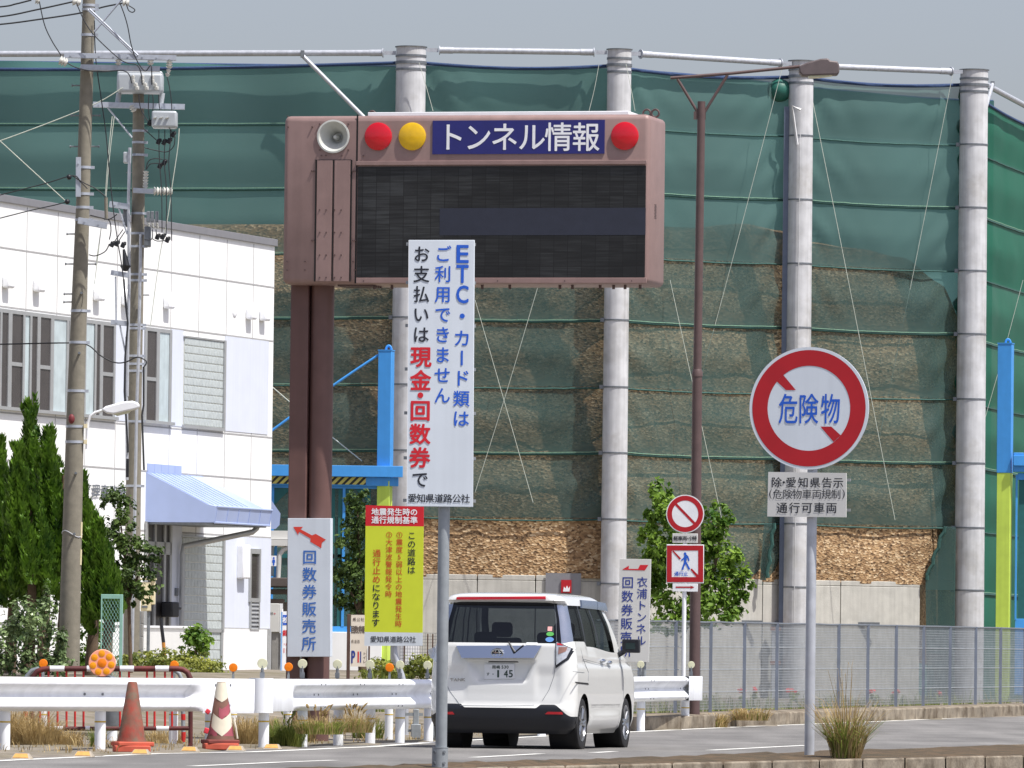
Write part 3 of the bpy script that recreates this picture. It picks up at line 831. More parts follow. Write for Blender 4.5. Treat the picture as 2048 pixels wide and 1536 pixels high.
man = [(812, 694), (822, 694), (829, 702), (829, 714), (846, 730), (858, 760), (856, 780), (846, 780), (844, 762), (834, 748), (830, 784), (848, 820), (866, 852), (858, 864), (846, 856), (822, 806), (808, 830), (800, 862), (780, 862), (792, 828), (806, 790), (806, 762), (784, 776), (776, 768), (800, 748), (812, 722), (804, 712), (804, 702)]
b = MB(); b.flat(pxpoly(PF, YP - .0045, [(1200 + a_ / 4.8, 960 + c_ / 4.8) for a_, c_ in man]), YP - .0045)
for ch, x_ in zip('通行止', (1353, 1362.5, 1371.5)): put(b, PF, YP - .0045, ch, x_, 1147.3, 9.5, .014)
b.build('walking_figure', 'blueink', d3)
b = MB(); pxbox(b, PF, 1344.8, 1167.3, 1395.6, 1183, YP, YP + .012); d4 = b.build('arrow_plate', 'white', s, bev=.01)
ap = [(726, 1022), (870, 1022), (868, 1014), (908, 1030), (868, 1046), (870, 1036), (726, 1036)]
b = MB(); b.flat(pxpoly(PF, YP - .003, [(1200 + a_ / 4.8, 960 + c_ / 4.8) for a_, c_ in ap]), YP - .003); b.build('arrow', 'signred', d4)
b = MB(); cpx = PF.L(1368, 1250)[0]; b.cyl((cpx, 0, -.1), (cpx, 0, PF.L(1369, 1000)[1]), 4.3 * px_p, n=16); b.build('pole', 'white', s, smooth=60)

# ---------------------------------------------------------------- tunnel ticket sign half hidden by the car
ko = P(1267, 1440, 106.5); ko.z = roadz(106.5)
KF = Fr(ko, R_(-10))
s = thing('direction_sign', 'pale grey tunnel ticket sign with two columns of navy writing behind the car', 'sign', KF.o, KF.rz)
YK = -.05
b = MB(); b.prism([KF.L(*p, YK) for p in ((1239.5, 1117.5), (1302, 1118.5), (1297.5, 1324.5), (1234.5, 1323.5))], YK, YK + .03); b.build('panel', 'signwarm', s, bev=.003)
b = MB(); column_text(b, KF, YK - .003, '衣浦トンネル', 1284.5, 1164, 1281.5, 1281, 22, .012); column_text(b, KF, YK - .003, '回数券販売所', 1255.5, 1165, 1251.5, 1302, 24.5, .012)
b.split('lettering', 'navyink', s, tol=.02)
ar = [(210, 862), (278, 822), (275, 853), (365, 853), (385, 815), (465, 815), (430, 868)]
b = MB(); b.flat(pxpoly(KF, YK - .003, [(1200 + a_ / 4.8, 960 + c_ / 4.8) for a_, c_ in ar]), YK - .003); b.build('arrow', 'redink', s)
for lx in (1250, 1288):
    cx = KF.L(lx, 1380)[0]; b = MB(); b.cyl((cx, 0, -.1), (cx, 0, KF.L(lx, 1150)[1]), .03, n=10); b.build('leg', 'steelpost', s, smooth=60)

# ---------------------------------------------------------------- street lamp
so = P(1388.5, 1421, 109.9); px_s = 109.9 / FPX
lamp = thing('street_lamp', 'dark brown street lamp with a forked arm rising behind the small red signs', 'street lamp', so)
def sl_(px, py): 
    p = P(px, py, 109.9); return (p.x - so.x, 0, p.z - so.z)
b = MB(); b.cyl((0, 0, -.1), sl_(1394.5, 745), 11.2 * px_s, 10 * px_s, 20); b.cyl(sl_(1394.5, 745), sl_(1403, 203), 8.6 * px_s, 8 * px_s, 20)
b.lathe([(11 * px_s, -.06), (11 * px_s, 0), (8.6 * px_s, .05)], sl_(1394.5, 745), 'z', 20); b.build('pole', 'lampbrown', lamp, smooth=50)
b = MB(); b.tube([sl_(1341, 156), sl_(1460, 147), sl_(1600, 133)], 3.2 * px_s, 8)
b.tube([sl_(1355, 158), sl_(1396, 226)], 3 * px_s, 8); b.tube([sl_(1455, 150), sl_(1408, 226)], 3 * px_s, 8)
b.span(sl_(1390, 0)[0], sl_(1414, 0)[0], -.02, .02, sl_(0, 222)[2], sl_(0, 206)[2])
b.build('arm', 'lampbrown', lamp, smooth=50)
b = MB()
prof = [(1597, 134), (1612, 127), (1640, 119), (1655, 118), (1660, 123), (1674, 124), (1678, 132), (1678, 147), (1674, 151), (1665, 151), (1604, 153), (1598, 146)]
b.prism([(sl_(*p)[0], sl_(*p)[2]) for p in prof], -.16, .16); hd = b.build('lamp_head', 'lamphead', lamp, bev=.025)
b = MB(); b.prism([(sl_(*p)[0], sl_(*p)[2]) for p in ((1616, 153), (1665, 150.5), (1664, 152), (1640, 155.5), (1618, 156))], -.12, .12); b.build('lens', 'cream', hd)
# ---------------------------------------------------------------- the white car
def glassmat(name, tint, gl=.03):
    m = bpy.data.materials.new(name); m.use_nodes = True; n, l = m.node_tree.nodes, m.node_tree.links
    n.remove(n['Principled BSDF'])
    t = n.new('ShaderNodeBsdfTransparent'); t.inputs[0].default_value = (*tint, 1)
    g = n.new('ShaderNodeBsdfGlossy'); g.inputs['Roughness'].default_value = gl
    ms = n.new('ShaderNodeMixShader'); ms.inputs[0].default_value = .06; l.new(t.outputs[0], ms.inputs[1]); l.new(g.outputs[0], ms.inputs[2])
    l.new(ms.outputs[0], n['Material Output'].inputs[0]); return m
M['privacy'] = glassmat('dark tinted glass', (.17, .19, .21))
M['clearglass'] = glassmat('clear glass', (.74, .8, .77))
M['sideglass'] = glassmat('door glass', (.3, .34, .34))
M['visor'] = mat('smoked visor', (66, 76, 92), .2, 0, .03, coat=.5)
M['liner'] = mat('cabin lining', (20, 21, 25), .8, 0, .05)
M['seat'] = mat('seat fabric', (26, 27, 33), .85, 0, .1)
M['lampred'] = mat('lamp red plastic', (176, 14, 30), .2, 0, .04, coat=.5)
M['lampclear'] = mat('lamp clear plastic', (206, 208, 212), .12, .5, .15, 30, c2=(186, 120, 96), c2amt=.3, c2scale=14)
CP = P(999, 1495, 83.35); CO = Vector((CP.x, 83.35, 0.0)); CRZ = R_(-12.1)
CF = Fr(CO, CRZ)
car = thing('compact_car', 'white compact car driving away beside the guardrail', 'car', CO, CRZ)
def tab(z, T):
    if z <= T[0][0]: return T[0][1]
    for (a, p), (c, q) in zip(T, T[1:]):
        if z <= c:
            t = (z - a) / (c - a); t = t * t * (3 - 2 * t) * .35 + t * .65
            return p + (q - p) * t
    return T[-1][1]
T_YR = [(.17, .10), (.24, .03), (.34, 0), (.46, -.005), (.50, .02), (.62, .03), (.9, .045), (1.14, .055), (1.2, .075), (1.60, .175), (1.625, .15), (1.65, .085), (1.69, .09), (1.715, .16), (1.73, .32), (1.742, .6), (1.75, 1.0)]
T_YF = [(.17, 3.58), (.3, 3.66), (.55, 3.69), (.78, 3.66), (.92, 3.55), (1.0, 3.25), (1.08, 3.0), (1.2, 2.86), (1.6, 2.42), (1.68, 2.25), (1.715, 2.08), (1.73, 1.9), (1.742, 1.6), (1.75, 1.25)]
T_HW = [(.17, .74), (.24, .80), (.34, .825), (.6, .835), (.8, .832), (.95, .822), (1.1, .80), (1.2, .785), (1.4, .75), (1.6, .70), (1.66, .675), (1.70, .63), (1.72, .56), (1.735, .45), (1.742, .34), (1.75, .1)]
T_R = [(.17, .16), (.5, .18), (1.2, .17), (1.62, .13), (1.7, .16), (1.75, .08)]
def yr(z): return tab(z, T_YR)
def yf(z): return tab(z, T_YF)
def hw(z): return tab(z, T_HW)
def rr_(z): return tab(z, T_R)
def recess(x, z):
    if not .70 < z < 1.0: return 0
    top, bot = .375, .265
    w_ = bot + (top - bot) * (z - .74) / (1.0 - .74)
    a = sst(w_ + .035, w_ - .035, abs(x)) if False else 1 - sst(w_ - .04, w_ + .04, abs(x))
    return .05 * a * sst(.725, .775, z) * (1 - sst(.955, .985, z))
def rearS(x, z):
    h, r = hw(z), rr_(z); ax = min(abs(x), h); dx = ax - (h - r); y = yr(z) + .035 * (ax / h) ** 2
    if dx > 0: y += r - math.sqrt(max(r * r - dx * dx, 0))
    # crease lines on the tailgate
    y += recess(x, z)
    if .52 < z < .95: y += .014 * sst(.36, .44, abs(x)) * (1 - sst(.6, .72, abs(x))) * sst(.5, .7, z) * (1 - sst(.8, .95, z))
    return y
NR, NS, NF = 128, 90, 24
def side_bulge(f, z):
    b_ = .0
    if z < .45: b_ += 0
    return b_
ZS = [.17, .2, .24, .28, .32, .36, .40, .43, .455, .47, .5, .54] + [.58 + .0175 * i for i in range(33)] + [1.15, 1.165, 1.175, 1.20, 1.24, 1.28, 1.33, 1.38, 1.43, 1.48, 1.53, 1.575, 1.60, 1.62, 1.635, 1.65, 1.67, 1.69, 1.705, 1.715, 1.723, 1.73, 1.736, 1.742, 1.746, 1.75]
def ring_pts(z):
    h, r = hw(z), rr_(z); out = []
    for i in range(NR):
        t = math.sin(math.pi / 2 * (2 * i / NR - 1)); out.append((h * t, rearS(h * t, z), ('r', t)))
    ya = yr(z) + .035 + r; yb = yf(z) - .22
    for i in range(NS):
        f = i / NS; y = ya + (yb - ya) * f
        cut = .018 * sst(.25, .3, z) * (1 - sst(.36, .42, z)) if 1.0 < y < 2.7 else 0
        cr = -.012 * (sst(.9, .96, z) * (1 - sst(.97, 1.04, z)))
        out.append((h - cut * .0 + cr, y, ('s', f)))
    for i in range(NF):
        t = math.cos(math.pi * i / NF); a = min(abs(t) * h, h); dx = a - (h - .22); y = yf(z) - .04 * (a / h) ** 2
        y = yf(z) - (.22 - math.sqrt(max(.22 ** 2 - max(dx, 0) ** 2, 0)) if dx > 0 else 0)
        out.append((h * t, y, ('f', t)))
    for i in range(NS):
        f = 1 - i / NS; y = ya + (yb - ya) * f; out.append((-h - (-.012) * (sst(.9, .96, z) * (1 - sst(.97, 1.04, z))), y, ('l', f)))
    return out
rings = [ring_pts(z) for z in ZS]; NN = len(rings[0])
AX = [(.585, .285), (3.07, .285)]; RA = .335
V = [[Vector((p[0], p[1], z)) for p in rg] for rg, z in zip(rings, ZS)]
def lowline(x): 
    ax = abs(x); return .455 + .04 * sst(.40, .46, ax) - .13 * sst(.60, .80, ax)
def belt(f): return 1.2 - .055 * sst(.2, .27, f) - .06 * sst(.3, .93, f)
for i in range(NN):
    k_, t_ = rings[20][i][2]
    for j, z in enumerate(ZS):
        v = V[j][i]
        b0 = lowline(v.x) if k_ == 'r' else .365 if k_ in 'sl' else .455
        if k_ in 'sl': b0 = .365 + (.455 - .365) * sst(.0, .08, t_)
        z += (b0 - .455) * max(0, 1 - abs(z - .455) / .19)
        if k_ in 'sl': z += (belt(t_) - 1.175) * max(0, 1 - abs(z - 1.175) / .2)
        elif k_ == 'r': z += .025 * sst(.85, 1, abs(t_)) * max(0, 1 - abs(z - 1.175) / .2)
        if z != ZS[j]:
            v.z = z
            if k_ == 'r': v.y = rearS(v.x, z)
cls = {}
for j in range(len(ZS) - 1):
    zc = (ZS[j] + ZS[j + 1]) / 2
    for i in range(NN):
        k, t = rings[j][i][2]; i2 = (i + 1) % NN
        c = (V[j][i] + V[j][i2] + V[j + 1][i] + V[j + 1][i2]) / 4
        kind = 'body'
        ax = abs(c.x)
        if k == 'r':
            tm = abs(math.sin(math.pi / 2 * (2 * (i + .5) / NR - 1)))
            if 1.175 < zc < 1.62 and tm < .845: kind = 'rear_window'
            elif 1.175 < zc < 1.62 and tm < .985: kind = 'pillar_garnish'
            elif 1.175 < zc < 1.6: kind = 'side_window'
            if zc < .455: kind = 'bumper'
        elif k in 'sl':
            f = t if k == 's' else 1 - 0 - t if False else t
            if 1.175 < zc < 1.6 and f < .93: kind = 'pillar' if (.215 < f < .25 or .54 < f < .575) else ('side_window' if f < .22 else 'door_window')
            if zc < .455 and c.y < .62: kind = 'bumper'
        else:
            if 1.09 < zc < 1.62 and abs(t) < .93: kind = 'windshield'
        if k in 'sl' or (k == 'r' and ax > .7) or k == 'f':
            for ya, za in AX:
                if (c.y - ya) ** 2 + (c.z - za) ** 2 < RA * RA and abs(c.x) > .6: kind = 'hole'
        cls[(j, i)] = kind
# round the wheel openings
for j in range(len(ZS)):
    for i in range(NN):
        ks = {cls.get((a, c_ % NN)) for a in (j - 1, j) for c_ in (i - 1, i)}
        if 'hole' in ks and len(ks - {None}) > 1:
            v = V[j][i]
            for ya, za in AX:
                d = Vector((v.y - ya, v.z - za))
                if .2 < d.length < .45:
                    d = d.normalized() * RA; v.y, v.z = ya + d.x, max(za + d.y, .17)
def sub(kinds, inset=0.0, zmin=0):
    b = MB(); idx = {}
    for (j, i), kd in cls.items():
        if kd not in kinds or ZS[j] < zmin: continue
        f = []
        for a, c_ in ((j, i), (j, (i + 1) % NN), (j + 1, (i + 1) % NN), (j + 1, i)):
            if (a, c_) not in idx:
                idx[(a, c_)] = len(b.v); v = V[a][c_].copy()
                if inset:
                    v.x *= 1 - inset / max(hw(ZS[a]), .2); v.y += inset if v.y < 1.8 else -inset; v.z -= inset if v.z > 1.62 else 0
                b.v.append(tuple(v))
            f.append(idx[(a, c_)])
        b.f.append(f if not inset else f[::-1]); b.m.append(0)
    return b
bb = sub(('body',)); 
# close the roof
top = len(ZS) - 1
bb.add(V[top], [list(range(NN))]); bb.build('body', 'carpaint', car, smooth=42)
sub(('rear_window',)).build('rear_window', 'privacy', car, smooth=40)
sub(('side_window',)).split('quarter_window', 'privacy', car, smooth=40)
sub(('door_window',)).split('door_window', 'sideglass', car, smooth=40)
sub(('windshield',)).build('windshield', 'clearglass', car, smooth=40)
sub(('pillar_garnish',)).split('pillar_garnish', mat('silver pillar film', (176, 182, 192), .1, .85, .05), car, smooth=40)
sub(('pillar',)).split('window_pillar', 'blackplastic', car, smooth=40)
sub(('bumper',)).build('rear_bumper', 'blackplastic', car, smooth=40)
lb = sub(('body', 'pillar', 'pillar_garnish'), .045, .55); lb.span(-.74, .74, .2, 3.3, .5, .54); lb.span(-.7, .7, 2.75, 2.95, .54, 1.1)
lb.build('cabin_lining', 'liner', car)
def cushions(parts):
    b = MB()
    for c, d in parts: b.box(c, d)
    return b.build('seat', 'seat', car, bev=.045)
for sx in (-.36, .36):
    cushions([((sx, 1.72, .93), (.46, .13, .62)), ((sx, 1.74, 1.33), (.24, .1, .17)), ((sx, 1.95, .68), (.46, .5, .14))])
cushions([((0, .86, .9), (1.2, .14, .56)), ((-.36, .85, 1.23), (.26, .09, .14)), ((.36, .85, 1.23), (.26, .09, .14))])
def on_rear(px, py, off=0.0):
    y = .05
    for _ in range(7):
        x, z = CF.L(px, py, y - off); y = rearS(x, z)
    return x, z
def on_side(px, py):
    x0 = .82
    for _ in range(6):
        n = CF.M @ Vector((1, 0, 0)); d = ray(px, py); o = CF.o + n * x0
        t = (o - EYE).dot(n) / d.dot(n); l = CF.Mi @ (EYE + d * t - CF.o); x0 = hw(l.z)
    return l.y, l.z
def rpatch(name, quad, matn, off, parent=car, nx=10, nz=5, smooth=60, depth=.012, tilt=0.0):
    """panel lying on the tailgate; quad in photograph pixels: bottom left, bottom right, top right, top left"""
    q = [on_rear(*p) for p in quad]; b = MB()
    def fn(u, v, o):
        x = (q[0][0] * (1 - u) + q[1][0] * u) * (1 - v) + (q[3][0] * (1 - u) + q[2][0] * u) * v
        z = (q[0][1] * (1 - u) + q[1][1] * u) * (1 - v) + (q[3][1] * (1 - u) + q[2][1] * u) * v
        return (x, rearS(x, z) - o - tilt * (1 - v), z)
    b.grid(lambda u, v: fn(u, v, off), nx, nz)
    n0 = len(b.v); edge = [(i / nx, 0) for i in range(nx)] + [(1, j / nz) for j in range(nz)] + [(1 - i / nx, 1) for i in range(nx)] + [(0, 1 - j / nz) for j in range(nz)]
    E_ = len(edge); b.add([fn(u, v, off) for u, v in edge] + [fn(u, v, off - depth) for u, v in edge], [(i, i + E_, (i + 1) % E_ + E_, (i + 1) % E_) for i in range(E_)])
    return b.build(name, matn, parent, smooth=smooth)
rpatch('brake_light', [(913, 1199.5), (1092, 1198.5), (1092, 1192.5), (914, 1194)], 'lampred', .012, nx=20)
gar = rpatch('chrome_garnish', [(926, 1316), (1070, 1316), (1084, 1291), (913, 1291.5)], 'chrome', .02, nx=24, depth=.03, tilt=.05)
lampq = rpatch('tail_lamp', [(1113, 1330), (1133, 1316), (1143, 1297), (1113.5, 1284)], 'lampclear', .016, nx=10, depth=.03)
rpatch('lamp_surround', [(1111.5, 1337), (1138, 1319), (1152, 1299), (1112, 1281)], 'blackplastic', .008, nx=10, depth=.02)
rpatch('lamp_bulb', [(1117, 1309), (1132, 1303), (1136, 1294), (1118, 1294)], mat('lamp amber plastic', (150, 112, 102), .25, .1, .1, 30), .02, lampq, depth=.004)
rpatch('lamp_cap', [(1115, 1290), (1128, 1291), (1122, 1287), (1114.5, 1286)], 'lampred', .02, lampq, depth=.004)
rpatch('tail_lamp', [(861, 1316), (884, 1330), (884, 1284), (856, 1300)], 'lampclear', .016, nx=10, depth=.03)
for q_ in ([(1090, 1428.5), (1126, 1429), (1124, 1424), (1096, 1423.5)], [(880, 1428.5), (909, 1429), (905, 1423.5), (880, 1424)]):
    rpatch('reflector', q_, 'lampred', .012, depth=.02)
rpatch('handle_slot', [(976, 1325), (1038, 1325.5), (1036, 1323), (978, 1322.5)], 'dark', .006, depth=.004)
pq = [(969, 1358.5), (1029, 1357.5), (1029.5, 1328), (969.5, 1328.5)]
q = [on_rear(*p) for p in pq]; yp = min(rearS(x, z) for x, z in q) - .012
b = MB(); b.prism([(x, z) for x, z in q], yp, yp + .02); npl = b.build('number_plate', mat('plate white', (226, 228, 230), .4, 0, .03), car, bev=.003)
b = MB()
for ch, a_, c_, sz in (('岡', 988, 1334.2, 7.6), ('崎', 996.4, 1334.2, 7.6), ('5', 1005, 1334.2, 8.6), ('3', 1010, 1334.2, 8.6), ('0', 1015, 1334.2, 8.6), ('す', 976, 1348, 7), ('・', 986, 1348.2, 9)): put(b, CF, yp - .002, ch, a_, c_, sz, .02)
for ch, a_ in (('1', 996.3), ('4', 1011.8), ('5', 1021.5)): put(b, CF, yp - .002, ch, a_, 1347.5, 17, .02, fit=(3.2 if ch == '1' else 7.6, 14))
b.build('plate_characters', mat('plate green ink', (38, 62, 52), .5, 0, 0), npl)
# emblem: three crossed ovals
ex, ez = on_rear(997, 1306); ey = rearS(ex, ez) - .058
b = MB(); b.flat([(ex + .058 * math.cos(t), ez + .038 * math.sin(t)) for t in [i * 6.2832 / 24 for i in range(24)]], ey + .004); b.build('emblem_dark_reflection', 'blackplastic', car)  # black oval paints the dark reflection between the chrome ovals
b = MB(); k = .0056
def oval(rx, rz, cz=0, r=.006): b.tube([(ex + rx * math.cos(t), ey, ez + cz + rz * math.sin(t)) for t in [i * 6.2832 / 28 for i in range(29)]], r, 6)
oval(.066, .045, 0, .009); oval(.024, .041, 0, .007); oval(.05, .017, .02, .007)
b.build('emblem', 'chrome', car, smooth=60)
tx = [(903.5, 'T'), (911, 'A'), (919, 'N'), (927, 'K')]
x_, z_ = on_rear(915, 1359); b = MB(); yt = rearS(x_, z_) - .012
for a_, ch in tx: put(b, CF, yt, ch, a_, 1359.3, 8, .03, fit=(6.8, 5.6))
b.build('model_lettering', 'chrome', car)
for (cx_, cy_), col, rx, rz in (((1100, 1257.5), (244, 176, 172), 4.4, 4.2), ((1100.5, 1268), (96, 186, 92), 7.4, 4.2), ((1099.5, 1279), (110, 160, 224), 8.2, 4.8), ((1064, 1287.3), (238, 240, 240), 11, 2.4)):
    x_, z_ = on_rear(cx_, cy_); m_ = CF.L(cx_ + 1, cy_, .1)[0] - CF.L(cx_, cy_, .1)[0]; b = MB()
    pts = [(x_ + rx * m_ * math.cos(t), z_ + rz * m_ * math.sin(t)) for t in [i * 6.2832 / 24 for i in range(24)]]
    if rx < 5 or rx > 10: pts = [(x_ - rx * m_, z_ - rz * m_), (x_ + rx * m_, z_ - rz * m_), (x_ + rx * m_, z_ + rz * m_), (x_ - rx * m_, z_ + rz * m_)]
    b.add([(p[0], rearS(p[0], p[1]) - .006, p[1]) for p in pts], [list(range(len(pts)))]); b.build('sticker', mat('sticker', col, .5, 0, .05), car)
# wiper
b = MB(); w0, w1, w2 = on_rear(1018, 1284), on_rear(1031, 1305), on_rear(1048, 1290)
b.tube([(w0[0], rearS(*w0) - .02, w0[1]), (w1[0], rearS(*w1) - .055, w1[1])], [.008, .018], 8); b.tube([(w1[0], rearS(*w1) - .055, w1[1]), (w2[0], rearS(*w2) - .03, w2[1])], .006, 6)
b.build('wiper', 'blackplastic', car, smooth=60)
# panel gaps
b = MB()
for pts in ([(1109, 1206), (1112, 1240), (1113, 1283), (1111.5, 1320), (1108, 1352), (1098, 1380), (1080, 1409)], [(884, 1330), (889, 1355), (898, 1380), (913, 1400), (921, 1412)], [(920, 1411), (960, 1411.5), (1000, 1412), (1040, 1411.5), (1078, 1410)], [(1108, 1206), (1107, 1198), (1112, 1193), (1122, 1188.5)]):
    pl_ = []
    for (a, c), (e, f) in zip(pts, pts[1:]):
        for i in range(4): x_, z_ = on_rear(a + (e - a) * i / 4, c + (f - c) * i / 4); pl_.append((x_, rearS(x_, z_) - .0005, z_))
    b.tube(pl_,   .0028, 5)
for pts in ([(1157, 1280), (1166, 1318), (1177, 1345), (1176, 1368)], [(1236, 1310), (1244, 1340), (1247, 1365), (1246, 1410)], [(1146, 1343), (1176, 1346)], [(1166, 1318), (1240, 1338)]):
    pl_ = []
    for (a, c), (e, f) in zip(pts, pts[1:]):
        for i in range(4): y_, z_ = on_side(a + (e - a) * i / 4, c + (f - c) * i / 4); pl_.append((hw(z_) + .0005, y_, z_))
    b.tube(pl_, .0028, 5)
b.split('panel_gap', 'galvdark', car)
def spatch(name, quad, matn, off, nx=10, nz=4):
    q = [on_side(*p) for p in quad]; b = MB()
    def fn(u, v, o):
        y = (q[0][0] * (1 - u) + q[1][0] * u) * (1 - v) + (q[3][0] * (1 - u) + q[2][0] * u) * v
        z = (q[0][1] * (1 - u) + q[1][1] * u) * (1 - v) + (q[3][1] * (1 - u) + q[2][1] * u) * v
        return (hw(z) + o, y, z)
    b.grid(lambda u, v: fn(u, v, off), nx, nz)
    edge = [(i / nx, 0) for i in range(nx)] + [(1, j / nz) for j in range(nz)] + [(1 - i / nx, 1) for i in range(nx)] + [(0, 1 - j / nz) for j in range(nz)]
    E_ = len(edge); b.add([fn(u, v, off) for u, v in edge] + [fn(u, v, 0) for u, v in edge], [(i, i + E_, (i + 1) % E_ + E_, (i + 1) % E_) for i in range(E_)])
    return b.build(name, matn, car, smooth=50)
spatch('rain_visor', [(1160, 1216), (1190, 1219), (1190, 1202.5), (1159, 1200)], 'visor', .022)
spatch('rain_visor', [(1191, 1219), (1212, 1223), (1207, 1206), (1191, 1203)], 'visor', .022)
spatch('slide_rail', [(1151, 1366.5), (1177, 1369.5), (1176, 1366), (1150, 1363.5)], 'dark', .004)
for hx_, hy_ in ((1204, 1321.5), (1217.5, 1325)):
    y_, z_ = on_side(hx_, hy_); b = MB(); b.ball((hw(z_) + .012, y_, z_), (.025, .09, .022)); b.build('door_handle', 'chrome', car, smooth=80)
# sill kick
b = MB()
def sill(u, v):
    y = .98 + 1.7 * u; z = .2 + .3 * v; return (hw(z) + .02 * math.sin(math.pi * min(1, v * 1.3)) * math.sin(math.pi * u) ** .3, y, z)
b.grid(sill, 24, 8); b.build('sill_panel', 'carpaint', car, smooth=60)
# mirror
y_, z_ = on_side(1238, 1312); b = MB()
b.tube([(hw(z_) - .03, y_, z_), (hw(z_) + .07, y_ + .02, z_ + .06)], [.035, .03], 8)
mc = Vector((hw(z_) + .135, y_ + .03, z_ + .115))
b.box(mc, (.2, .1, .155)); mh = b.build('wing_mirror', 'blackplastic', car, bev=.06)
b = MB(); b.box(mc + Vector((0, -.0515, 0)), (.11, .003, .07)); b.build('mirror_glass', mat('mirror glass', (60, 74, 76), .1, .3, 0), mh)
# wheels
def wheel():
    b = MB(); R = .288
    b.lathe([(.19, -.085), (.24, -.095), (.275, -.085), (R, -.06), (R, .06), (.275, .085), (.24, .095), (.19, .085)], (0, 0, 0), 'x', 40)
    for g in (-.03, 0, .03): b.lathe([(R + .001, g - .004), (R + .001, g + .004)], (0, 0, 0), 'x', 40)
    o = b.build('wheel', 'tyre', car, smooth=40)
    b = MB(); b.lathe([(.19, .085), (.2, .092), (.185, .09), (.172, .06), (.17, -.08)], (0, 0, 0), 'x', 40)
    for k in range(5):
        a0 = 2 * math.pi * k / 5
        for da in (-.17, .17):
            a1 = a0 + da; p0 = Vector((.075, math.cos(a0 + da * .5) * .05, math.sin(a0 + da * .5) * .05)); p1 = Vector((.08, math.cos(a1) * .18, math.sin(a1) * .18))
            b.tube([p0, p1], [.016, .012], 6)
    b.lathe([(.001, .09), (.03, .088), (.06, .075), (.06, .0)], (0, 0, 0), 'x', 20)
    b.build('rim', 'alloy', o, smooth=50)
    b = MB(); b.lathe([(.001, .0), (.17, .0)], (0, 0, 0), 'x', 24); b.build('brake_disc', 'galvdark', o)
    return o
w = wheel(); w.location = (.725, .585, .288)
for x_, y_, fl in ((.725, 3.07, 0), (-.725, .585, 1), (-.725, 3.07, 1)):
    c = copy_tree(w, car); c.location = (x_, y_, .288); c.rotation_euler = (0.6, 0, math.pi if fl else 0)
b = MB()
for ya, za in AX:
    for sx in (-1, 1):
        b.cyl((sx * .5, ya, za), (sx * .8, ya, za), RA + .012, n=36, caps=False); b.cyl((sx * .5, ya, za), (sx * .505, ya, za), RA + .012, n=36)
b.span(-.7, .7, .25, 3.5, .19, .42); b.span(-.3, .3, .12, .5, .2, .3)
b.build('underbody', 'dark', car)
for sx in (-1, 1):
    b = MB(); b.span(sx * .72, sx * .79, 3.42, 3.46, .16, .3); b.build('mud_flap', 'blackplastic', car)
# ---------------------------------------------------------------- white building
BO = P(538, 1341, 150); gz0 = .72
WB = Fr((BO.x, 150, gz0), math.atan2(.947, .32))
bld = thing('white_building', 'white two storey panelled building with glass block windows and a blue entrance canopy', 'building', WB.o, WB.rz)
M['wallw'] = mat('white wall panel', (240, 241, 240), .6, 0, .03, 2, streak=.05)
M['wallb'] = mat('pale blue wall panel', (212, 218, 230), .6, 0, .03, 2, streak=.04)
M['capgrey'] = mat('grey parapet metal', (138, 138, 142), .5, .3, .05)
M['joint'] = mat('panel joint sealant', (164, 164, 164), .8, 0, .1)
M['gblock'] = mat('glass block', (188, 196, 196), .18, 0, .1, 12)
M['gmortar'] = mat('block mortar', (214, 216, 208), .8, 0, .05)
M['pane'] = mat('window glass', (70, 66, 66), .08, 0, .15, 2)
M['curtain'] = mat('curtain behind glass', (190, 204, 208), .12, 0, .1, 4, streak=.12)
M['canopy'] = mat('pale blue canopy metal', (168, 184, 222), .35, .1, .04, 3)
M['voiddk'] = mat('dark entrance', (52, 50, 50), .3, 0, .15, 3)
def wl(px, py, y=0): return WB.L(px, py, y)
xl = -34.0; ztop = wl(300, 444)[1]
z1a = wl(270, 534)[1]; zwt = wl(270, 649)[1]; zsill = wl(340, 851)[1]; z2 = wl(270, 940)[1]; z3 = wl(500, 1075)[1]; zpl = wl(480, 1257)[1]
b = MB(); b.span(xl, 0, .0, 10, -.8, ztop - .08); b.build('wall', 'wallw', bld)
b = MB(); b.span(xl - .05, .05, -.05, 10.05, ztop - .08, ztop + .06); b.build('roof', 'capgrey', bld, bev=.01)
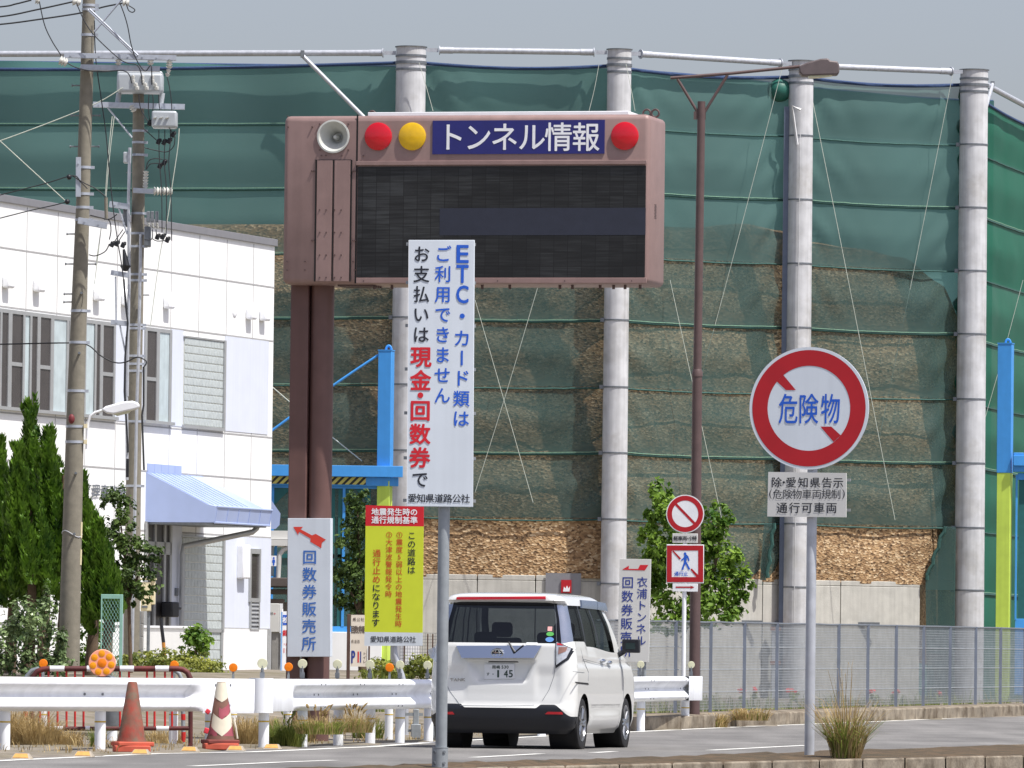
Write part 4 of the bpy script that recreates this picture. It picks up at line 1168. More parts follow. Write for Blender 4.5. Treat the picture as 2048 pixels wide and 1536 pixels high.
# pale panels between the windows
b = MB()
for x0, x1 in ((228, 286), (341, 365), (449, 536)): b.span(wl(x0, 760)[0], wl(x1, 760)[0], -.012, .05, zsill, zwt)
b.span(wl(444, 1160)[0], -.002, -.012, .05, zpl, z3); b.split('pale_panel', 'wallb', bld)
b = MB()
for z in (z1a, zwt + .02, zsill - .05, z2, z3 + .02, zpl): b.span(xl, .0, -.006 if z != zpl else -.014, .02, z - .014, z + .014)
for px in (-3, 53, 115, 175, 235, 287, 343, 399, 454, 507):
    x = wl(px, 520)[0]; b.span(x - .01, x + .01, -.005, .02, zsill - .05, ztop - .1)
    if px > 200: b.span(x - .01, x + .01, -.005, .02, -.6, z2 + (zsill - z2))
    else: b.span(x - .01, x + .01, -.005, .02, 2.8, zsill - .05)
b.build('panel_joint', 'joint', bld)
def gblocks(px0, px1, pyc, zt, zb, cols):
    x0, x1 = wl(px0, pyc)[0], wl(px1, pyc)[0]
    b = MB(); b.span(x0, x1, -.02, .02, zb, zt); g = b.build('glass_block_window', 'gmortar', bld)
    cw = (x1 - x0) / cols; rows = max(1, round((zt - zb) / cw)); ch = (zt - zb) / rows
    b = MB()
    for i in range(cols):
        for j in range(rows):
            b.span(x0 + i * cw + .006, x0 + (i + 1) * cw - .006, -.034, -.02, zb + j * ch + .012, zb + (j + 1) * ch - .012)
    b.build('glass_block', 'gblock', g, bev=.006)
    b = MB(); b.span(x1, x1 + .1, -.06, .02, zb - .06, zt + .03); b.span(x0 - .05, x1, -.06, .02, zb - .06, zb); b.span(x0 - .05, x1, -.05, .02, zt, zt + .03); b.build('frame', 'trim', g)
gblocks(366, 443, 760, wl(405, 679)[1], wl(405, 853)[1], 13)
gblocks(361, 441, 1160, wl(400, 1076)[1], wl(400, 1258)[1], 13)
gblocks(398, 437, 1300, wl(420, 1262)[1], wl(420, 1338)[1], 6)
def window(px0, px1, panes, zt, zb):
    x0, x1 = wl(px0, 740)[0], wl(px1, 740)[0]
    b = MB(); b.span(x0, x1, -.03, .03, zt - .07, zt); b.span(x0 - .06, x1 + .06, -.09, .03, zb, zb + .06); b.span(x0, x0 + .09, -.03, .03, zb + .06, zt - .07); b.span(x1 - .09, x1, -.03, .03, zb + .06, zt - .07)
    fr_ = b.build('window', 'trim', bld)
    for a, c, kind in panes:
        xa, xb = wl(a, 740)[0], wl(c, 740)[0]
        b = MB(); b.span(xa, xb, -.012, .0, zb + .06, zt - .07); b.build('pane', 'pane' if kind == 'd' else 'curtain', fr_)
        b = MB(); b.span(xa - .05, xa + .05, -.035, -.012, zb + .06, zt - .07); b.span(xb - .05, xb + .05, -.034, -.013, zb + .06, zt - .07)
        if kind == 'd' and c - a > 18: b.span(xa + .05, xb - .05, -.028, -.012, (zt + zb) / 2 - .1, (zt + zb) / 2 - .03)
        b.build('sash', 'trim', fr_)
window(-70, 228, [(-60, -20, 'c'), (-20, -2, 'd'), (-2, 15, 'd'), (18, 44, 'd'), (44, 58, 'c'), (58, 73, 'd'), (75, 100, 'd'), (102, 132, 'c'), (137, 165, 'd'), (167, 188, 'c'), (188, 199, 'd'), (201, 226, 'd')], zwt - .02, zsill)
window(287, 341, [(289, 312, 'd'), (314, 338, 'c')], zwt - .02, zsill)
# vent hoods
hoods = [(9.5, 562), (71, 570), (191, 588), (247, 598), (331, 604), (496, 626), (523, 629)]
proto = None
for i, (px, py) in enumerate(hoods):
    x, z = wl(px, py)
    if proto is None:
        b = MB()
        def hood(u, v):
            a = math.pi * u; r = .15; q = math.sin(math.pi / 2 * min(v * 1.4, 1))
            return (r * math.cos(a), -.16 * q, .05 + (r + .08) * math.sin(a) * (1 - v * .25) if v < 1 else .05 + r * math.sin(a) * .7)
        pts = [(math.cos(a) * .15, math.sin(a) * .16) for a in [math.pi * k / 12 for k in range(13)]]
        poly = [(.15, -.16)] + pts + [(-.15, -.16)]
        poly = [(p[0], p[1] + .03) for p in poly]
        b.prism(poly, -.15, 0)
        proto = b.build('vent_hood', 'white', bld, bev=.04); o = proto
    else:
        o = proto.copy(); COL.objects.link(o)
    o.location = (x, 0, z)
b = MB(); x, z = wl(469, 621); b.lathe([(.001, -.02), (.09, -.02), (.13, -.012), (.14, 0)], (x, 0, z), 'y', 24); b.build('round_vent', 'white', bld, smooth=40)
# blurred metal letters on the wall
b = MB()
for i, ch in enumerate('管理事務所'):
    x = wl(172 + i * 17.5, 982)[0]; vs, fs, a0, a1, c0, c1 = glyph(ch, .02)
    z = wl(172 + i * 17.5, 982 + i * 1.2)[1]
    b.add([(x + (v[0] - .5) * .42, -.03, z + (v[1] - .38) * .3) for v in vs], fs)
b.build('wall_lettering', 'galvdark', bld)
# entrance, canopy
xd0, xd1 = wl(288, 1150)[0], wl(338, 1150)[0]
b = MB(); b.span(xd0, xd1, -.02, .02, wl(310, 1257)[1], wl(310, 1044)[1]); dr = b.build('entrance', 'voiddk', bld)
b = MB()
for px in (289, 306, 325, 337): x = wl(px, 1150)[0]; b.span(x - .05, x + .05, -.05, -.02, wl(310, 1257)[1], wl(310, 1044)[1])
z = wl(310, 1096)[1]; b.span(xd0, xd1, -.05, -.02, z - .12, z + .12); b.build('frame', 'trim', dr)
b = MB(); b.span(xd1 + .02, wl(360, 1150)[0], -.03, .02, wl(350, 1257)[1], wl(350, 1046)[1]); b.build('door_column', 'wallb', bld)
zu = wl(290, 1044)[1]; zt_ = wl(290, 944)[1]
xn = wl(291, 1000)[0]; xf = xn + 3.0
dp = 1.42
prof = [(0, zu), (dp, zu), (dp + .05, zu + .3), (dp * .9, zu + .34), (.0, zt_)]
b = MB(); n = len(prof)
vs = [(xn, -p[0], p[1]) for p in prof] + [(xf, -p[0], p[1]) for p in prof]
b.add(vs, [list(range(n)), list(range(2 * n - 1, n - 1, -1))] + [(i + n, i, (i + 1) % n, (i + 1) % n + n) for i in range(n)])
cn = b.build('canopy', 'canopy', bld)
b = MB()
for k in range(9):
    x = xn + .05 + (xf - xn - .1) * k / 11
    p0, p1 = Vector((x, -dp * .9, zu + .345)), Vector((x, -.02, zt_ + .005)); b.tube([p0, p1], .009, 4)
for k in range(6):
    x = xn + .02 + (xf - xn - .04) * k / 5
    b.tube([(x, -dp - .003, zu + .01), (x, -dp - .053, zu + .3)], .012, 4)
b.tube([(xn, -dp - .05, zu + .3), (xf, -dp - .05, zu + .3)], .02, 6); b.tube([(xn, -dp, zu), (xf, -dp, zu)], .02, 6)
b.split('standing_seam', 'canopy', cn)
b = MB()
for k in range(5): b.span(xn + .05 + k * .36, xn + .4 + k * .36, -.02, 0, zt_ - .02, zt_ + .17)
b.build('flashing', 'canopy', cn)
pts = [(536, 996), (541, 998), (561, 1027), (559, 1050), (551, 1058), (536, 1058)]
b = MB(); vs = [WB.loc(P(x_, y_, 150.6)) for x_, y_ in pts] + [WB.loc(P(x_, y_, 153)) for x_, y_ in pts]; n = len(pts)
b.add(vs, [list(range(n - 1, -1, -1)), list(range(n, 2 * n))] + [(i, (i + 1) % n, (i + 1) % n + n, i + n) for i in range(n)]); b.build('side_canopy', 'canopy', bld)
b = MB(); b.span(xn + .05, xf - .05, -dp + .05, -.01, zu - .04, zu - .004); b.build('soffit', 'galvdark', cn)
pd = wl(365, 1098, -.12); pe = wl(512, 1056, -1.2)
b = MB(); b.tube([(pe[0] + .05, -1.2, zu - .04), (pe[0] + .05, -1.2, pe[1]), (pe[0] - .05, -1.15, pe[1] - .08), (pd[0], -.13, pd[1] + .05), (pd[0], -.12, pd[1] - .1), (pd[0], -.12, wl(364, 1252)[1])], .055, 8); b.build('downpipe', 'trim', bld, smooth=50)
b = MB(); b.tube([wl(518, 1020) and (wl(533, 1258)[0], -.06, zpl), (wl(533, 1258)[0], -.06, -.3)], .04, 8); b.build('downpipe', 'trim', bld, smooth=50)
b = MB(); a, c = wl(472, 1157), wl(487, 1090); b.span(a[0], c[0], -.16, 0, a[1], c[1]); b.build('wall_lamp', 'white', bld, bev=.03)
a, c = wl(498, 1196), wl(515, 1108); b = MB(); b.span(a[0], c[0], -.02, .02, a[1], c[1]); nw = b.build('window', 'pane', bld)
b = MB(); b.span(a[0] - .08, a[0], -.05, .02, a[1] - .08, c[1] + .1); b.span(c[0], c[0] + .08, -.05, .02, a[1] - .08, c[1] + .1); b.span(a[0], c[0], -.05, .02, c[1], c[1] + .1); b.span(a[0], c[0], -.05, .02, a[1] - .08, a[1]); b.build('frame', 'trim', nw)
a, c = wl(498, 1259), wl(514, 1203); b = MB()
for k in range(7): z = a[1] + (c[1] - a[1]) * k / 7; b.add([(a[0], -.05, z), (c[0], -.05, z), (c[0], -.01, z + .07), (a[0], -.01, z + .07)], [(0, 1, 2, 3)])
b.span(a[0] - .05, a[0], -.05, 0, a[1], c[1]); b.span(c[0], c[0] + .05, -.05, 0, a[1], c[1]); b.build('louvre', 'trim', bld)
b = MB(); a, c = wl(340, 1234, -.25), wl(354, 1204, -.25); b.span(a[0], c[0], -.3, -.06, a[1], c[1]); b.span(a[0] + .05, a[0] + .5, -.3, -.1, (a[1] + c[1]) / 2, (a[1] + c[1]) / 2 + .05); b.build('letter_box', 'black', bld, bev=.04)
b = MB(); a, c = wl(346, 1191), wl(350, 1176); b.span(a[0], c[0], -.08, 0, a[1], c[1]); b.build('intercom', 'galvdark', bld, bev=.01)
b = MB(); b.span(wl(444, 1300)[0], .02, -.03, .02, -.7, zpl - .015); b.build('plinth', 'wallw', bld)

# low wall in front of the entrance and things beside it
D = 141
def at(px, py, D): return P(px, py, D)
lw = at(286, 1340, D); 
t = thing('garden_wall', 'low white rendered wall in front of the building entrance', 'wall', (lw.x, D, terr(lw.x, D)))
F_ = Fr(t.location)
a, c = F_.L(284, 1330), F_.L(401, 1258); b = MB(); b.span(a[0], c[0], 0, .2, -.3, c[1]); b.build('render', 'wallw', t, bev=.01)
b = MB(); b.span(a[0] - .02, c[0] + .02, -.02, .22, c[1], c[1] + .05); b.build('coping', 'white', t, bev=.01)
gp = at(268, 1320, 135); t = thing('block_pillar', 'grey concrete block pillar left of the low white wall', 'pillar', (gp.x, 135, terr(gp.x, 135))); F_ = Fr(t.location)
M['block'] = mat('concrete block', (150, 148, 144), .9, 0, .14, 5, streak=.2, bump=.3)
b = MB(); a = F_.L(255, 1320); c = F_.L(286, 1222)
nb = 5
for k in range(nb): z0 = -.1 + (c[1] + .1) * k / nb; b.span(a[0], c[0], 0, .3, z0 + .006, -.1 + (c[1] + .1) * (k + 1) / nb - .002)
b.build('block_course', 'block', t, bev=.008)
b = MB(); p = F_.L(279, 1300); b.tube([(p[0], -.03, 0), (p[0], -.03, c[1])], .012, 6); b.build('conduit', 'galvdark', t)
pp = at(249, 1330, 134); t = thing('drain_post', 'pale grey plastic post standing between the green mesh gate and block pillar', 'post', (pp.x, 134, terr(pp.x, 134))); F_ = Fr(t.location)
b = MB(); b.cyl((0, 0, -.1), (0, 0, F_.L(249, 1222)[1]), .06, n=16); b.build('tube', 'wallb', t, smooth=50); b = MB(); b.lathe([(.06, 0), (.068, 0), (.06, .03), (.001, .04)], (0, 0, F_.L(249, 1222)[1]), 'z', 16); b.build('cap', 'wallb', t, smooth=50)
cb = at(294, 1225, 137); t = thing('electrical_box', 'cream metal electrical cabinet beside the building entrance', 'electrical box', (cb.x, 137, terr(cb.x, 137))); F_ = Fr(t.location)
M['creambox'] = mat('cream cabinet paint', (226, 214, 176), .5, 0, .05)
a, c = F_.L(281, 1222), F_.L(310, 1160); b = MB(); b.span(a[0], a[0] + (c[0] - a[0]) * .72, 0, .3, a[1], c[1] - .04); b.span(a[0] + (c[0] - a[0]) * .72, c[0], .04, .3, a[1] + .12, c[1]); b.build('cabinet', 'creambox', t, bev=.015)
b = MB(); b.span(a[0] - .03, c[0] + .02, -.02, .32, c[1], c[1] + .03); b.build('lid', 'creambox', t, bev=.01)
b = MB(); 
for e in (.1, .55): b.cyl((a[0] + e * (c[0] - a[0]), .15, -.1), (a[0] + e * (c[0] - a[0]), .15, a[1]), .03, n=8)
b.build('leg', 'galvdark', t)
b = MB(); b.span(a[0] + .02, a[0] + (c[0] - a[0]) * .5, -.012, 0, a[1] + .06, a[1] + .1); b.build('handle', 'galvdark', t)
# green mesh gate
M['greenmet'] = mat('pale green metal', (142, 186, 172), .5, .1, .08)
go = at(222, 1335, 116.2); t = thing('mesh_gate', 'narrow pale green wire mesh gate standing beside the junipers', 'gate', (go.x, 116.2, terr(go.x, 116.2))); F_ = Fr(t.location, R_(0))
a, c = F_.L(200, 1338), F_.L(246, 1189); b = MB()
b.span(a[0], a[0] + .02, 0, .05, -.2, c[1]); b.span(c[0] - .05, c[0], 0, .05, -.2, c[1]); b.span(a[0] + .02, c[0] - .05, 0, .05, c[1] - .07, c[1]); b.build('frame', 'greenmet', t, bev=.006)
b = MB(); w_, h_ = c[0] - a[0], c[1] - .07
nd = 26
for k in range(-nd, nd):
    for sg in (1, -1):
        x0 = k * .05 if sg > 0 else k * .05 + w_ * 0 + .02
        pts = []
        z0, z1 = 0.0, h_
        # diagonal wire clipped to the frame
        dx = .55
        xa, za, xb, zb_ = (x0, z0, x0 + h_ * dx, z1) if sg > 0 else (w_ - x0, z0, w_ - x0 - h_ * dx, z1)
        ts = []
        def cl(x): return (x - xa) / (xb - xa)
        t0, t1 = sorted((cl(.02), cl(w_ - .05))); t0, t1 = max(0, t0), min(1, t1)
        if t1 > t0 + .02: b.cyl((a[0] + xa + (xb - xa) * t0, .02 + .006 * sg, za + (zb_ - za) * t0), (a[0] + xa + (xb - xa) * t1, .02 + .006 * sg, za + (zb_ - za) * t1), .0045, n=4, caps=False)
b.build('wire_mesh', 'greenmet', t)
# leaning striped stake
st = at(331, 1312, 133); t = thing('warning_stake', 'leaning black and orange stake rising out of the low hedge', 'stake', (st.x, 133, terr(st.x, 133)))
b = MB(); q0, q1, q2 = (0, 0, 0), at(327, 1285, 133) - Vector(t.location), at(321, 1236, 133) - Vector(t.location)
b.tube([q1, q2], .032, 10); b.build('upper_half', 'black', t, smooth=60); b = MB(); b.tube([q0, q1], .032, 10); b.build('lower_half', mat('ochre stripe', (190, 128, 52), .7), t, smooth=60)

# ---------------------------------------------------------------- plants on the left
for i, a in enumerate([(-12, 905, 119, 0, 135, 'juniper cut off by the left edge of the photo, with a low pointed tip'), (26, 868, 121, 0, 135, 'juniper second from the left edge, shorter than the tall one beside the pole'), (62, 882, 117.5, 0, 130, 'juniper third from the left edge with a slim crooked tip'), (92, 792, 120, 0, 140, 'tallest juniper, its tip just left of the concrete utility pole'), (128, 850, 118.5, 0, 150, 'juniper mostly hidden behind the concrete utility pole'), (187, 940, 118, 0, 125, 'juniper with one pointed tip right of the concrete utility pole'), (214, 1040, 117, 0, 80, 'small low juniper at the right end of the row')]):
    juniper(a[0], a[1], a[2], 0, a[4], 20 + i, a[5])
def gp_(px, D): 
    p = P(px, 1330, D); return Vector((p.x, D, terr(p.x, D)))
def bl(px, py, D, rx, rz, ry=None): 
    s = D / FPX; return (P(px, py, D), (rx * s, (ry or rx) * s, rz * s))
D = 125
shrub('shrub', 'loose dark leafed shrub in front of the slim utility pole', 'shrub', gp_(262, D), [bl(230, 1000, D, 22, 34), bl(248, 1040, D, 26, 40), bl(225, 1090, D, 26, 44), bl(255, 1110, D, 34, 40), bl(296, 1105, D, 32, 22), bl(275, 1150, D, 44, 30), bl(240, 1160, D, 28, 36), bl(292, 1185, D, 26, 18), bl(262, 1195, D, 22, 22)], 3600, .085, 'leaf_dark', 5,
      [([gp_(262, D), P(258, 1220, D), P(250, 1120, D), P(236, 1000, D)], [.035, .03, .02, .008]), ([P(259, 1200, D), P(280, 1140, D), P(300, 1105, D)], [.025, .018, .006])])
D = 114
shrub('shrub', 'glossy leafed bush in front of the concrete utility pole base', 'shrub', gp_(112, D), [bl(60, 1250, D, 52, 50), bl(95, 1215, D, 22, 40), bl(108, 1285, D, 24, 50), bl(20, 1290, D, 48, 52), bl(40, 1330, D, 60, 30), bl(105, 1330, D, 40, 30)], 4200, .075, 'leaf_gloss', 6, [([gp_(70, D), P(66, 1270, D)], [.03, .015])])
D = 121
shrub('shrub', 'green bush between the concrete pole and the green mesh gate', 'shrub', gp_(180, D), [bl(178, 1215, D, 20, 26), bl(184, 1260, D, 24, 40), bl(176, 1315, D, 30, 30)], 1500, .08, 'leaf_bright', 7, [([gp_(180, D), P(180, 1240, D)], [.03, .012])])
D = 136
shrub('shrub', 'small round bright green bush against the low white wall', 'shrub', gp_(390, D), [bl(390, 1280, D, 30, 24), bl(376, 1272, D, 16, 16), bl(405, 1290, D, 18, 18), bl(392, 1300, D, 26, 16)], 1500, .085, 'leaf_bright', 8, [([gp_(392, D), P(391, 1300, D)], [.03, .02])])
D = 128
t = shrub('hedge', 'low rounded yellowish hedge behind the red and white barrier', 'hedge', gp_(340, D), [bl(300, 1330, D, 60, 26, 90), bl(350, 1325, D, 60, 24, 90), bl(395, 1330, D, 50, 24, 80), bl(265, 1335, D, 40, 24, 60), bl(425, 1345, D, 30, 16, 50)], 4200, .075, 'leaf_hedge', 9)
D = 108
shrub('hedge', 'low clipped hedge below the yellow sign', 'hedge', gp_(815, D), [bl(762, 1338, D, 40, 20, 60), bl(800, 1340, D, 40, 18, 60), bl(842, 1335, D, 40, 22, 60), bl(872, 1335, D, 30, 22, 60)], 2600, .06, 'leaf_hedge', 10)
b = MB(); rnd = random.Random(4); g0 = gp_(765, 106)
blades(b, (0, 0, .2), 60, .62, .25, .008, rnd, .5); t = tag(b.build('grass_clump', 'grassgreen'), 'tall thin green grass sprouting from the hedge below the yellow sign', 'grass'); t.location = g0
D = 152
shrub('tree', 'dark evergreen tree beside the brown board column', 'tree', gp_(722, D), [bl(712, 1010, D, 28, 26), bl(728, 1040, D, 34, 34), bl(700, 1075, D, 34, 34), bl(735, 1090, D, 34, 40), bl(690, 1150, D, 28, 34), bl(728, 1150, D, 40, 40), bl(712, 1205, D, 42, 34), bl(745, 1200, D, 26, 40), bl(690, 1205, D, 22, 20)], 5200, .1, 'leaf_dark', 11,
      [([gp_(725, D), P(722, 1240, D), P(718, 1120, D), P(715, 1020, D)], [.09, .07, .04, .015]), ([P(722, 1235, D), P(700, 1180, D), P(688, 1150, D)], [.04, .025, .01])])
D = 121
shrub('tree', 'bright green leafy tree behind the small red signs', 'tree', gp_(1390, D), [bl(1325, 995, D, 26, 34), bl(1300, 1075, D, 22, 40), bl(1478, 1170, D, 24, 34), bl(1300, 1180, D, 20, 50), bl(1320, 1040, D, 30, 34), bl(1355, 1050, D, 40, 44), bl(1430, 1050, D, 34, 40), bl(1450, 1035, D, 24, 22), bl(1320, 1105, D, 32, 50), bl(1370, 1120, D, 50, 54), bl(1430, 1120, D, 42, 50), bl(1320, 1190, D, 32, 44), bl(1390, 1200, D, 60, 50), bl(1460, 1180, D, 36, 38), bl(1452, 1225, D, 34, 26), bl(1350, 1240, D, 56, 24)], 8200, .1, 'leaf_bright', 12,
      [([gp_(1390, D), P(1390, 1250, D), P(1380, 1120, D), P(1350, 1010, D)], [.09, .07, .045, .015]), ([P(1388, 1240, D), P(1430, 1130, D), P(1445, 1050, D)], [.05, .03, .012]), ([P(1386, 1200, D), P(1330, 1110, D)], [.04, .015])])
# ---------------------------------------------------------------- utility poles
def c1(x, y): return x / 3.657, y / 3.657
def c2(x, y): return x / 3.657, 400 + y / 3.657
M['armgalv'] = mat('crossarm steel', (178, 184, 194), .45, .3, .1, 12)
M['switch'] = mat('switchgear enamel', (172, 178, 182), .4, .1, .06)
def poletube(name, D, spec, t, m='polec'):
    b = MB(); b.tube([P(x, y, D) for x, y, r in spec], [r * D / FPX for x, y, r in spec], 28); return b.build(name, m, t, smooth=60, world=True)
def arm(t, D, a, c, h, name='crossarm', dep=.09):
    p, q = P(*a, D), P(*c, D); h_ = h * D / FPX; b = MB(); d = (q - p); L = d.length; ang = math.atan2(d.z, d.x); R3 = Matrix.Rotation(-ang, 3, 'Y')
    mid = (p + q) / 2
    b.box(mid + R3 @ Vector((0, -dep / 2, 0)), (L, .008, h_), R3); b.box(mid + R3 @ Vector((0, 0, h_ / 2)), (L, dep, .008), R3); b.box(mid + R3 @ Vector((0, 0, -h_ / 2)), (L, dep, .008), R3)
    for k in range(int(L / .22)):
        x = -L / 2 + .1 + k * .22; c_ = mid + R3 @ Vector((x, -dep / 2 - .004, 0)); b.cyl(c_, c_ + Vector((0, -.012, 0)), .013, n=6)
    return b.build(name, 'armgalv', t, world=True)
def bands(t, D, ax, ys, r, name='clamp_band'):
    for y in ys:
        b = MB(); x, rr = ax(y); p = P(x, y, D); q = rr * D / FPX
        b.cyl(p - Vector((0, 0, .02)), p + Vector((0, 0, .02)), q + .008, n=24); b.box(p + Vector((q + .03, -.02, 0)), (.06, .03, .045))
        b.build(name, 'armgalv', t, world=True, smooth=40)
def insul(t, D, a, c, r, n=4, name='insulator', m='porcelain'):
    p, q = P(*a, D), P(*c, D); b = MB(); d = q - p; rr = r * D / FPX
    b.cyl(p, q, rr * .55, n=12)
    for k in range(n):
        o = p + d * ((k + .5) / n); u = d.normalized() * (d.length / n * .3); b.cyl(o - u, o + u, rr, rr * .7, 16)
    return b.build(name, m, t, world=True, smooth=40)
def rods(t, D, lines, r, name, m, n=6, seg=1):
    for pts in lines:
        b = MB(); b.tube([P(x, y, D + (o[0] if o else 0)) for x, y, *o in pts], r, n); b.build(name, m, t, world=True, smooth=60)
def interp(spec):
    def ax(y):
        for (x0, y0, r0), (x1, y1, r1) in zip(spec, spec[1:]):
            if y0 <= y <= y1: k = (y - y0) / (y1 - y0); return x0 + (x1 - x0) * k, r0 + (r1 - r0) * k
        return spec[-1][0], spec[-1][2]
    return ax
D1 = 115
b1 = P(141, 1335, D1); b1.z = terr(b1.x, D1)
up1 = thing('utility_pole', 'tall grey concrete utility pole that runs out of the top of the photo', 'utility pole', b1)
sp1 = [(180, -60, 12.4), (178, 0, 12.6), (166, 400, 13.6), (151.5, 800, 17.5), (140.5, 1200, 20.5), (138, 1345, 21.2)]
poletube('pole', D1, sp1, up1); ax1 = interp(sp1)
arm(up1, D1 - .25, c1(470, 405), c1(1290, 425), 9)
arm(up1, D1 - .2, c1(590, 492), c1(1170, 505), 10)
arm(up1, D1 - .25, c2(572, 150), c2(785, 190), 12)
arm(up1, D1 - .24, c1(574, 1150), c1(572, 1440), 9, 'bracket')
bands(up1, D1, ax1, [11, 19, 70, 112, 135, 335, 388, 415, 440, 622, 685, 782, 853, 884], 1)
rods(up1, D1 - .3, [[c1(640, 70), c1(1000, 412)], [c1(655, 66), c1(1010, 405)], [c1(690, 232), c1(890, -5)]], .018, 'diagonal_brace', 'armgalv')
b = MB()
for y, sides in ((171, 'l'), (231, 'lr'), (293, 'lr'), (468, 'l'), (528, 'lr'), (588, 'l'), (604, 'l'), (707, 'f'), (587, 'f'), (947, 'f'), (1068, 'f')):
    x, r = ax1(y)
    for s_ in sides:
        if s_ == 'f': p = P(x + .3 * r, y, D1); b.cyl(p + Vector((0, -r * D1 / FPX - .08, 0)), p, .02, n=8)
        else:
            sg = -1 if s_ == 'l' else 1; p = P(x + sg * (r + 15), y, D1); q = P(x + sg * r * .8, y, D1); b.cyl(p, q, .011, n=6); b.cyl(p - Vector((sg * .008, 0, 0)), p + Vector((sg * .012, 0, 0)), .02, n=8)
b.split('step_bolt', 'galvdark', up1, world=True)
insul(up1, D1 - .4, c1(436, 440), c1(492, 460), 10, 3); insul(up1, D1 - .25, c1(865, 435), c1(868, 475), 7, 2); insul(up1, D1 - .25, c1(1100, 440), c1(1103, 475), 7, 2)
insul(up1, D1 - .25, c1(1240, 430), c1(1238, 500), 7, 4); insul(up1, D1 - .25, c1(1236, 505), c1(1222, 560), 5, 2); insul(up1, D1 - .3, c1(530, 8), c1(590, 20), 9, 2); insul(up1, D1 - .3, c1(895, 15), c1(945, 18), 9, 2); insul(up1, D1 - .3, c1(262, 0), c1(290, 8), 8, 2)
b = MB()
for a, rr in ((c1(505, 1295), 5.5), (c1(492, 1475), 5.5), (c1(755, 1370), 0)):
    if rr: b.ball(P(*a, D1 - .3), rr * D1 / FPX, 10, 6)
b.split('cable_clamp', 'black', up1, world=True, smooth=80)
b = MB(); b.cyl(P(*c1(775, 1445), D1 - .1), P(*c1(778, 1600), D1 - .1), 3.5 * D1 / FPX, n=10); b.build('cable_sleeve', 'polec', up1, world=True, smooth=60)
b = MB(); x, r = ax1(835); p = P(143, 838, D1 - .2); b.ball(p, (.05, .04, .075)); b.build('red_tag', mat('dull red tag', (112, 40, 44), .6, 0, .15), up1, world=True, smooth=80)
b = MB()
for y in (1068,):
    x, r = ax1(y)
    pts = [P(x, y, D1) + Vector((math.cos(a) * (r * D1 / FPX + .004), math.sin(a) * (r * D1 / FPX + .004), .05 * math.sin(2 * a))) for a in [math.pi * (1 + k / 12) for k in range(13)]]; b.tube(pts, .008, 5)
b.build('wire_wrap', 'galv', up1, world=True)
b = MB()
for y0, y1_ in ((1044, 1076), (1099, 1130)):
    x, r = ax1((y0 + y1_) / 2); p, q = P(x + r - 1, y0, D1 - .05), P(x + r - 2, y1_, D1 - .05); b.cyl(p, q, .018, n=8)
b.split('number_strip', 'creambox', up1, world=True)
# road lamp clamped to this pole
lo = P(172, 870, D1); t = thing('pole_lamp', 'white road lamp on a curved pipe clamped to the concrete utility pole', 'street lamp', lo)
rods(t, D1 - .05, [[(174, 898), (175, 865), (176, 845), (181, 832), (190, 825), (204, 821)]], .022, 'arm', 'white', 8)
b = MB()
pr = [(203, 820), (212, 813), (246, 804), (266, 802), (277, 806), (280, 812), (276, 818), (250, 824), (228, 829), (214, 827)]
w0 = [P(x, y, D1) for x, y in pr]; b.prism([(p.x - lo.x, p.z - lo.z) for p in w0], -.14, .1); hd = b.build('lamp_head', 'white', t, bev=.05)
b = MB(); w0 = [P(x, y, D1) for x, y in ((226, 828), (262, 821), (258, 826), (234, 832))]; b.prism([(p.x - lo.x, p.z - lo.z) for p in w0], -.1, .06); b.build('lens', 'cream', hd)
b = MB()
for y in (852, 884): p = P(171, y, D1 - .05); b.box(p, (.05, .1, .06))
b.split('clamp', 'creambox', t, world=True)
# second pole
D2 = 130
b2 = P(263, 1335, D2); b2.z = terr(b2.x, D2)
up2 = thing('utility_pole', 'slimmer concrete utility pole crowded with switch boxes in front of the white building', 'utility pole', b2)
sp2 = [(277, 182, 11), (276.5, 400, 13), (269, 800, 14.5), (264, 1200, 16), (262.5, 1345, 16.5)]
poletube('pole', D2, sp2, up2); ax2 = interp(sp2)
arm(up2, D2 - .28, c1(682, 765), c1(1352, 782), 10); arm(up2, D2 - .28, c1(975, 1393), c1(1135, 1400), 9); arm(up2, D2 - .28, c2(812, 530), c2(940, 552), 9); arm(up2, D2 - .28, c2(812, 893), c2(940, 905), 9); arm(up2, D2 - .28, c2(800, 30), c2(940, 50), 11)
bands(up2, D2, ax2, [262, 285, 310, 427, 467, 493, 549, 561, 650, 657, 712, 728, 742, 843, 972], 1)
rods(up2, D2 - .3, [[c1(790, 790), c1(965, 1005)], [c2(860, 30), c2(930, 250)], [c2(875, 905), c2(915, 1110)], [c2(845, 560), c2(850, 890)]], .016, 'diagonal_brace', 'armgalv')
def boxpx(t, D, x0, y0, x1, y1, dep, name, m, bev=.03, dy=-.2):
    p, q = P(x0, y1, D), P(x1, y0, D); b = MB(); b.span(p.x, q.x, D + dy - dep / 2, D + dy + dep / 2, p.z, q.z); 
    o = b.build(name, m, t, world=True, bev=bev); return o
sw = boxpx(up2, D2, 236, 150, 328, 188, .5, 'switch_box', 'switch', .05)
b = MB(); p, q = P(237, 155, D2), P(327, 146, D2); b.span(p.x, q.x, D2 - .42, D2 + .02, p.z, q.z); b.build('lid', 'switch', sw, bev=.03).location = (-up2.location)
for px in (266, 285, 305): insul(up2, D2 - .46, (px, 150), (px + 1, 166), 4, 2, 'bushing'); insul(up2, D2 - .5, (px + 4, 166), (px + 10, 180), 5, 2, 'bushing')
for px in (238, 325): rods(up2, D2 - .2, [[(px, 186), (px - 3, 207)]], .045, 'mounting_leg', 'switch', 8)
sb = boxpx(up2, D2 - .3, 305, 225, 356, 258, .4, 'meter_box', 'switch', .04)
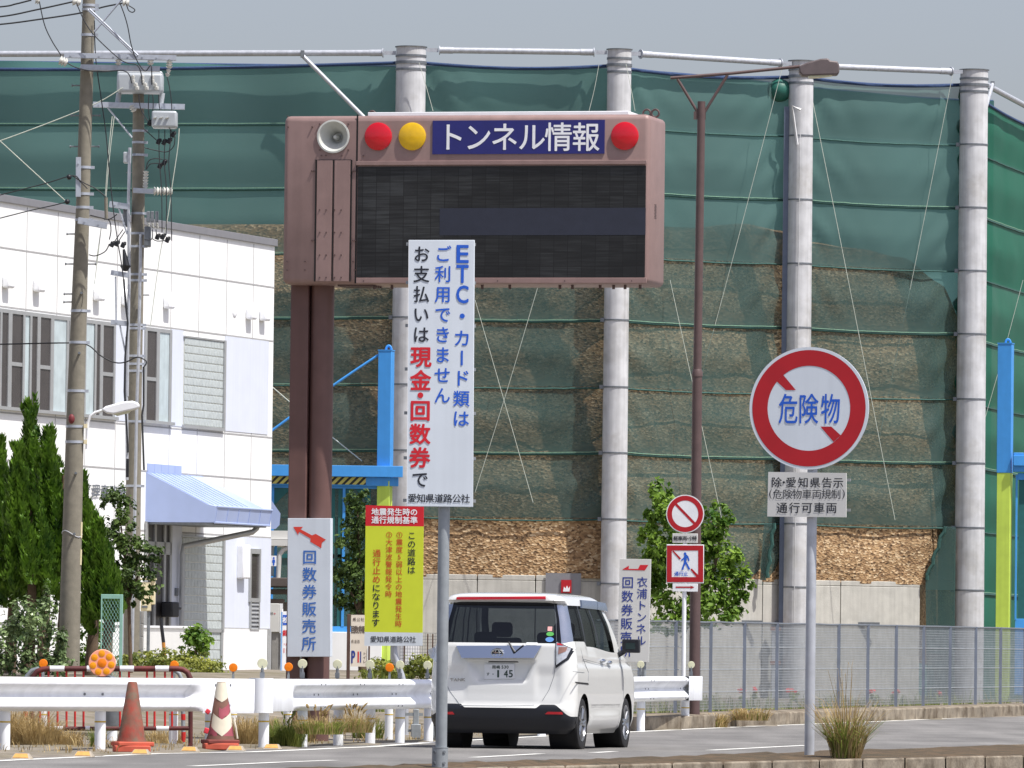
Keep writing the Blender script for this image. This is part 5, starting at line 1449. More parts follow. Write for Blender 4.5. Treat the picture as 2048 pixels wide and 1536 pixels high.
for px in (310, 322, 334): insul(up2, D2 - .72, (px, 235), (px + .5, 237), 4.5, 1, 'bushing')
b = MB()
for a in (c1(1095, 900), c1(1160, 1038), c1(1200, 1042), c1(1238, 1032), c1(1265, 985), c1(1202, 1190), c1(1170, 1215), c2(1152, 270), c2(1190, 270), c2(1224, 292), c2(820, 325), c2(855, 320), c2(900, 330)):
    p = P(*a, D2 - .5); b.box(p, (.075, .075, .095), Matrix.Rotation(.4, 3, 'Y')); b.box(p + Vector((.03, 0, .03)), (.05, .06, .06))
b.split('cable_joint', 'black', up2, world=True, bev=.012)
boxpx(up2, D2, 248, 306, 263, 328, .2, 'control_box', 'switch', .02)
boxpx(up2, D2 - .1, 290, 455, 303, 495, .3, 'fuse_box', 'galvdark', .02); 
for px in (294, 302, 311): boxpx(up2, D2 - .3, px, 424, px + 7, 446, .1, 'cutout', 'galvdark', .01); insul(up2, D2 - .3, (px + 3, 446), (px + 4, 457), 3.5, 2, 'bushing')
boxpx(up2, D2 + .1, 247, 415, 257, 455, .2, 'fuse_box', 'galvdark', .02)
insul(up2, D2 - .3, c1(1122, 1398), c1(1262, 1400), 9, 6); insul(up2, D2 - .2, c1(1068, 1250), c1(1062, 1375), 6, 6); insul(up2, D2 - .3, c1(960, 770), c1(985, 815), 7, 3)
b = MB(); b.lathe([(.001, -.1), (.05, -.09), (.1, 0)], P(*c2(918, 480), D2 - .3), 'z', 12); b.cyl(P(*c2(905, 360), D2 - .3), P(*c2(925, 490), D2 - .3), .02, .07, 10); b.build('cable_horn', 'black', up2, world=True, smooth=60)
rods(up2, D2 - .3, [[c1(950, 1080), c2(940, 0), c2(945, 600), c2(935, 1000), c2(930, 1436)], [c2(1030, 250), c2(1022, 700), c2(1015, 1100), (274, 800), (270, 1000), (266, 1200), (264, 1330)], [c2(928, 1000), (253, 790), (254, 900), (254, 960)]], .028, 'conduit', 'galv', 8)
rods(up2, D2 - .34, [[c2(905, 580), c2(920, 780), c2(935, 900), c2(915, 1150), c2(910, 1400), (253, 850), (256, 905)], [c2(1050, 1220), c2(1050, 1500), (284, 830), (288, 940)]], .018, 'cable', 'wire', 6)
boxpx(up2, D2 - .3, 253, 918, 259, 955, .08, 'cable_box', 'black', .01)
b = MB()
for y, sd in ((345, -1), (590, 1)):
    x, r = ax2(y); p = P(x + sd * (r + 12), y, D2); q = P(x + sd * r * .8, y, D2); b.cyl(p, q, .011, n=6)
b.split('step_bolt', 'galvdark', up2, world=True)
# jumper leads between the boxes
def lead(lines, D, label, group=None, r=.009, m='wire', name='cable'):
    pts0 = lines[0]; o = P(pts0[0][0], pts0[0][1], D)
    b = MB()
    for pts in lines:
        w_ = [P(x, y, D) for x, y in pts]; sm = []
        for i in range(len(w_) - 1):
            p0, p1, p2, p3 = w_[max(i - 1, 0)], w_[i], w_[i + 1], w_[min(i + 2, len(w_) - 1)]
            for k in range(6):
                u = k / 6; sm.append(.5 * ((2 * p1) + (p2 - p0) * u + (2 * p0 - 5 * p1 + 4 * p2 - p3) * u * u + (3 * p1 - p0 - 3 * p2 + p3) * u ** 3))
        sm.append(w_[-1]); b.tube([q - o for q in sm], r, 5)
    ob = b.build(name, m, None, smooth=80); ob.location = o
    return tag(ob, label, 'cable', group)
lead([[c1(285, 0), c1(325, 180), c1(380, 300), c1(440, 395), c1(465, 440), c1(560, 495), c1(720, 525), c1(880, 515), c1(940, 540), c1(965, 610)]], 114.7, 'lead dropping from the top left edge past the round insulator to the switch box')
lead([[c1(560, 25), c1(620, 160), c1(700, 270), c1(860, 420), c1(930, 460), c1(1000, 475), c1(1030, 530), c1(1040, 620)]], 114.6, 'lead curling down across the front of the tall concrete pole to the switch box')
lead([[c1(880, 30), c1(910, 110), c1(935, 200), c1(960, 330), c1(1000, 440), c1(1060, 520), c1(1105, 480), c1(1110, 620)], [c1(925, 30), c1(940, 75), c1(970, 90), c1(985, 70), c1(940, 40)]], 114.6, 'looped lead falling from the insulator right of the tall pole top')
for pts in ([c1(312, 130), c1(350, 240)], [c1(630, 170), c1(720, 290)], [c1(920, 170), c1(945, 300)]): pass
lead([[c1(1222, 565), c1(1240, 640), c1(1255, 760), c1(1250, 850), c1(1215, 875)]], 129.6, 'short lead on the right from the long insulator down to the small meter box')
lead([[c1(1015, 690), c1(1030, 800), c1(1090, 890), c1(1115, 850), c1(1120, 720), c1(1110, 690)], [c1(1160, 690), c1(1170, 800), c1(1220, 900), c1(1262, 975)], [c1(1090, 690), c1(1085, 790), c1(1095, 880)]], 129.4, 'tangle of leads between the big switch box and the meter box')
for k, (a, d_) in enumerate((((1162, 950), (1185, 1700)), ((1205, 950), (1215, 1720)), ((1245, 950), (1255, 1760)))):
    lead([[c1(*a), c1(a[0], 1040), c1(a[0] + 5 - k * 8, 1200), c1(a[0] + 20 - k * 8, 1400), c1(*d_)]], 129.4, ['left one of three black leads hanging below the meter box', 'middle one of three black leads hanging below the meter box', 'right one of three black leads hanging below the meter box'][k])
lead([[c1(1068, 1240), c1(1085, 1180), c1(1130, 1160), c1(1190, 1165)], [c1(1072, 1240), c1(1100, 1200), c1(1170, 1195)], [c1(1050, 940), c1(1100, 985), c1(1150, 1030)], [c1(1055, 1080), c1(1140, 1100), c1(1220, 1110), c1(1270, 1070), c1(1280, 1000)]], 129.4, 'bunch of short curved leads right of the slim pole below the meter box')
lead([[c2(1110, 280), c2(1150, 300), c2(1215, 295)], [c2(1140, 215), c2(1145, 260)], [c2(1115, 215), c2(1110, 285), c2(1055, 290)], [c2(830, 315), c2(900, 215)], [c2(860, 312), c2(915, 230)]], 129.4, 'leads looping under the grey cutouts beside the slim pole')
lead([[c1(690, 150), c1(700, 430), c1(740, 720), c1(775, 980), c1(800, 1250), c1(825, 1500), c2(860, 300), c2(890, 480), c2(930, 800)]], 114.9, 'long thin lead running down beside the tall concrete pole')
lead([[(-60, 688.5), c2(0, 1055), c2(505, 1045), c2(640, 1060), c2(740, 1140), c2(840, 1188), c2(920, 1185), c2(1000, 1150), c2(1060, 1170), c2(1070, 1195), c2(1048, 1225)]], 116, 'dark cable crossing the upper windows between the two concrete poles', r=.011)
lead([[c1(640, 1380) , c1(590, 1330), c1(530, 1285), c1(300, 1350), (-60, 405)]], 114.7, 'thin black cable running from the tall pole bracket off the left edge')
lead([[c1(530, 1285), c1(620, 1340), c1(700, 1380), c1(775, 1440)]], 114.7, 'short sagging cable from the bracket to the grey sleeve')
lead([[c1(480, 1478), c1(400, 1500), c1(200, 1545), (-60, 452)]], 114.7, 'lowest thin cable running off the left edge over the white wall')
lead([[c2(650, 400), c2(700, 408), c2(770, 375), c2(800, 320)], [c2(800, 290), c2(812, 220), c2(800, 150), c2(760, 140)], [c2(660, 110), c2(740, 130), c2(800, 140), c2(855, 105)]], 114.6, 'black cable hanging in a loop between the two poles below the slanted arm')
for k, (a, c_) in enumerate((((0, 50), (230, 0)), ((0, 122), (545, 10)), ((0, 178), (605, 92)))):
    lead([[(-120, a[1] / 3.657 + 8), c1(*a), c1((a[0] + c_[0]) / 2, (a[1] + c_[1]) / 2 + 4), c1(*c_)] + ([c1(760, 50), c1(905, 22)] if k == 2 else [])], 115, ['uppermost of three power lines in the top left corner', 'middle one of three power lines in the top left corner', 'lowest of three power lines in the top left corner, passing behind the pole'][k], r=.013, name='power_line')
lead([[(-80, 302), c1(0, 1030), c1(640, 785), c1(900, 640)], [c1(0, 1030), c1(480, 1470)]], 116, 'pale stay wire forking at the left edge in front of the green net', r=.008, m='string', name='stay_wire')
lead([[c1(1310, 940), c1(1300, 1080), c1(1260, 1350), c1(1225, 1600), c2(1170, 400), c2(1100, 920)]], 129.5, 'pale cord slanting down beside the slim pole', r=.008, m='string', name='stay_wire')
lead([[c1(835, 850), c1(800, 1150), c1(775, 1440)], [c1(820, 850), c1(790, 1150), c1(770, 1430)], [c2(740, 200), c2(715, 420), c2(690, 620)], [c2(735, 240), c2(705, 450)]], 115.5, 'pale cords hanging between the two concrete poles', r=.007, m='string', name='stay_wire')

# ---------------------------------------------------------------- net enclosure
def netmat():
    m = bpy.data.materials.new('green mesh fabric'); m.use_nodes = True; n, l = m.node_tree.nodes, m.node_tree.links
    b = n['Principled BSDF']; b.inputs['Roughness'].default_value = .8; b.inputs['Specular IOR Level'].default_value = .2
    tc = n.new('ShaderNodeTexCoord'); nz = n.new('ShaderNodeTexNoise'); nz.inputs['Scale'].default_value = .5; nz.inputs['Detail'].default_value = 4
    l.new(tc.outputs['Object'], nz.inputs['Vector'])
    mx = n.new('ShaderNodeMix'); mx.data_type = 'RGBA'; mx.inputs[6].default_value = NETA; mx.inputs[7].default_value = NETB
    l.new(nz.outputs[0], mx.inputs[0]); l.new(mx.outputs[2], b.inputs['Base Color'])
    t = n.new('ShaderNodeBsdfTranslucent'); l.new(mx.outputs[2], t.inputs[0])
    s1 = n.new('ShaderNodeMixShader'); s1.inputs[0].default_value = .3; l.new(b.outputs[0], s1.inputs[1]); l.new(t.outputs[0], s1.inputs[2])
    mp = n.new('ShaderNodeMapping'); mp.inputs['Scale'].default_value = (1, 1, .3)
    n2 = n.new('ShaderNodeTexNoise'); n2.inputs['Scale'].default_value = .8; n2.inputs['Detail'].default_value = 3; l.new(tc.outputs['Object'], mp.inputs[0]); l.new(mp.outputs[0], n2.inputs['Vector'])
    mr = n.new('ShaderNodeMapRange'); mr.inputs[1].default_value = .3; mr.inputs[2].default_value = .7; mr.inputs[3].default_value = NETT[0]; mr.inputs[4].default_value = NETT[1]; l.new(n2.outputs[0], mr.inputs[0])
    sx = n.new('ShaderNodeSeparateXYZ'); l.new(tc.outputs['Object'], sx.inputs[0])
    a1 = n.new('ShaderNodeMath'); a1.operation = 'MULTIPLY_ADD'; a1.inputs[1].default_value = 1 / 1.668; a1.inputs[2].default_value = -3.02 / 1.668 + 4; l.new(sx.outputs[2], a1.inputs[0])
    a2 = n.new('ShaderNodeMath'); a2.operation = 'FRACT'; l.new(a1.outputs[0], a2.inputs[0])
    a3 = n.new('ShaderNodeMapRange'); a3.inputs[3].default_value = .62; a3.inputs[4].default_value = 1.25; l.new(a2.outputs[0], a3.inputs[0])
    a4 = n.new('ShaderNodeMath'); a4.operation = 'MULTIPLY'; l.new(mr.outputs[0], a4.inputs[0]); l.new(a3.outputs[0], a4.inputs[1])
    a5 = n.new('ShaderNodeMapRange'); a5.inputs[1].default_value = 11.33; a5.inputs[2].default_value = 11.37; a5.inputs[3].default_value = 1.0; a5.inputs[4].default_value = .55; l.new(sx.outputs[2], a5.inputs[0])
    a6 = n.new('ShaderNodeMath'); a6.operation = 'MULTIPLY'; l.new(a4.outputs[0], a6.inputs[0]); l.new(a5.outputs[0], a6.inputs[1])
    mr = a6
    tr = n.new('ShaderNodeBsdfTransparent'); s2 = n.new('ShaderNodeMixShader'); l.new(mr.outputs[0], s2.inputs[0]); l.new(s1.outputs[0], s2.inputs[1]); l.new(tr.outputs[0], s2.inputs[2])
    l.new(s2.outputs[0], n['Material Output'].inputs[0]); return m
NETA, NETB, NETT = rgb(76, 108, 103), rgb(95, 123, 120), (.36, .49)
M['net'] = netmat()
NETA, NETB, NETT = rgb(36, 104, 82), rgb(52, 118, 96), (.05, .12)
M['netdense'] = netmat()
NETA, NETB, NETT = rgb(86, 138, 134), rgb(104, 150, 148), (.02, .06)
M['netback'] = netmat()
M['hem'] = mat('net hem rope', (46, 84, 78), .8, 0, .25, 20)
M['hemblue'] = mat('blue net rope', (44, 66, 104), .8, 0, .2, 20)
M['hempale'] = mat('pale seam rope', (120, 158, 134), .8, 0, .3, 40)
def chipmat():
    m = mat('wood chips', (214, 166, 112), .9, 0, 0); n, l = m.node_tree.nodes, m.node_tree.links; b = n['Principled BSDF']
    tc = n.new('ShaderNodeTexCoord'); vo = n.new('ShaderNodeTexVoronoi'); vo.inputs['Scale'].default_value = 15; l.new(tc.outputs['Object'], vo.inputs['Vector'])
    mp = n.new('ShaderNodeMapping'); mp.inputs['Scale'].default_value = (1.0, 1, 1.6); mp.inputs['Rotation'].default_value = (.3, .5, .2); l.new(tc.outputs['Object'], mp.inputs[0]); l.new(mp.outputs[0], vo.inputs['Vector'])
    sp = n.new('ShaderNodeSeparateColor'); l.new(vo.outputs['Color'], sp.inputs[0])
    cr = n.new('ShaderNodeValToRGB'); e = cr.color_ramp.elements; e[0].position = 0; e[0].color = rgb(98, 76, 54); e[1].position = 1; e[1].color = rgb(226, 200, 162)
    x = e.new(.3); x.color = rgb(160, 126, 90); x = e.new(.75); x.color = rgb(190, 156, 114)
    l.new(sp.outputs[0], cr.inputs[0])
    n1 = n.new('ShaderNodeTexNoise'); n1.inputs['Scale'].default_value = .35; n1.inputs['Detail'].default_value = 5; l.new(tc.outputs['Object'], n1.inputs['Vector'])
    mr = n.new('ShaderNodeMapRange'); mr.inputs[1].default_value = .35; mr.inputs[2].default_value = .65; mr.inputs[3].default_value = .62; mr.inputs[4].default_value = 1.05; l.new(n1.outputs[0], mr.inputs[0])
    vm = n.new('ShaderNodeVectorMath'); vm.operation = 'SCALE'; l.new(cr.outputs[0], vm.inputs[0]); l.new(mr.outputs[0], vm.inputs['Scale']); l.new(vm.outputs[0], b.inputs['Base Color'])
    bp = n.new('ShaderNodeBump'); bp.inputs['Strength'].default_value = .5; bp.inputs['Distance'].default_value = .04; l.new(vo.outputs['Distance'], bp.inputs['Height']); l.new(bp.outputs[0], b.inputs['Normal'])
    return m
M['chips'] = chipmat()
Cs = [(-420, 192.5, 31), (807, 190, 31), (1225, 190, 25), (1590, 193, 25.5), (1937, 195.5, 29)]
cw = []
for px, D, r in Cs:
    p = P(px, 1300, D); cw.append((p.x, D, r * D / FPX))
cw.append((cw[-1][0] + 3.0, cw[-1][1] + 13, .38))
ZT = P(1225, 97, 190).z
seamz = [3.02, 4.65, 6.33, 8.0, 9.7, 11.35, 13.0, 14.65]
ends = ['leftmost galvanised net column, half hidden behind the information board', 'galvanised net column directly behind the right half of the information board', 'slim galvanised net column behind the round dangerous goods sign', 'broad galvanised net column furthest right']
ztop_c = [None, P(807, 93, 190).z, P(1225, 98, 190).z, P(1590, 121, 193).z, P(1937, 139, 195.5).z]
for k in range(1, 5):
    x, y, r = cw[k]; t = thing('net_column', ends[k - 1], 'column', (x, y, .0), 0, 'steel columns carrying the green net')
    b = MB(); b.cyl((0, 0, -.2), (0, 0, ztop_c[k] - .02), r * 1.05, r * .96, 36); b.build('shaft', 'galvcol', t, smooth=60)
    b = MB(); h = ztop_c[k]; q = r * .97
    b.cyl((0, 0, h - .02), (0, 0, h), q + .03, n=36); b.cyl((0, 0, h - .27), (0, 0, h - .22), q + .015, n=36); b.cyl((0, 0, h - .45), (0, 0, h - .38), q + .02, n=36); b.cyl((0, 0, h - .62), (0, 0, h - .56), q + .012, n=36)
    b.build('cap_collar', 'galvdark', t, smooth=40)
    for z in seamz:
        b = MB(); qq = r * (1.05 - .09 * z / h) + .012; b.cyl((0, 0, z - .02), (0, 0, z + .02), qq, n=36); b.box((-qq - .03, -.05, z), (.1, .1, .1))
        b.build('clamp_band', 'galvdark', t, smooth=40)
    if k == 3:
        b = MB(); b.box((-r - .04, -.05, 7.7), (.13, .12, 15.4)); b.build('column_shade_strip', mat('blue grey shade', (96, 106, 124), .5, .3, .06), t)  # darker strip paints the shaded left side of this column
        b = MB(); b.tube([(-.1, -r - .05, 14.4), (-.25, -r - .1, 15.4), (-.02, -r - .1, 15.3)], .04, 6); b.tube([(-.05, -r - .05, 0), (-.02, -r - .04, 15.2)], .011, 5); b.build('cable_hook', 'galvcol', t, smooth=60)
        b = MB(); b.ball((-.55, .1, P(1540, 180, 193).z), (.32, .3, .3), 20, 14); b.build('loudspeaker', mat('green horn', (34, 96, 84), .5, 0, .1), t, smooth=80)
# top pipes
pz = [P(-400, 106, 192).z, P(770, 105, 190).z, P(1018, 102, 190).z, P(1410, 117, 191.5).z, P(1790, 137, 194).z, P(2040, 185, 207).z]
pipes = [(0, 1, P(-400, 106, 192).z, P(772, 105, 190).z, 'long galvanised top pipe left of the information board'), (1, 2, P(853, 100, 190).z, P(1183, 104.5, 190).z, 'galvanised top pipe between the two columns above the information board'), (2, 3, P(1265, 107, 190.2).z, P(1560, 127, 192.8).z, 'galvanised top pipe passing behind the dark brown street lamp arm'), (3, 4, P(1640, 133, 193.3).z, P(1906, 143, 195.3).z, 'galvanised top pipe right of the street lamp head'), (4, 5, P(1968, 160, 196).z, P(1968, 160, 196).z - .12, 'galvanised top pipe running away at the right edge')]
for i, j, za, zb_, lab in pipes:
    A, B = Vector((*cw[i][:2], za)), Vector((*cw[j][:2], zb_)); d = (B - A).normalized(); A2 = A + d * (cw[i][2] + .32); B2 = B - d * (cw[j][2] + .32)
    t = thing('top_pipe', lab, 'pipe', A2, 0, 'pipes along the top of the net')
    b = MB(); b.cyl(A2, B2, .077, n=20); b.build('pipe', 'galv', t, smooth=60, world=True)
    b = MB()
    for p, s_ in ((A2, 1), (B2, -1)): b.cyl(p, p + d * s_ * .02, .12, n=20); b.cyl(p + d * s_ * .02, p + d * s_ * .35, .085, n=20); b.box(p - d * s_ * .17, (.3, .03, .1))
    b.split('end_flange', 'galv', t, tol=.05, smooth=40, world=True)
o = P(605, 108, 190.3); t = thing('strut', 'diagonal galvanised strut from the long top pipe down behind the information board', 'strut', o)
b = MB(); b.cyl(P(606, 112, 190.3), P(745, 252, 190), .055, n=12); b.build('rod', 'galv', t, smooth=60, world=True); b = MB(); b.box(o, (.1, .12, .18)); b.build('clamp', 'galvdark', t, world=True)
o = P(1985, 168, 198); t = thing('strut', 'short galvanised strut on the furthest right column', 'strut', o)
b = MB(); b.cyl(o, P(1964, 240, 196), .055, n=12); b.build('rod', 'galv', t, smooth=60, world=True); b = MB(); b.box(o, (.1, .12, .14)); b.build('clamp', 'galvdark', t, world=True)
# net panels
SETB = .36
bots = [0.2, 4.65, 3.05, 4.65, 0.1]
tops = [P(0, 127, 191).z, P(1010, 125, 190).z, P(1410, 140, 191).z, P(1780, 158, 194).z, P(2000, 200, 200).z]
tl = [(P(0, 127, 191).z, P(775, 122, 190).z), (P(838, 122, 190).z, P(1198, 128, 190).z), (P(1252, 132, 190).z, P(1563, 152, 193).z), (P(1616, 151, 193).z, P(1905, 166, 195.3).z), (P(1966, 172, 196).z, P(1966, 172, 196).z - .25)]
nlab = ['green net panel behind the utility poles and white building', 'green net panel behind the information board above the bare wood chips', 'green net panel behind the brown street lamp and bright green tree', 'creased green net panel between the two columns right of the lamp', 'darker green net panel turning away at the right edge']
for k in range(5):
    A, B = Vector((*cw[k][:2], 0)), Vector((*cw[k + 1][:2], 0)); d = (B - A); L = d.length; d.normalize(); nrm = Vector((d.y, -d.x, 0)); back = -nrm * -1
    nb = Vector((-d.y, d.x, 0)) * SETB
    t = thing('net_panel', nlab[k], 'net', A + nb, 0, 'green net panels')
    zb_ = bots[k]
    def fn(u, v):
        zt = tl[k][0] * (1 - u) + tl[k][1] * u; zt -= .12 * math.sin(math.pi * u)
        z = zb_ + (zt - zb_) * v
        seg = min([abs(z - s_) for s_ in seamz] + [zt - z]); bel = min(seg / .83, 1)
        e = min(u, 1 - u) * L
        w = -.10 * bel * min(1, e) * (1 + .6 * noise.noise(Vector((u * L * .35, z * .4, k * 5))))
        fold = math.exp(-e / .8) * .17 * math.sin((z + (e * 1.4)) * 5.5 + 3 * noise.noise(Vector((z * .4, u * 3, k)))) * bel
        w += fold + .05 * noise.noise(Vector((u * L * .5 + z * .3, z * .9, k * 9))) * bel
        if k == 3 and u > .35:
            f2 = math.exp(-((z - (10.9 + 1.3 * (u - .35) ** 2)) / .25) ** 2) * sst(.35, .8, u) * .12; w += f2
        p = d * (u * L) + Vector((-d.y, d.x, 0)) * w; p.z = z
        return p
    b = MB(); b.grid(fn, int(L * 7), int((ZT - zb_) * 6)); b.build('mesh_fabric', 'netdense' if k == 4 else 'net', t, smooth=180)
    b = MB(); b2_ = MB()
    for si, z in enumerate(seamz):
        if z < zb_ - .01: continue
        pts = [d * (L * i / 24) + Vector((-d.y, d.x, 0)) * -.03 + Vector((0, 0, z - .05 * math.sin(math.pi * i / 24) + .012 * noise.noise(Vector((i * .8, z, k))))) for i in range(25)]
        b.tube(pts, .032 if si % 2 == 0 else .022, 5)
        if si % 2 == 0 or k == 0: b2_.tube([p + Vector((0, -.04, .045)) for p in pts], .012, 4)
    b.split('seam_rope', 'hem', t, smooth=60)
    if b2_.v: b2_.split('pale_rope', 'hempale', t, smooth=60)
    b = MB(); b.tube([fn(i / 30, 1.0) + Vector((0, -.02, 0)) for i in range(31)], .045, 6); b.build('top_rope', 'hemblue', t, smooth=60)
    if k in (2, 3):
        b = MB()
        if k == 3: pts = [P(1888, 1052, 195.2), P(1912, 1054, 195.2), P(1908, 1410, 195.2), P(1854, 1408, 195.2), P(1851, 1162, 195.2)]
        else: pts = [P(1528, 1045, 192.6), P(1550, 1046, 192.6), P(1540, 1100, 192.6), P(1532, 1160, 192.6), P(1520, 1160, 192.6)]
        b.add(pts, [list(range(5))]); b.add([p + Vector((0, .02, 0)) for p in pts], [[4, 3, 2, 1, 0]]); b.build('side_flap', 'net', t, world=True)
        b = MB(); q = [P(1890, 1053, 195.1), P(1852, 1160, 195.1)] if k == 3 else [P(1548, 1046, 192.5), P(1534, 1156, 192.5)]; b.tube([q[0].lerp(q[1], i / 10) + Vector((.03 * math.sin(i * 2), 0, 0)) for i in range(11)], .05, 6); b.build('edge_rope', 'hem', t, world=True)
t = thing('net_panel', 'far side of the net enclosure, showing faintly through the front panels', 'net', (0, 219, 0), 0, 'green net panels')
b = MB(); b.grid(lambda u, v: Vector((-26 + 40 * u, .25 * math.sin(u * 60) * (.3 + .7 * v), 18.4 * v - .8 * sst(.7, 1, u))), 160, 12); b.build('mesh_fabric', 'netback', t, smooth=180)
b = MB(); b.tube([(-26 + 40 * i / 40, .3, 18.4 - .8 * sst(.7, 1, i / 40)) for i in range(41)], .05, 6); b.build('top_rope', 'hemblue', t, smooth=60)
# guy cords
cords = [((708, 128 + 0), (760, 215), 0), ((838, 125), (866, 222), 189.4), ((1198, 128), (1178, 222), 189.4), ((1252, 128), (1270, 222), 189.4), ((1566, 130), (1395, 780), 192), ((1618, 165), (1790, 1040), 193), ((1905, 150), (1758, 880), 195), ((1758, 880), (1700, 1130), 195), ((1075, 576), (950, 985), 189.5), ((950, 600), (1066, 1005), 189.5), ((1340, 560), (1480, 1210), 191), ((2046, 560), (1966, 850), 196)]
clab = {1: 'pale cord hanging right of the column behind the board, top left', 2: 'pale cord left of the second column top', 3: 'pale cord right of the second column top', 4: 'pale cord slanting down left from the slim column past the lamp post', 5: 'pale cord slanting down right from the slim column behind the round sign', 6: 'pale cord slanting down left from the broad right column', 7: 'lower pale cord continuing behind the dangerous goods plate', 8: 'pale cord slanting down left below the information board', 9: 'pale cord slanting down right below the information board, crossing another', 10: 'pale cord slanting down right behind the bright green tree', 11: 'pale cord at the right edge behind the blue post'}
for i, (a, c_, D) in enumerate(cords):
    if D: lead([[a, ((a[0] + c_[0]) / 2 + 1, (a[1] + c_[1]) / 2 + 2), c_]], D, clab[i], 'pale guy cords on the green net', r=.0075, m='string', name='guy_cord')
# chip heap
sil = [(-500, 500), (300, 495), (545, 497), (700, 515), (900, 520), (1050, 500), (1200, 490), (1350, 503), (1480, 490), (1550, 500), (1610, 520), (1700, 530), (1800, 545), (1880, 592), (1960, 700), (2030, 900)]
def netD(x):
    for (x0, y0, r0), (x1, y1, r1) in zip(cw, cw[1:]):
        if x0 <= x <= x1: return y0 + (y1 - y0) * (x - x0) / (x1 - x0)
    return cw[0][1] if x < cw[0][0] else cw[-1][1]
ho = Vector((0, 204, 0)); b = MB()
def heap(u, v):
    px = -500 + 2490 * u
    for (a, ya), (c_, yc) in zip(sil, sil[1:]):
        if a <= px <= c_: ty = ya + (yc - ya) * sst(a, c_, px); break
    rz = P(px, ty, 204).z
    x = (px - 1024) / FPX * 198
    y0 = netD(x) + SETB + .05; zb_ = 3.15 if px > 780 else .1
    if px > 1860: zb_ = .1
    y0 += 2.4 * sst(cw[4][0] - .9, cw[4][0] - .1, x)
    if v <= .8:
        q = v / .8; z = zb_ + (rz - zb_) * q; y = y0 + max(0, z - 4.2) * .13 + q ** 4 * .8
        n = noise.fractal(Vector((x * .5, z * .6, 1)), 1, 2, 4)
        return Vector((x, y + abs(.14 * n) * min(1, max(0, z - 3.6)) + .05 * noise.noise(Vector((x * 2, z * 2, 3))), z + .12 * noise.noise(Vector((x * .8, y * .3, 4))) * min(1, q * 4))) - ho
    q = (v - .8) / .2; return Vector((x, y0 + max(0, rz - 4.2) * .13 + .8 + q * 11, rz + .5 * math.sin(q * 3.1) - rz * .9 * q * q)) - ho
b.grid(heap, 220, 70); hp = b.build('wood_chip_heap', 'chips', None, smooth=180); hp.location = ho
tag(hp, 'huge heap of wood chips behind the green net and concrete wall', 'wood chips', kind='stuff')
# retaining wall
def wallpt(px, off=.40): 
    x = (px - 1024) / FPX * 193; return Vector((x, netD(x) + off, 0))
ws = [815, 960, 1075, 1240, 1405, 1530, 1690, 1855]
o = wallpt(815); t = thing('retaining_wall', 'pale concrete retaining wall holding back the wood chips', 'wall', o)
ztw = P(1100, 1151, 190.6).z
def panel(a, c_, top, bot, th, b):
    d = (c_ - a); L = d.length; d.normalize(); n = Vector((-d.y, d.x, 0)) * th
    b.add([(*(p + q).xy, z) for z in (bot, top) for p, q in ((a, Vector()), (c_, Vector()), (c_, n), (a, n))], [(0, 3, 2, 1), (4, 5, 6, 7), (0, 1, 5, 4), (1, 2, 6, 5), (2, 3, 7, 6), (3, 0, 4, 7)])
for a, c_ in zip(ws, ws[1:]):
    b = MB(); A, B = wallpt(a), wallpt(c_); e = (B - A).normalized() * .012; panel(A + e, B - e, ztw - .14, -.1, .35, b); panel(A + e, B - e, ztw, ztw - .135, .38, b); b.build('wall_panel', 'conc', t, world=True, bev=.015)
b = MB()
for px in (1495, 1560, 1735): 
    A = wallpt(px, .37); b.box((A.x, A.y, 2.1), (.9, .06, .1))
b.split('slot', 'galvdark', t, world=True)
A = wallpt(1128, .30); sg = thing('wall_sign', 'small red and white sign fixed to the concrete wall above the car roof', 'sign', (A.x, A.y, P(1133, 1178, A.y).z))
F_ = Fr(sg.location); b = MB(); a, c_ = F_.L(1122, 1186), F_.L(1143, 1160); b.span(a[0], c_[0], 0, .03, a[1], c_[1]); b.build('plate', 'signred', sg); b = MB(); b.prism([F_.L(1126, 1183, -.01), F_.L(1128, 1173, -.01), F_.L(1131, 1177, -.01), F_.L(1134, 1171, -.01), F_.L(1137, 1177, -.01), F_.L(1140, 1172, -.01), F_.L(1139, 1183, -.01)], -.012, -.002); b.build('white_mark', 'white', sg)
A = wallpt(1130, .34); b = MB(); b.box((0, .02, 0), (.9, .03, .55)); bx = tag(b.build('grey_patch', 'capgrey'), 'grey board on the concrete wall behind the small red and white sign', 'panel'); bx.location = (A.x, A.y, P(1130, 1168, A.y).z)
A = wallpt(1552, .1); t = thing('brick_stub', 'brown capped grey conduit standing at the wall behind the mesh fence', 'conduit', (A.x, A.y - .1, .05)); F_ = Fr(t.location)
b = MB(); x = F_.L(1551, 1300)[0]; b.span(x - .1, x + .1, 0, .15, 0, F_.L(1551, 1262)[1]); b.build('pipe', 'galv', t, bev=.02); b = MB()
for y0, y1_ in ((1254, 1261), (1322, 1329)): b.span(x - .13, x + .13, -.03, .18, F_.L(1551, y1_)[1], F_.L(1551, y0)[1])
b.build('brown_cap', mat('brown cap', (138, 86, 64), .8), t)

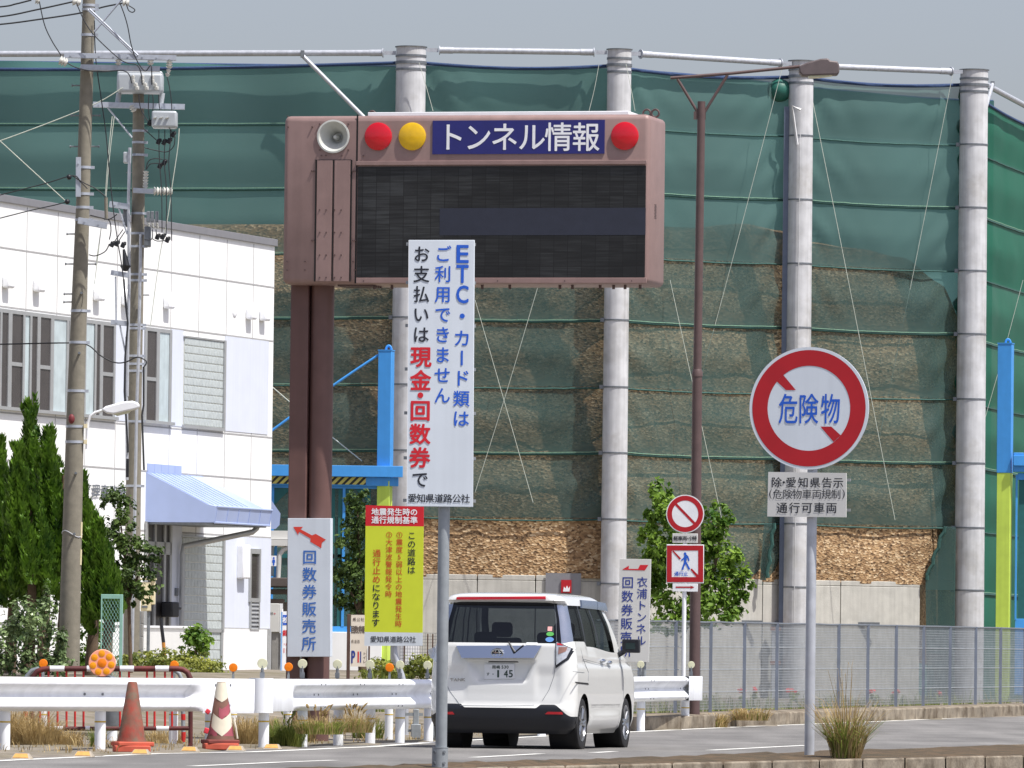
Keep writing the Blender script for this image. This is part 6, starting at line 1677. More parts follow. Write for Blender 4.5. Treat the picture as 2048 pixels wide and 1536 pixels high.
# ---------------------------------------------------------------- blue and lime gates
M['teal'] = mat('teal gate mesh', (24, 92, 92), .6, 0, .1)
M['haz'] = None
def hazard():
    m = mat('hazard stripes', (40, 40, 40), .6, 0, 0); n, l = m.node_tree.nodes, m.node_tree.links; b = n['Principled BSDF']
    tc = n.new('ShaderNodeTexCoord'); sx = n.new('ShaderNodeSeparateXYZ'); l.new(tc.outputs['Object'], sx.inputs[0])
    a = n.new('ShaderNodeMath'); a.operation = 'SUBTRACT'; l.new(sx.outputs[0], a.inputs[0]); l.new(sx.outputs[2], a.inputs[1])
    f = n.new('ShaderNodeMath'); f.operation = 'MULTIPLY'; f.inputs[1].default_value = 6.0; l.new(a.outputs[0], f.inputs[0])
    g = n.new('ShaderNodeMath'); g.operation = 'FRACT'; l.new(f.outputs[0], g.inputs[0])
    h = n.new('ShaderNodeMath'); h.operation = 'GREATER_THAN'; h.inputs[1].default_value = .45; l.new(g.outputs[0], h.inputs[0])
    mx = n.new('ShaderNodeMix'); mx.data_type = 'RGBA'; mx.inputs[6].default_value = rgb(34, 34, 32); mx.inputs[7].default_value = rgb(196, 186, 96); l.new(h.outputs[0], mx.inputs[0]); l.new(mx.outputs[2], b.inputs['Base Color']); return m
M['haz'] = hazard()
DG = 172
o = P(773, 1330, DG); o.z = .1
g = thing('yard_gate', 'tall blue and lime framed yard gate with teal mesh doors behind the brown board column', 'gate', o)
def gpx(x, y): p = P(x, y, DG); return p.x - o.x, p.z - o.z
GR = Matrix.Rotation(R_(-13), 3, 'Z')
def post(t, px, ytop, ymid, w, fr, zbase=0):
    x0, z1 = fr(px, ytop); zm = fr(px, ymid)[1]
    b = MB(); b.box((x0, 0, (z1 + zm) / 2), (w, w, z1 - zm), GR); b.build('upper_post', 'cobalt', t, bev=.01)
    b = MB(); b.box((x0, 0, (zm + zbase) / 2), (w * .95, w * .95, zm - zbase), GR); b.build('lower_post', 'lime', t, bev=.01)
    b = MB(); b.box((x0, 0, z1 + .012), (w * 1.06, w * 1.06, .024), GR); b.tube([(x0 + .05 + .06 * math.cos(a), 0, z1 + .03 + .09 * math.sin(a)) for a in [math.pi * k / 8 for k in range(9)]], .03, 6); b.build('post_cap', 'cobalt', t)
post(g, 773, 702, 962, .31, gpx)
b = MB(); (xa, za), (xb, zb_) = gpx(300, 949), gpx(806, 933); b.span(xa, xb, -.3, -.16, za, zb_); b.span(xa, xb - .1, -.17, .1, gpx(0, 963)[1], za - .003); 
b.build('beam', 'cobalt', g, bev=.008)
b = MB(); (xa, za), (xb, zb_) = gpx(300, 964.5), gpx(732, 955); b.span(xa, xb, -.19, -.171, za, zb_); b.build('hazard_strip', 'haz', g)
b = MB(); fx = [(540, 547), (755, 760.5), (684, 689.5), (300, 306)]
zt_g = gpx(600, 970)[1]; zb_g = gpx(600, 1252)[1]
for k, (a, c_) in enumerate(fx): b.span(gpx(a, 1100)[0], gpx(c_, 1100)[0], -.06, .02, zb_g, zt_g)
b.span(gpx(547, 1100)[0], gpx(755, 1100)[0], -.05, .015, zt_g - .07, zt_g - .003); b.span(gpx(547, 0)[0], gpx(755, 0)[0], -.05, .01, zb_g - .17, zb_g)
b.split('door_frame', 'cobalt', g, tol=0.0005, bev=.005)
b = MB(); zm = gpx(600, 1112)[1]
for a, c_ in ((548, 683), (690, 754)):
    xa, xb = gpx(a, 0)[0], gpx(c_, 0)[0]; gsz = .55 if a < 600 else .35
    b.flat([(xa, zt_g - .08), (xa + gsz, zt_g - .08), (xa, zt_g - .08 - gsz)], -.02); b.flat([(xb, zt_g - .08), (xb - gsz, zt_g - .08), (xb, zt_g - .08 - gsz)], -.02)
    b.span(xa, xb, -.03, -.005, zm - .05, zm + .05)
    b.span(xa, xa + .09, -.03, -.004, zb_g, zt_g - .08); b.span(xb - .09, xb, -.03, -.004, zb_g, zt_g - .08)
b.split('gusset', 'teal', g)
b = MB(); b.span(gpx(547, 0)[0], gpx(755, 0)[0], .015, .02, zb_g, zt_g - .07); b.build('door_mesh', 'net', g)
p0 = P(757, 712, DG); lead([[(757, 710), (665, 772), (540, 864), (420, 950)]], DG, 'blue painted stay running down left from the top of the blue gate post', r=.03, m='cobalt', name='stay_wire')
lead([[(540, 770), (620, 838), (724, 922)]], DG + .5, 'pale wire slanting down right behind the brown board column', r=.014, m='string', name='stay_wire')
b = MB(); (xa, za), (xb, zb_) = gpx(540, 1400), gpx(764, 1265); b.span(xa, xb, -.25, -.05, -.2, zb_); pw = tag(b.build('low_wall', 'wallw', None, bev=.01), 'low white wall under the blue yard gate doors', 'wall'); pw.location = o
DG2 = 190; o2 = P(2006, 1395, DG2); o2.z = .12
g = thing('yard_gate', 'blue and lime gate post with a teal door at the right edge of the photo', 'gate', o2)
def gpx2(x, y): p = P(x, y, DG2); return p.x - o2.x, p.z - o2.z
post(g, 2012, 688, 946, .36, gpx2)
b = MB(); (xa, za), (xb, zb_) = gpx2(2025, 932), gpx2(2400, 916); b.span(xa, xb, -.35, -.12, za, zb_); (xa, za), (xb, zb_) = gpx2(2026, 944), gpx2(2400, 935); b.span(xa, xb, -.25, -.05, za, zb_); (xa, za), (xb, zb_) = gpx2(2026, 915), gpx2(2046, 906); b.span(xa, xb, -.3, -.1, za, zb_); b.build('beam', 'cobalt', g, bev=.01)
b = MB(); (xa, za), (xb, zb_) = gpx2(2028, 1240), gpx2(2035, 950); b.span(xa, xb, -.12, -.02, za, zb_); (xa, za), (xb, zb_) = gpx2(2028, 1390), gpx2(2400, 1242); b.span(xa, xb, -.1, -.02, za, zb_); (xa, za), (xb, zb_) = gpx2(2035, 960), gpx2(2400, 951); b.span(xa, xb, -.11, -.03, za, zb_); b.split('door_frame', 'cobalt', g, tol=0, bev=.01)
b = MB(); (xa, za), (xb, zb_) = gpx2(2035, 1240), gpx2(2400, 960); b.span(xa, xb, -.07, -.04, za, zb_); b.build('door_panel', 'teal', g)
# ---------------------------------------------------------------- mesh fence and its kerb
def fx_(y): return 3.0 + .2755 * (y - 112)
fy0, fy1 = 105.5, 137.0
def fbase(y): return roadz(y) + .21
b = MB(); N = 32
for i in range(N):
    y0, y1_ = fy0 + (fy1 + 20 - fy0) * i / N, fy0 + (fy1 + 20 - fy0) * (i + 1) / N - .012
    vs = []
    for y in (y0, y1_):
        z = fbase(y); vs += [(edgex(y) - .02, y, roadz(y) - .1), (edgex(y) - .02, y, z - .02), (fx_(y) + .02, y, z + .0), (fx_(y) - .35, y, z + .0), (fx_(y) - .4, y, -.1)]
    b.add(vs, [(j, j + 5, j + 6, j + 1) for j in range(4)] + [(0, 1, 2, 3, 4), (9, 8, 7, 6, 5)])
struct(b.build('fence_kerb', 'kerb', bev=.02))
f0 = Vector((fx_(fy0), fy0, fbase(fy0)))
fence = thing('mesh_fence', 'grey wire mesh fence on a low kerb along the right side of the road', 'fence', f0)
FH = 1.34
M['fencewire'] = mat('fence wire', (168, 174, 178), .5, .3, .1)
M['fencepost'] = mat('fence post', (122, 130, 144), .5, .3, .1)
b = MB(); ln = fy1 - fy0
nv = int(ln * 1.037 / .034)
for i in range(nv):
    y = fy0 + ln * i / nv; x = fx_(y); z = fbase(y); s_ = .0024
    b.add([(x - s_, y, z + .03), (x + s_, y, z + .03), (x + s_, y, z + FH), (x - s_, y, z + FH)], [(0, 1, 2, 3)])
    b.add([(x, y - s_, z + .03), (x, y + s_, z + .03), (x, y + s_, z + FH), (x, y - s_, z + FH)], [(0, 1, 2, 3)])
for k in range(31):
    zz = .05 + (FH - .08) * k / 30; r = .011 if k in (6, 14, 22) else .0035
    b.tube([(fx_(y), y, fbase(y) + zz) for y in [fy0 + ln * j / 20 for j in range(21)]], r, 4)
b.build('wire_mesh', 'fencewire', fence, world=True)
b = MB(); b.tube([(fx_(y) + .01, y, fbase(y) + FH + .01 * noise.noise(Vector((y, 0, 0)))) for y in [fy0 + ln * j / 40 for j in range(41)]], .016, 6); b.build('top_wire', 'galvdark', fence, world=True)
for k in range(15):
    y = fy0 + .3 + k * 2.06
    b = MB(); b.box((fx_(y) + .02, y, fbase(y) + FH / 2), (.05, .05, FH + .02)); b.build('post', 'fencepost', fence, world=True)
p = P(2010, 1405, 137.4); b = MB(); b.box((fx_(137.2), 137.2, fbase(137) + .68), (.14, .14, 1.5)); b.build('gate_post', 'fencepost', fence, world=True)
# weeds and flowers behind the fence
M['flower'] = mat('red flowers', (232, 84, 84), .6, 0, .2)
rnd = random.Random(9); b = MB()
for _ in range(260):
    y = rnd.uniform(112, 150); x = fx_(y) - rnd.uniform(.6, 3.0)
    blades(b, (x, y, terr(x, y) - .02), 9, rnd.uniform(.12, .5), .16, .012, rnd, .5)
wd = b.build('weeds', 'grassgreen'); tag(wd, 'green weeds growing behind the wire mesh fence', 'weeds', kind='stuff')
fl = [(1484, 1381, 9), (1586, 1381, 12), (1745, 1383, 8), (1790, 1384, 6), (1880, 1385, 5), (1510, 1379, 5)]
for i, (px, py, w_) in enumerate(fl):
    p = P(px, py, 150); b = MB()
    leafball(b, (0, 0, 0), (w_ * .011, .2, .05), 60, .07, rnd)
    n0 = len(b.f); leafball(b, (0, 0, -.12), (w_ * .011, .2, .1), 60, .08, rnd, mi=1)
    o_ = b.build('flower_clump', ['flower', 'grassgreen']); o_.location = p
    tag(o_, ['red flower clump left of the post, behind the fence', 'widest red flower clump left of the sign post, behind the fence', 'red flower clump right of the sign post, behind the fence', 'second red flower clump right of the sign post, behind the fence', 'red flower clump near the broad column foot, behind the fence', 'small pale red flower clump beside a larger one, behind the fence'][i], 'flowers', 'red flowers behind the fence')

# ---------------------------------------------------------------- guardrails
WP = [(0, .400), (.028, .404), (.078, .435), (.088, .452), (.082, .478), (.02, .535), (.004, .562), (.004, .586), (.02, .613), (.082, .67), (.088, .696), (.078, .713), (.028, .744), (0, .748)]
def beam(mb, path, face, zadd, prof=WP):
    n = len(path); rows = []
    for i, p in enumerate(path):
        t = (path[min(i + 1, n - 1)] - path[max(i - 1, 0)]); t.z = 0; t.normalize(); s_ = Vector((t.y, -t.x, 0)) * face
        rows.append([p + s_ * (.06 + q[0]) + Vector((0, 0, q[1] + zadd(p))) for q in prof] + [p + s_ * (.06 + q[0] - .006) + Vector((0, 0, q[1] + zadd(p))) for q in prof[::-1]])
    m = len(rows[0]); vs = [v for r in rows for v in r]; fs = []
    for i in range(n - 1):
        for j in range(m): fs.append((i * m + j, i * m + (j + 1) % m, (i + 1) * m + (j + 1) % m, (i + 1) * m + j))
    fs += [list(range(m - 1, -1, -1)), list(range((n - 1) * m, n * m))]
    mb.add(vs, fs)
def railpost(t, x, y, z, h=.70, r=.057, side=0):
    b = MB(); b.cyl((x, y, z - .1), (x, y, z + h), r, n=20); po = b.build('post', 'railwhite', t, smooth=60, world=True)
    b = MB(); b.cyl((x, y, z + .285), (x, y, z + .30), r + .002, n=20); yb = b.build('yellow_band', 'yellowband', po); yb.location = -t.location
    return po
def reflector(t, x, y, z, r=.054, m='cream', dz=.0):
    b = MB(); b.cyl((x, y, z), (x, y, z + .14), .016, n=8); b.box((x, y, z + .04), (.05, .05, .06)); st_ = b.build('reflector_stalk', 'galvdark', t, world=True)
    b = MB(); b.lathe([(.001, -.0145), (r * .92, -.0135), (r, -.009), (r, .012), (.001, .014)], (x, y, z + .165), 'y', 28); q = b.build('reflector', m, t, smooth=40, world=True); return q
pa = Vector((-7.2, 72.14, 0)); pb_ = Vector((-3.35, 79.25, 0)); pc = Vector((-2.84, 80.2, 0))
# left rail
gl = thing('guardrail', 'left white guardrail behind the traffic cones, ending in a flat plate', 'guardrail', (pa.x, pa.y, 0))
zf = lambda p: .0
b = MB(); beam(b, [pa.lerp(pb_, i / 12) for i in range(13)], 1, zf); b.build('beam', 'railwhite', gl, smooth=50, world=True)
# flat end plate
t_ = (pc - pb_).normalized(); s_ = Vector((t_.y, -t_.x, 0))
def flatprof(path, mb):
    beam(mb, path, 1, zf, [(0, .400 - .02), (.085, .402 - .02), (.092, .42), (.092, .73), (.085, .746), (0, .748)])
b = MB()
trans = [(pb_ - t_ * .25), pb_]
n_ = 6
rows = []
for i in range(n_ + 1):
    q = i / n_; p = trans[0].lerp(trans[1], q)
    rows.append([p + s_ * (.06 + w[0] * (1 - q) + .09 * q + .003) + Vector((0, 0, w[1])) for w in WP])
m_ = len(WP); b.add([v for r in rows for v in r], [(i * m_ + j, i * m_ + j + 1, (i + 1) * m_ + j + 1, (i + 1) * m_ + j) for i in range(n_) for j in range(m_ - 1)])
flatprof([pb_, pb_.lerp(pc, .5), pc], b); b.build('end_plate', 'railwhite', gl, smooth=50, world=True)
b = MB()
dirn = (pb_ - pa).normalized(); out = Vector((dirn.y, -dirn.x, 0))
for px, py in ((170, 1388.5), (206, 1388.5), (431, 1370), (461, 1370), (459, 1411)):
    # bolt heads on the beam face
    n = out; d = ray(px, py); o_ = pa + n * (.152 if px > 400 else .075); tt = (o_ - EYE).dot(n) / d.dot(n); p = EYE + d * tt; b.cyl(p - n * .01, p + n * .004, .013, n=8)
b.split('bolt', 'galvdark', gl, world=True)
for f in (.14, .5, .86):
    p = pa.lerp(pc, f); p = G([7, 201, 420][[.14, .5, .86].index(f)], 1500, 0.0)
    # stand on the line just behind the beam
    k = (p.x - pa.x) / dirn.x; 
    d = ray([9, 200, 420][[.14, .5, .86].index(f)], 1480); n = out; tt = (pa - EYE).dot(n) / d.dot(n); q = EYE + d * tt
    railpost(gl, q.x, q.y, 0.0); 
# main rail
ys = [80.5 + i * .95 for i in range(30)] + [108.6]
rz_ = lambda p: (.05 * sst(95, 108, p.y))
pm = Vector((railx(80.6), 80.6, 0))
gm = thing('guardrail', 'long white guardrail with round cream reflectors passing behind the car', 'guardrail', pm)
path = [Vector((railx(y), y, 0)) for y in ys]
b = MB(); beam(b, path, 1, rz_); b.build('beam', 'railwhite', gm, smooth=50, world=True)
b = MB(); t_ = (path[1] - path[0]).normalized(); s_ = Vector((t_.y, -t_.x, 0)); c0 = path[0] + s_ * .0
prof = [(-.12, .39), (-.12, .755), (.02, .755), (.02, .39)]
b.cyl(c0 + s_ * .035 + Vector((0, 0, .385)), c0 + s_ * .035 + Vector((0, 0, .757)), .132, n=32); d2 = Vector((railx(81.4), 81.4, 0)) - c0
FPR = [(0, .398), (.092, .400), (.097, .41), (.097, .74), (.092, .749), (0, .75)]
beam(b, [c0, c0 + t_ * .3, c0 + t_ * .95], 1, lambda p: 0, FPR)
rows = []
for i in range(7):
    q = i / 6; p = c0 + t_ * (.95 + .35 * q); rows.append([p + s_ * (.06 + w[0] * q + .09 * (1 - q) + .004) + Vector((0, 0, w[1])) for w in WP])
m_ = len(WP); b.add([v for r in rows for v in r], [(i * m_ + j, i * m_ + j + 1, (i + 1) * m_ + j + 1, (i + 1) * m_ + j) for i in range(6) for j in range(m_ - 1)])
b.build('end_sleeve', 'railwhite', gm, smooth=50, world=True)
b = MB(); p0, p1 = path[-2], path[-1]; t_ = (p1 - p0).normalized(); s_ = Vector((t_.y, -t_.x, 0)); e1 = p1 + t_ * .1
beam(b, [p1 - t_ * .5, p1, e1 + t_ * .5], 1, rz_, [(0, .398), (.092, .400), (.096, .41), (.096, .74), (.092, .749), (0, .75)]); b.build('end_plate', 'railwhite', gm, smooth=50, world=True)
def onrail(px):
    y = 80
    for _ in range(30): y += .0
    lo, hi = 79.0, 109.5
    for _ in range(40):
        mid = (lo + hi) / 2; q = railx(mid) / mid * FPX + 1024
        if q < px: lo = mid
        else: hi = mid
    return lo
for px in (535, 612, 684, 748, 807, 864, 925, 1000, 1090, 1190, 1288, 1377):
    y = onrail(px + 1.5); railpost(gm, railx(y), y, rz_(Vector((0, y, 0))) + (0.0 if y < 100 else .0))
for px, y_ in ((532, 0), (612, 0), (682, 0), (747, 0), (807, 0), (862, 0), (1288, 0), (1389, 0)):
    y = onrail(px); reflector(gm, railx(y) - .0, y, .75 + rz_(Vector((0, y, 0))), .055 if px < 560 else .052)
b = MB()
for y in [83.1, 85.3, 87.6, 90, 92.6, 105.2, 108]:
    t_ = Vector((railx(y + .1) - railx(y), .1, 0)).normalized(); s_ = Vector((t_.y, -t_.x, 0)); p = Vector((railx(y), y, rz_(Vector((0, y, 0)))))
    for zz, o_ in ((.69, .148), (.575, .068), (.44, .145)):
        for e in (-.12, .12):
            q = p + s_ * o_ + t_ * e + Vector((0, 0, zz)); b.cyl(q - s_ * .01, q + s_ * .004, .011, n=6)
b.split('bolt', 'galvdark', gm, world=True)

# old white posts with orange reflectors behind the rail
dl = [(85, 1327, 1430, 82.5, 'white post with an orange reflector under the left end of the red barrier'), (347, 1330, 1448, 83, 'white post with an orange reflector near the right end of the red barrier'), (465, 1335, 1448, 86, 'white post with an orange reflector right of the patched cone'), (575.5, 1334, 1452, 88, 'white post with an orange reflector at the foot of the ticket office arrow sign'), (777.5, 1335, 1470, 91, 'white post with an orange reflector below the yellow sign')]
for px, yr_, yb_, D, lab in dl:
    p = P(px, yb_, D); p.z = terr(p.x, D); t = thing('delineator_post', lab, 'post', p, 0, 'white posts with orange reflectors')
    zt = P(px, 1358 + 20, D).z
    b = MB(); b.cyl(p, (p.x, D, zt), .05, n=18); b.lathe([(.05, 0), (.045, .03), (.001, .035)], (p.x, D, zt), 'z', 18); b.build('post', 'railwhite', t, smooth=60, world=True)
    b = MB(); zb_ = P(px, 1430, D).z; b.cyl((p.x, D, zb_), (p.x, D, zb_ + .012), .052, n=18); b.build('yellow_band', 'yellowband', t, world=True)
    zr = P(px, yr_, D).z
    b = MB(); b.cyl((p.x, D, zt), (p.x, D, zr), .012, n=8); b.box((p.x, D, (zt + zr) / 2), (.03, .03, .08)); b.build('stalk', 'steelpost', t, world=True)
    b = MB(); r = 8.7 * D / FPX; b.lathe([(.001, -.02), (r * .9, -.018), (r, -.012), (r, .01), (.001, .012)], (p.x, D, zr), 'y', 24); b.build('reflector', 'orange', t, smooth=40, world=True)

# road studs
st = [(44, 1516), (168, 1511.5), (282, 1507), (380, 1501.5), (472, 1499.5), (545, 1496)]
M['studyellow'] = mat('stud yellow', (196, 148, 78), .7, 0, .15, 20); M['studgrey'] = mat('stud body', (160, 150, 134), .7, 0, .1)
sl_ab = ['yellow faced road stud at the left edge of the photo', 'yellow faced road stud left of the brown cone', 'yellow faced road stud at the foot of the brown cone', 'yellow faced road stud between the two cones', 'yellow faced road stud in front of the patched cone', 'yellow faced road stud below the guardrail end sleeve']
proto = None
for i, (px, py) in enumerate(st):
    p = GRd(px, py + 3)
    if proto is None:
        t = thing('road_stud', sl_ab[i], 'road stud', p, R_(-8), 'yellow road studs along the road edge')
        b = MB(); vs = [(-.095, -.09, 0), (.095, -.09, 0), (.095, .09, 0), (-.095, .09, 0), (-.065, -.03, .055), (.065, -.03, .055), (.065, .03, .055), (-.065, .03, .055)]
        b.add(vs, [(3, 2, 1, 0), (4, 5, 6, 7), (0, 1, 5, 4), (1, 2, 6, 5), (2, 3, 7, 6), (3, 0, 4, 7)]); b.build('body', 'studgrey', t, bev=.006)
        b = MB(); b.add([(-.075, -.078, .016), (.075, -.078, .016), (.056, -.036, .054), (-.056, -.036, .054)], [(0, 1, 2, 3)]); b.build('reflector', 'studyellow', t)
        proto = t
    else:
        t = copy_tree(proto); t['label'] = sl_ab[i]
    t.location = (p.x, p.y, roadz(p.y) + .002)

# ---------------------------------------------------------------- traffic cones
def conemat():
    return mat('worn cone plastic', (146, 58, 44), .75, 0, .18, 8, c2=(104, 86, 70), c2amt=.52, c2scale=6, bump=.2, bs=20)
M['cone'] = conemat(); M['conebase'] = mat('faded orange rubber', (190, 88, 66), .8, 0, .15, 9); M['conedk'] = mat('dark maroon rubber', (120, 58, 52), .8, 0, .2, 9)
M['sleeve'] = mat('cone sleeve cream', (214, 206, 186), .7, 0, .08, 9); M['sleevered'] = mat('cone sleeve faded red', (158, 78, 90), .7, 0, .15, 9); M['conebare'] = mat('weathered cone grey brown', (112, 78, 66), .8, 0, .2, 12)
def cone(px, pyb, label, kind):
    p = GRd(px, pyb); t = thing('traffic_cone', label, 'traffic cone', (p.x, p.y, roadz(p.y) + .002), R_(rndc.uniform(-8, 8)), 'worn traffic cones by the guardrail')
    s = p.y / FPX
    H = (pyb - 1364) * s
    b = MB(); b.box((.0, 0, .035), (.36, .36, .07)); base = b.build('base_weight', 'conebase', t, bev=.012)
    b = MB(); b.box((-.005 if kind else .01, .01, .085), (.37 if not kind else .34, .35, .045), Matrix.Rotation(R_(9), 3, 'Z')); b.build('ballast_ring', 'conebase' if not kind else 'conedk', t, bev=.012)
    b = MB(); prof = [(.155, .1), (.15, .12), (.135, .16), (.048, H - .012), (.04, H), (.03, H)]
    b.lathe(prof, (0, 0, 0), 'z', 40); b.add([(.03 * math.cos(2 * math.pi * i / 20), .03 * math.sin(2 * math.pi * i / 20), H) for i in range(20)], [list(range(20))])
    b.build('cone', 'cone' if not kind else 'conebare', t, smooth=40)
    def rad(z): return .135 + (.048 - .135) * (z - .16) / (H - .012 - .16)
    def wrap(name, mt, lo, hi, off, seg=(-1.57, 4.7), n=44):
        b = MB(); N = n
        for i in range(N):
            a0 = seg[0] + (seg[1] - seg[0]) * i / N; a1 = seg[0] + (seg[1] - seg[0]) * (i + 1) / N
            for k in range(8):
                vs = []
                for a, kk in ((a0, k), (a1, k), (a1, k + 1), (a0, k + 1)):
                    z = lo(a) + (hi(a) - lo(a)) * kk / 8; q = rad(z) + off; vs.append((q * math.cos(a), q * math.sin(a), z))
                b.add(vs, [(0, 1, 2, 3)])
        return b.build(name, mt, t, smooth=50)
    if kind:
        tri = lambda a: abs(((a + 1.57) / 1.5708 * 1.0) % 2 - 1)     # 1 at the camera side, 0 a quarter turn on
        pk = lambda a: 1 - abs(((a + 1.5708 + 1.5708) % 3.14159) / 1.5708 - 1)   # 1 facing the camera and behind
        full = (-3.14159, 3.14159)
        wrap('white_chevron', 'sleeve', lambda a: H * (.80 - .10 * pk(a)), lambda a: H - .006, .003, full)
        wrap('red_chevron', 'sleevered', lambda a: H * (.60 - .15 * pk(a)) + .01 * math.sin(a * 9), lambda a: H * (.72 - .12 * pk(a)), .003, (-1.9, 1.9))
        wrap('white_chevron', 'sleeve', lambda a: H * (.42 - .22 * pk(a)), lambda a: H * (.60 - .15 * pk(a)) - .004, .0045, (-2.6, 1.2))
        wrap('red_chevron', 'sleevered', lambda a: H * (.18 - .01 * pk(a)) + .014 * math.sin(a * 11), lambda a: H * (.42 - .22 * pk(a)) - .004 + .03, .0025, (-1.45, .1))
        wrap('red_chevron', 'sleevered', lambda a: H * .2 + .02 * math.sin(a * 7), lambda a: H * (.42 - .12 * pk(a)), .003, (-2.7, -1.95))
        b = MB(); b.box((-.145, -.06, .56 * H), (.05, .03, .05), Matrix.Rotation(.6, 3, 'Y')); b.box((-.16, -.1, .2), (.05, .03, .06), Matrix.Rotation(.3, 3, 'Y')); b.build('torn_flap', mat('torn red strip', (206, 52, 66), .6), t, bev=.01)
        b = MB(); b.tube([(.13, -.06, .32), (.15, -.07, .24), (.17, -.06, .12)], .012, 6); b.build('torn_strip', 'sleeve', t)
    return t
rndc = random.Random(2)
cone(263, 1505, 'mud stained brown traffic cone with orange base', 0)
cone(441, 1500, 'traffic cone with torn red and cream chevron sleeve', 1)

# ---------------------------------------------------------------- red and white barrier
DB = 82.0
o = P(215, 1495, DB); o.z = terr(o.x, DB)
br = thing('pipe_barrier', 'rusty red and white pipe barrier standing behind the left guardrail', 'barrier', o)
def bp(x, y, dy=0): return P(x, y, DB + dy)
b = MB(); top = [bp(62, 1372), bp(66, 1354), bp(74, 1343), bp(86, 1338.5), bp(100, 1337.5)] + [bp(100 + i * 25.5, 1337.5 - 0 * i) for i in range(1, 11)] + [bp(366, 1339), bp(375, 1345), bp(380, 1356), bp(381, 1372)]
M['rustred'] = mat('flaking red paint', (82, 36, 36), .65, 0, .25, 9, c2=(128, 44, 40), c2amt=.36)
b.tube(top, 5.6 * DB / FPX, 12); b.build('top_rail', 'rustred', br, smooth=60, world=True)
b = MB(); 
for x0, x1 in ((100, 129), (174, 182), (240, 268), (311, 338)): b.tube([bp(x0, 1337.3), bp(x1, 1337.3)], 6.0 * DB / FPX, 12)
b.split('white_stripe', 'white', br, smooth=60, world=True)
b = MB(); b.tube([bp(70, 1457), bp(200, 1457.5), bp(378, 1456.5)], 4.4 * DB / FPX, 10); b.build('bottom_rail', 'rustred', br, smooth=60, world=True)
b = MB()
for x0, x1 in ((100, 126), (171, 180), (313, 338)): b.tube([bp(x0, 1456.8), bp(x1, 1456.8)], 4.8 * DB / FPX, 10)
b.split('white_stripe', 'white', br, smooth=60, world=True)
for px in (80, 97, 115, 133, 150, 167, 204, 240, 258, 294, 309, 330, 344):
    b = MB(); b.cyl(bp(px, 1340), bp(px, 1456), 2.2 * DB / FPX, n=8); b.build('bar', 'red', br, smooth=60, world=True)
    if px in (115, 150, 258, 294, 330):
        pass
for px, yb_ in ((381, 1492), (63, 1490)):
    b = MB(); b.tube([bp(px, 1368), bp(px, yb_)], 4.6 * DB / FPX, 10); b.tube([bp(px, yb_ - 3, -.45), bp(px, yb_ - 3, .45)], 4.4 * DB / FPX, 8); b.build('leg', 'rustred', br, smooth=60, world=True)
# second barrier standing right behind
b = MB(); DB2 = 82.9
o = P(225, 1490, DB2); o.z = terr(o.x, DB2)
br2 = thing('pipe_barrier', 'grey legged second barrier with orange bands just behind the red one', 'barrier', o)
def bq(x, y): return P(x, y, DB2)
b.tube([bq(50, 1372), bq(54, 1352), bq(64, 1341), bq(78, 1337)], 4.5 * DB2 / FPX, 10); b.tube([bq(348, 1340), bq(358, 1347), bq(365, 1362), bq(367, 1490)], 4.2 * DB2 / FPX, 10); b.tube([bq(50, 1372), bq(51, 1485)], 4.2 * DB2 / FPX, 10); b.tube([bq(78, 1339), bq(348, 1341)], 3.2 * DB2 / FPX, 8)
b.build('frame', 'steelpost', br2, smooth=60, world=True)
b = MB()
for px in (115, 150, 258, 294, 330): b.cyl(bq(px, 1341), bq(px, 1458), 2.0 * DB2 / FPX, n=8)
b.build('bar', 'steelpost', br2, smooth=60, world=True)
b = MB(); b.cyl(bq(366.4, 1428), bq(366.5, 1440), 4.6 * DB2 / FPX, n=10); b.cyl(bq(367, 1464), bq(367, 1484), 4.6 * DB2 / FPX, n=10); b.cyl(bq(50.5, 1420), bq(50.6, 1440), 4.6 * DB2 / FPX, n=10); b.split('orange_band', 'red', br2, world=True)
# amber warning light
DW = 81.6; wo = P(204, 1360, DW)
w_ = thing('warning_light', 'round amber warning light with seven lenses on the red barrier', 'warning light', wo)
cx = P(204.5, 1326, DW); r = 27.3 * DW / FPX; y0 = DW - .02
b = MB(); b.lathe([(.001, .03), (r * .95, .03), (r, .02), (r, -.005), (r * .96, -.012), (.001, -.012)], (cx.x, y0, cx.z), 'y', 56); b.build('housing', 'salmon', w_, smooth=40, world=True)
for k in range(7):
    a = math.pi / 2 + 2 * math.pi * k / 7 + .05; b = MB(); q = r * .245; b.lathe([(q, -.0115), (q * .97, -.015), (q * .6, -.018), (.001, -.019)], (cx.x + math.cos(a) * r * .69, y0, cx.z + math.sin(a) * r * .69), 'y', 24); b.build('lens', 'amber', w_, smooth=60, world=True)
b = MB(); q = r * .33; b.lathe([(q, -.0115), (q * .97, -.018), (q * .6, -.023), (.001, -.025)], (cx.x, y0, cx.z), 'y', 28); b.build('centre_lens', 'orange', w_, smooth=60, world=True)
b = MB(); c_ = P(212, 1357, DW + .12); b.lathe([(.17, -.03), (.165, .02), (.13, .075), (.07, .1), (.001, .108)], (c_.x, DW + .12, c_.z - .07), 'z', 28); b.build('battery_case', 'galvdark', w_, smooth=60, world=True)
b = MB(); b.cyl((cx.x, DW + .02, cx.z - r), (cx.x, DW + .02, cx.z - r * 1.5), .02, n=8); b.build('stem', 'galvdark', w_, world=True)
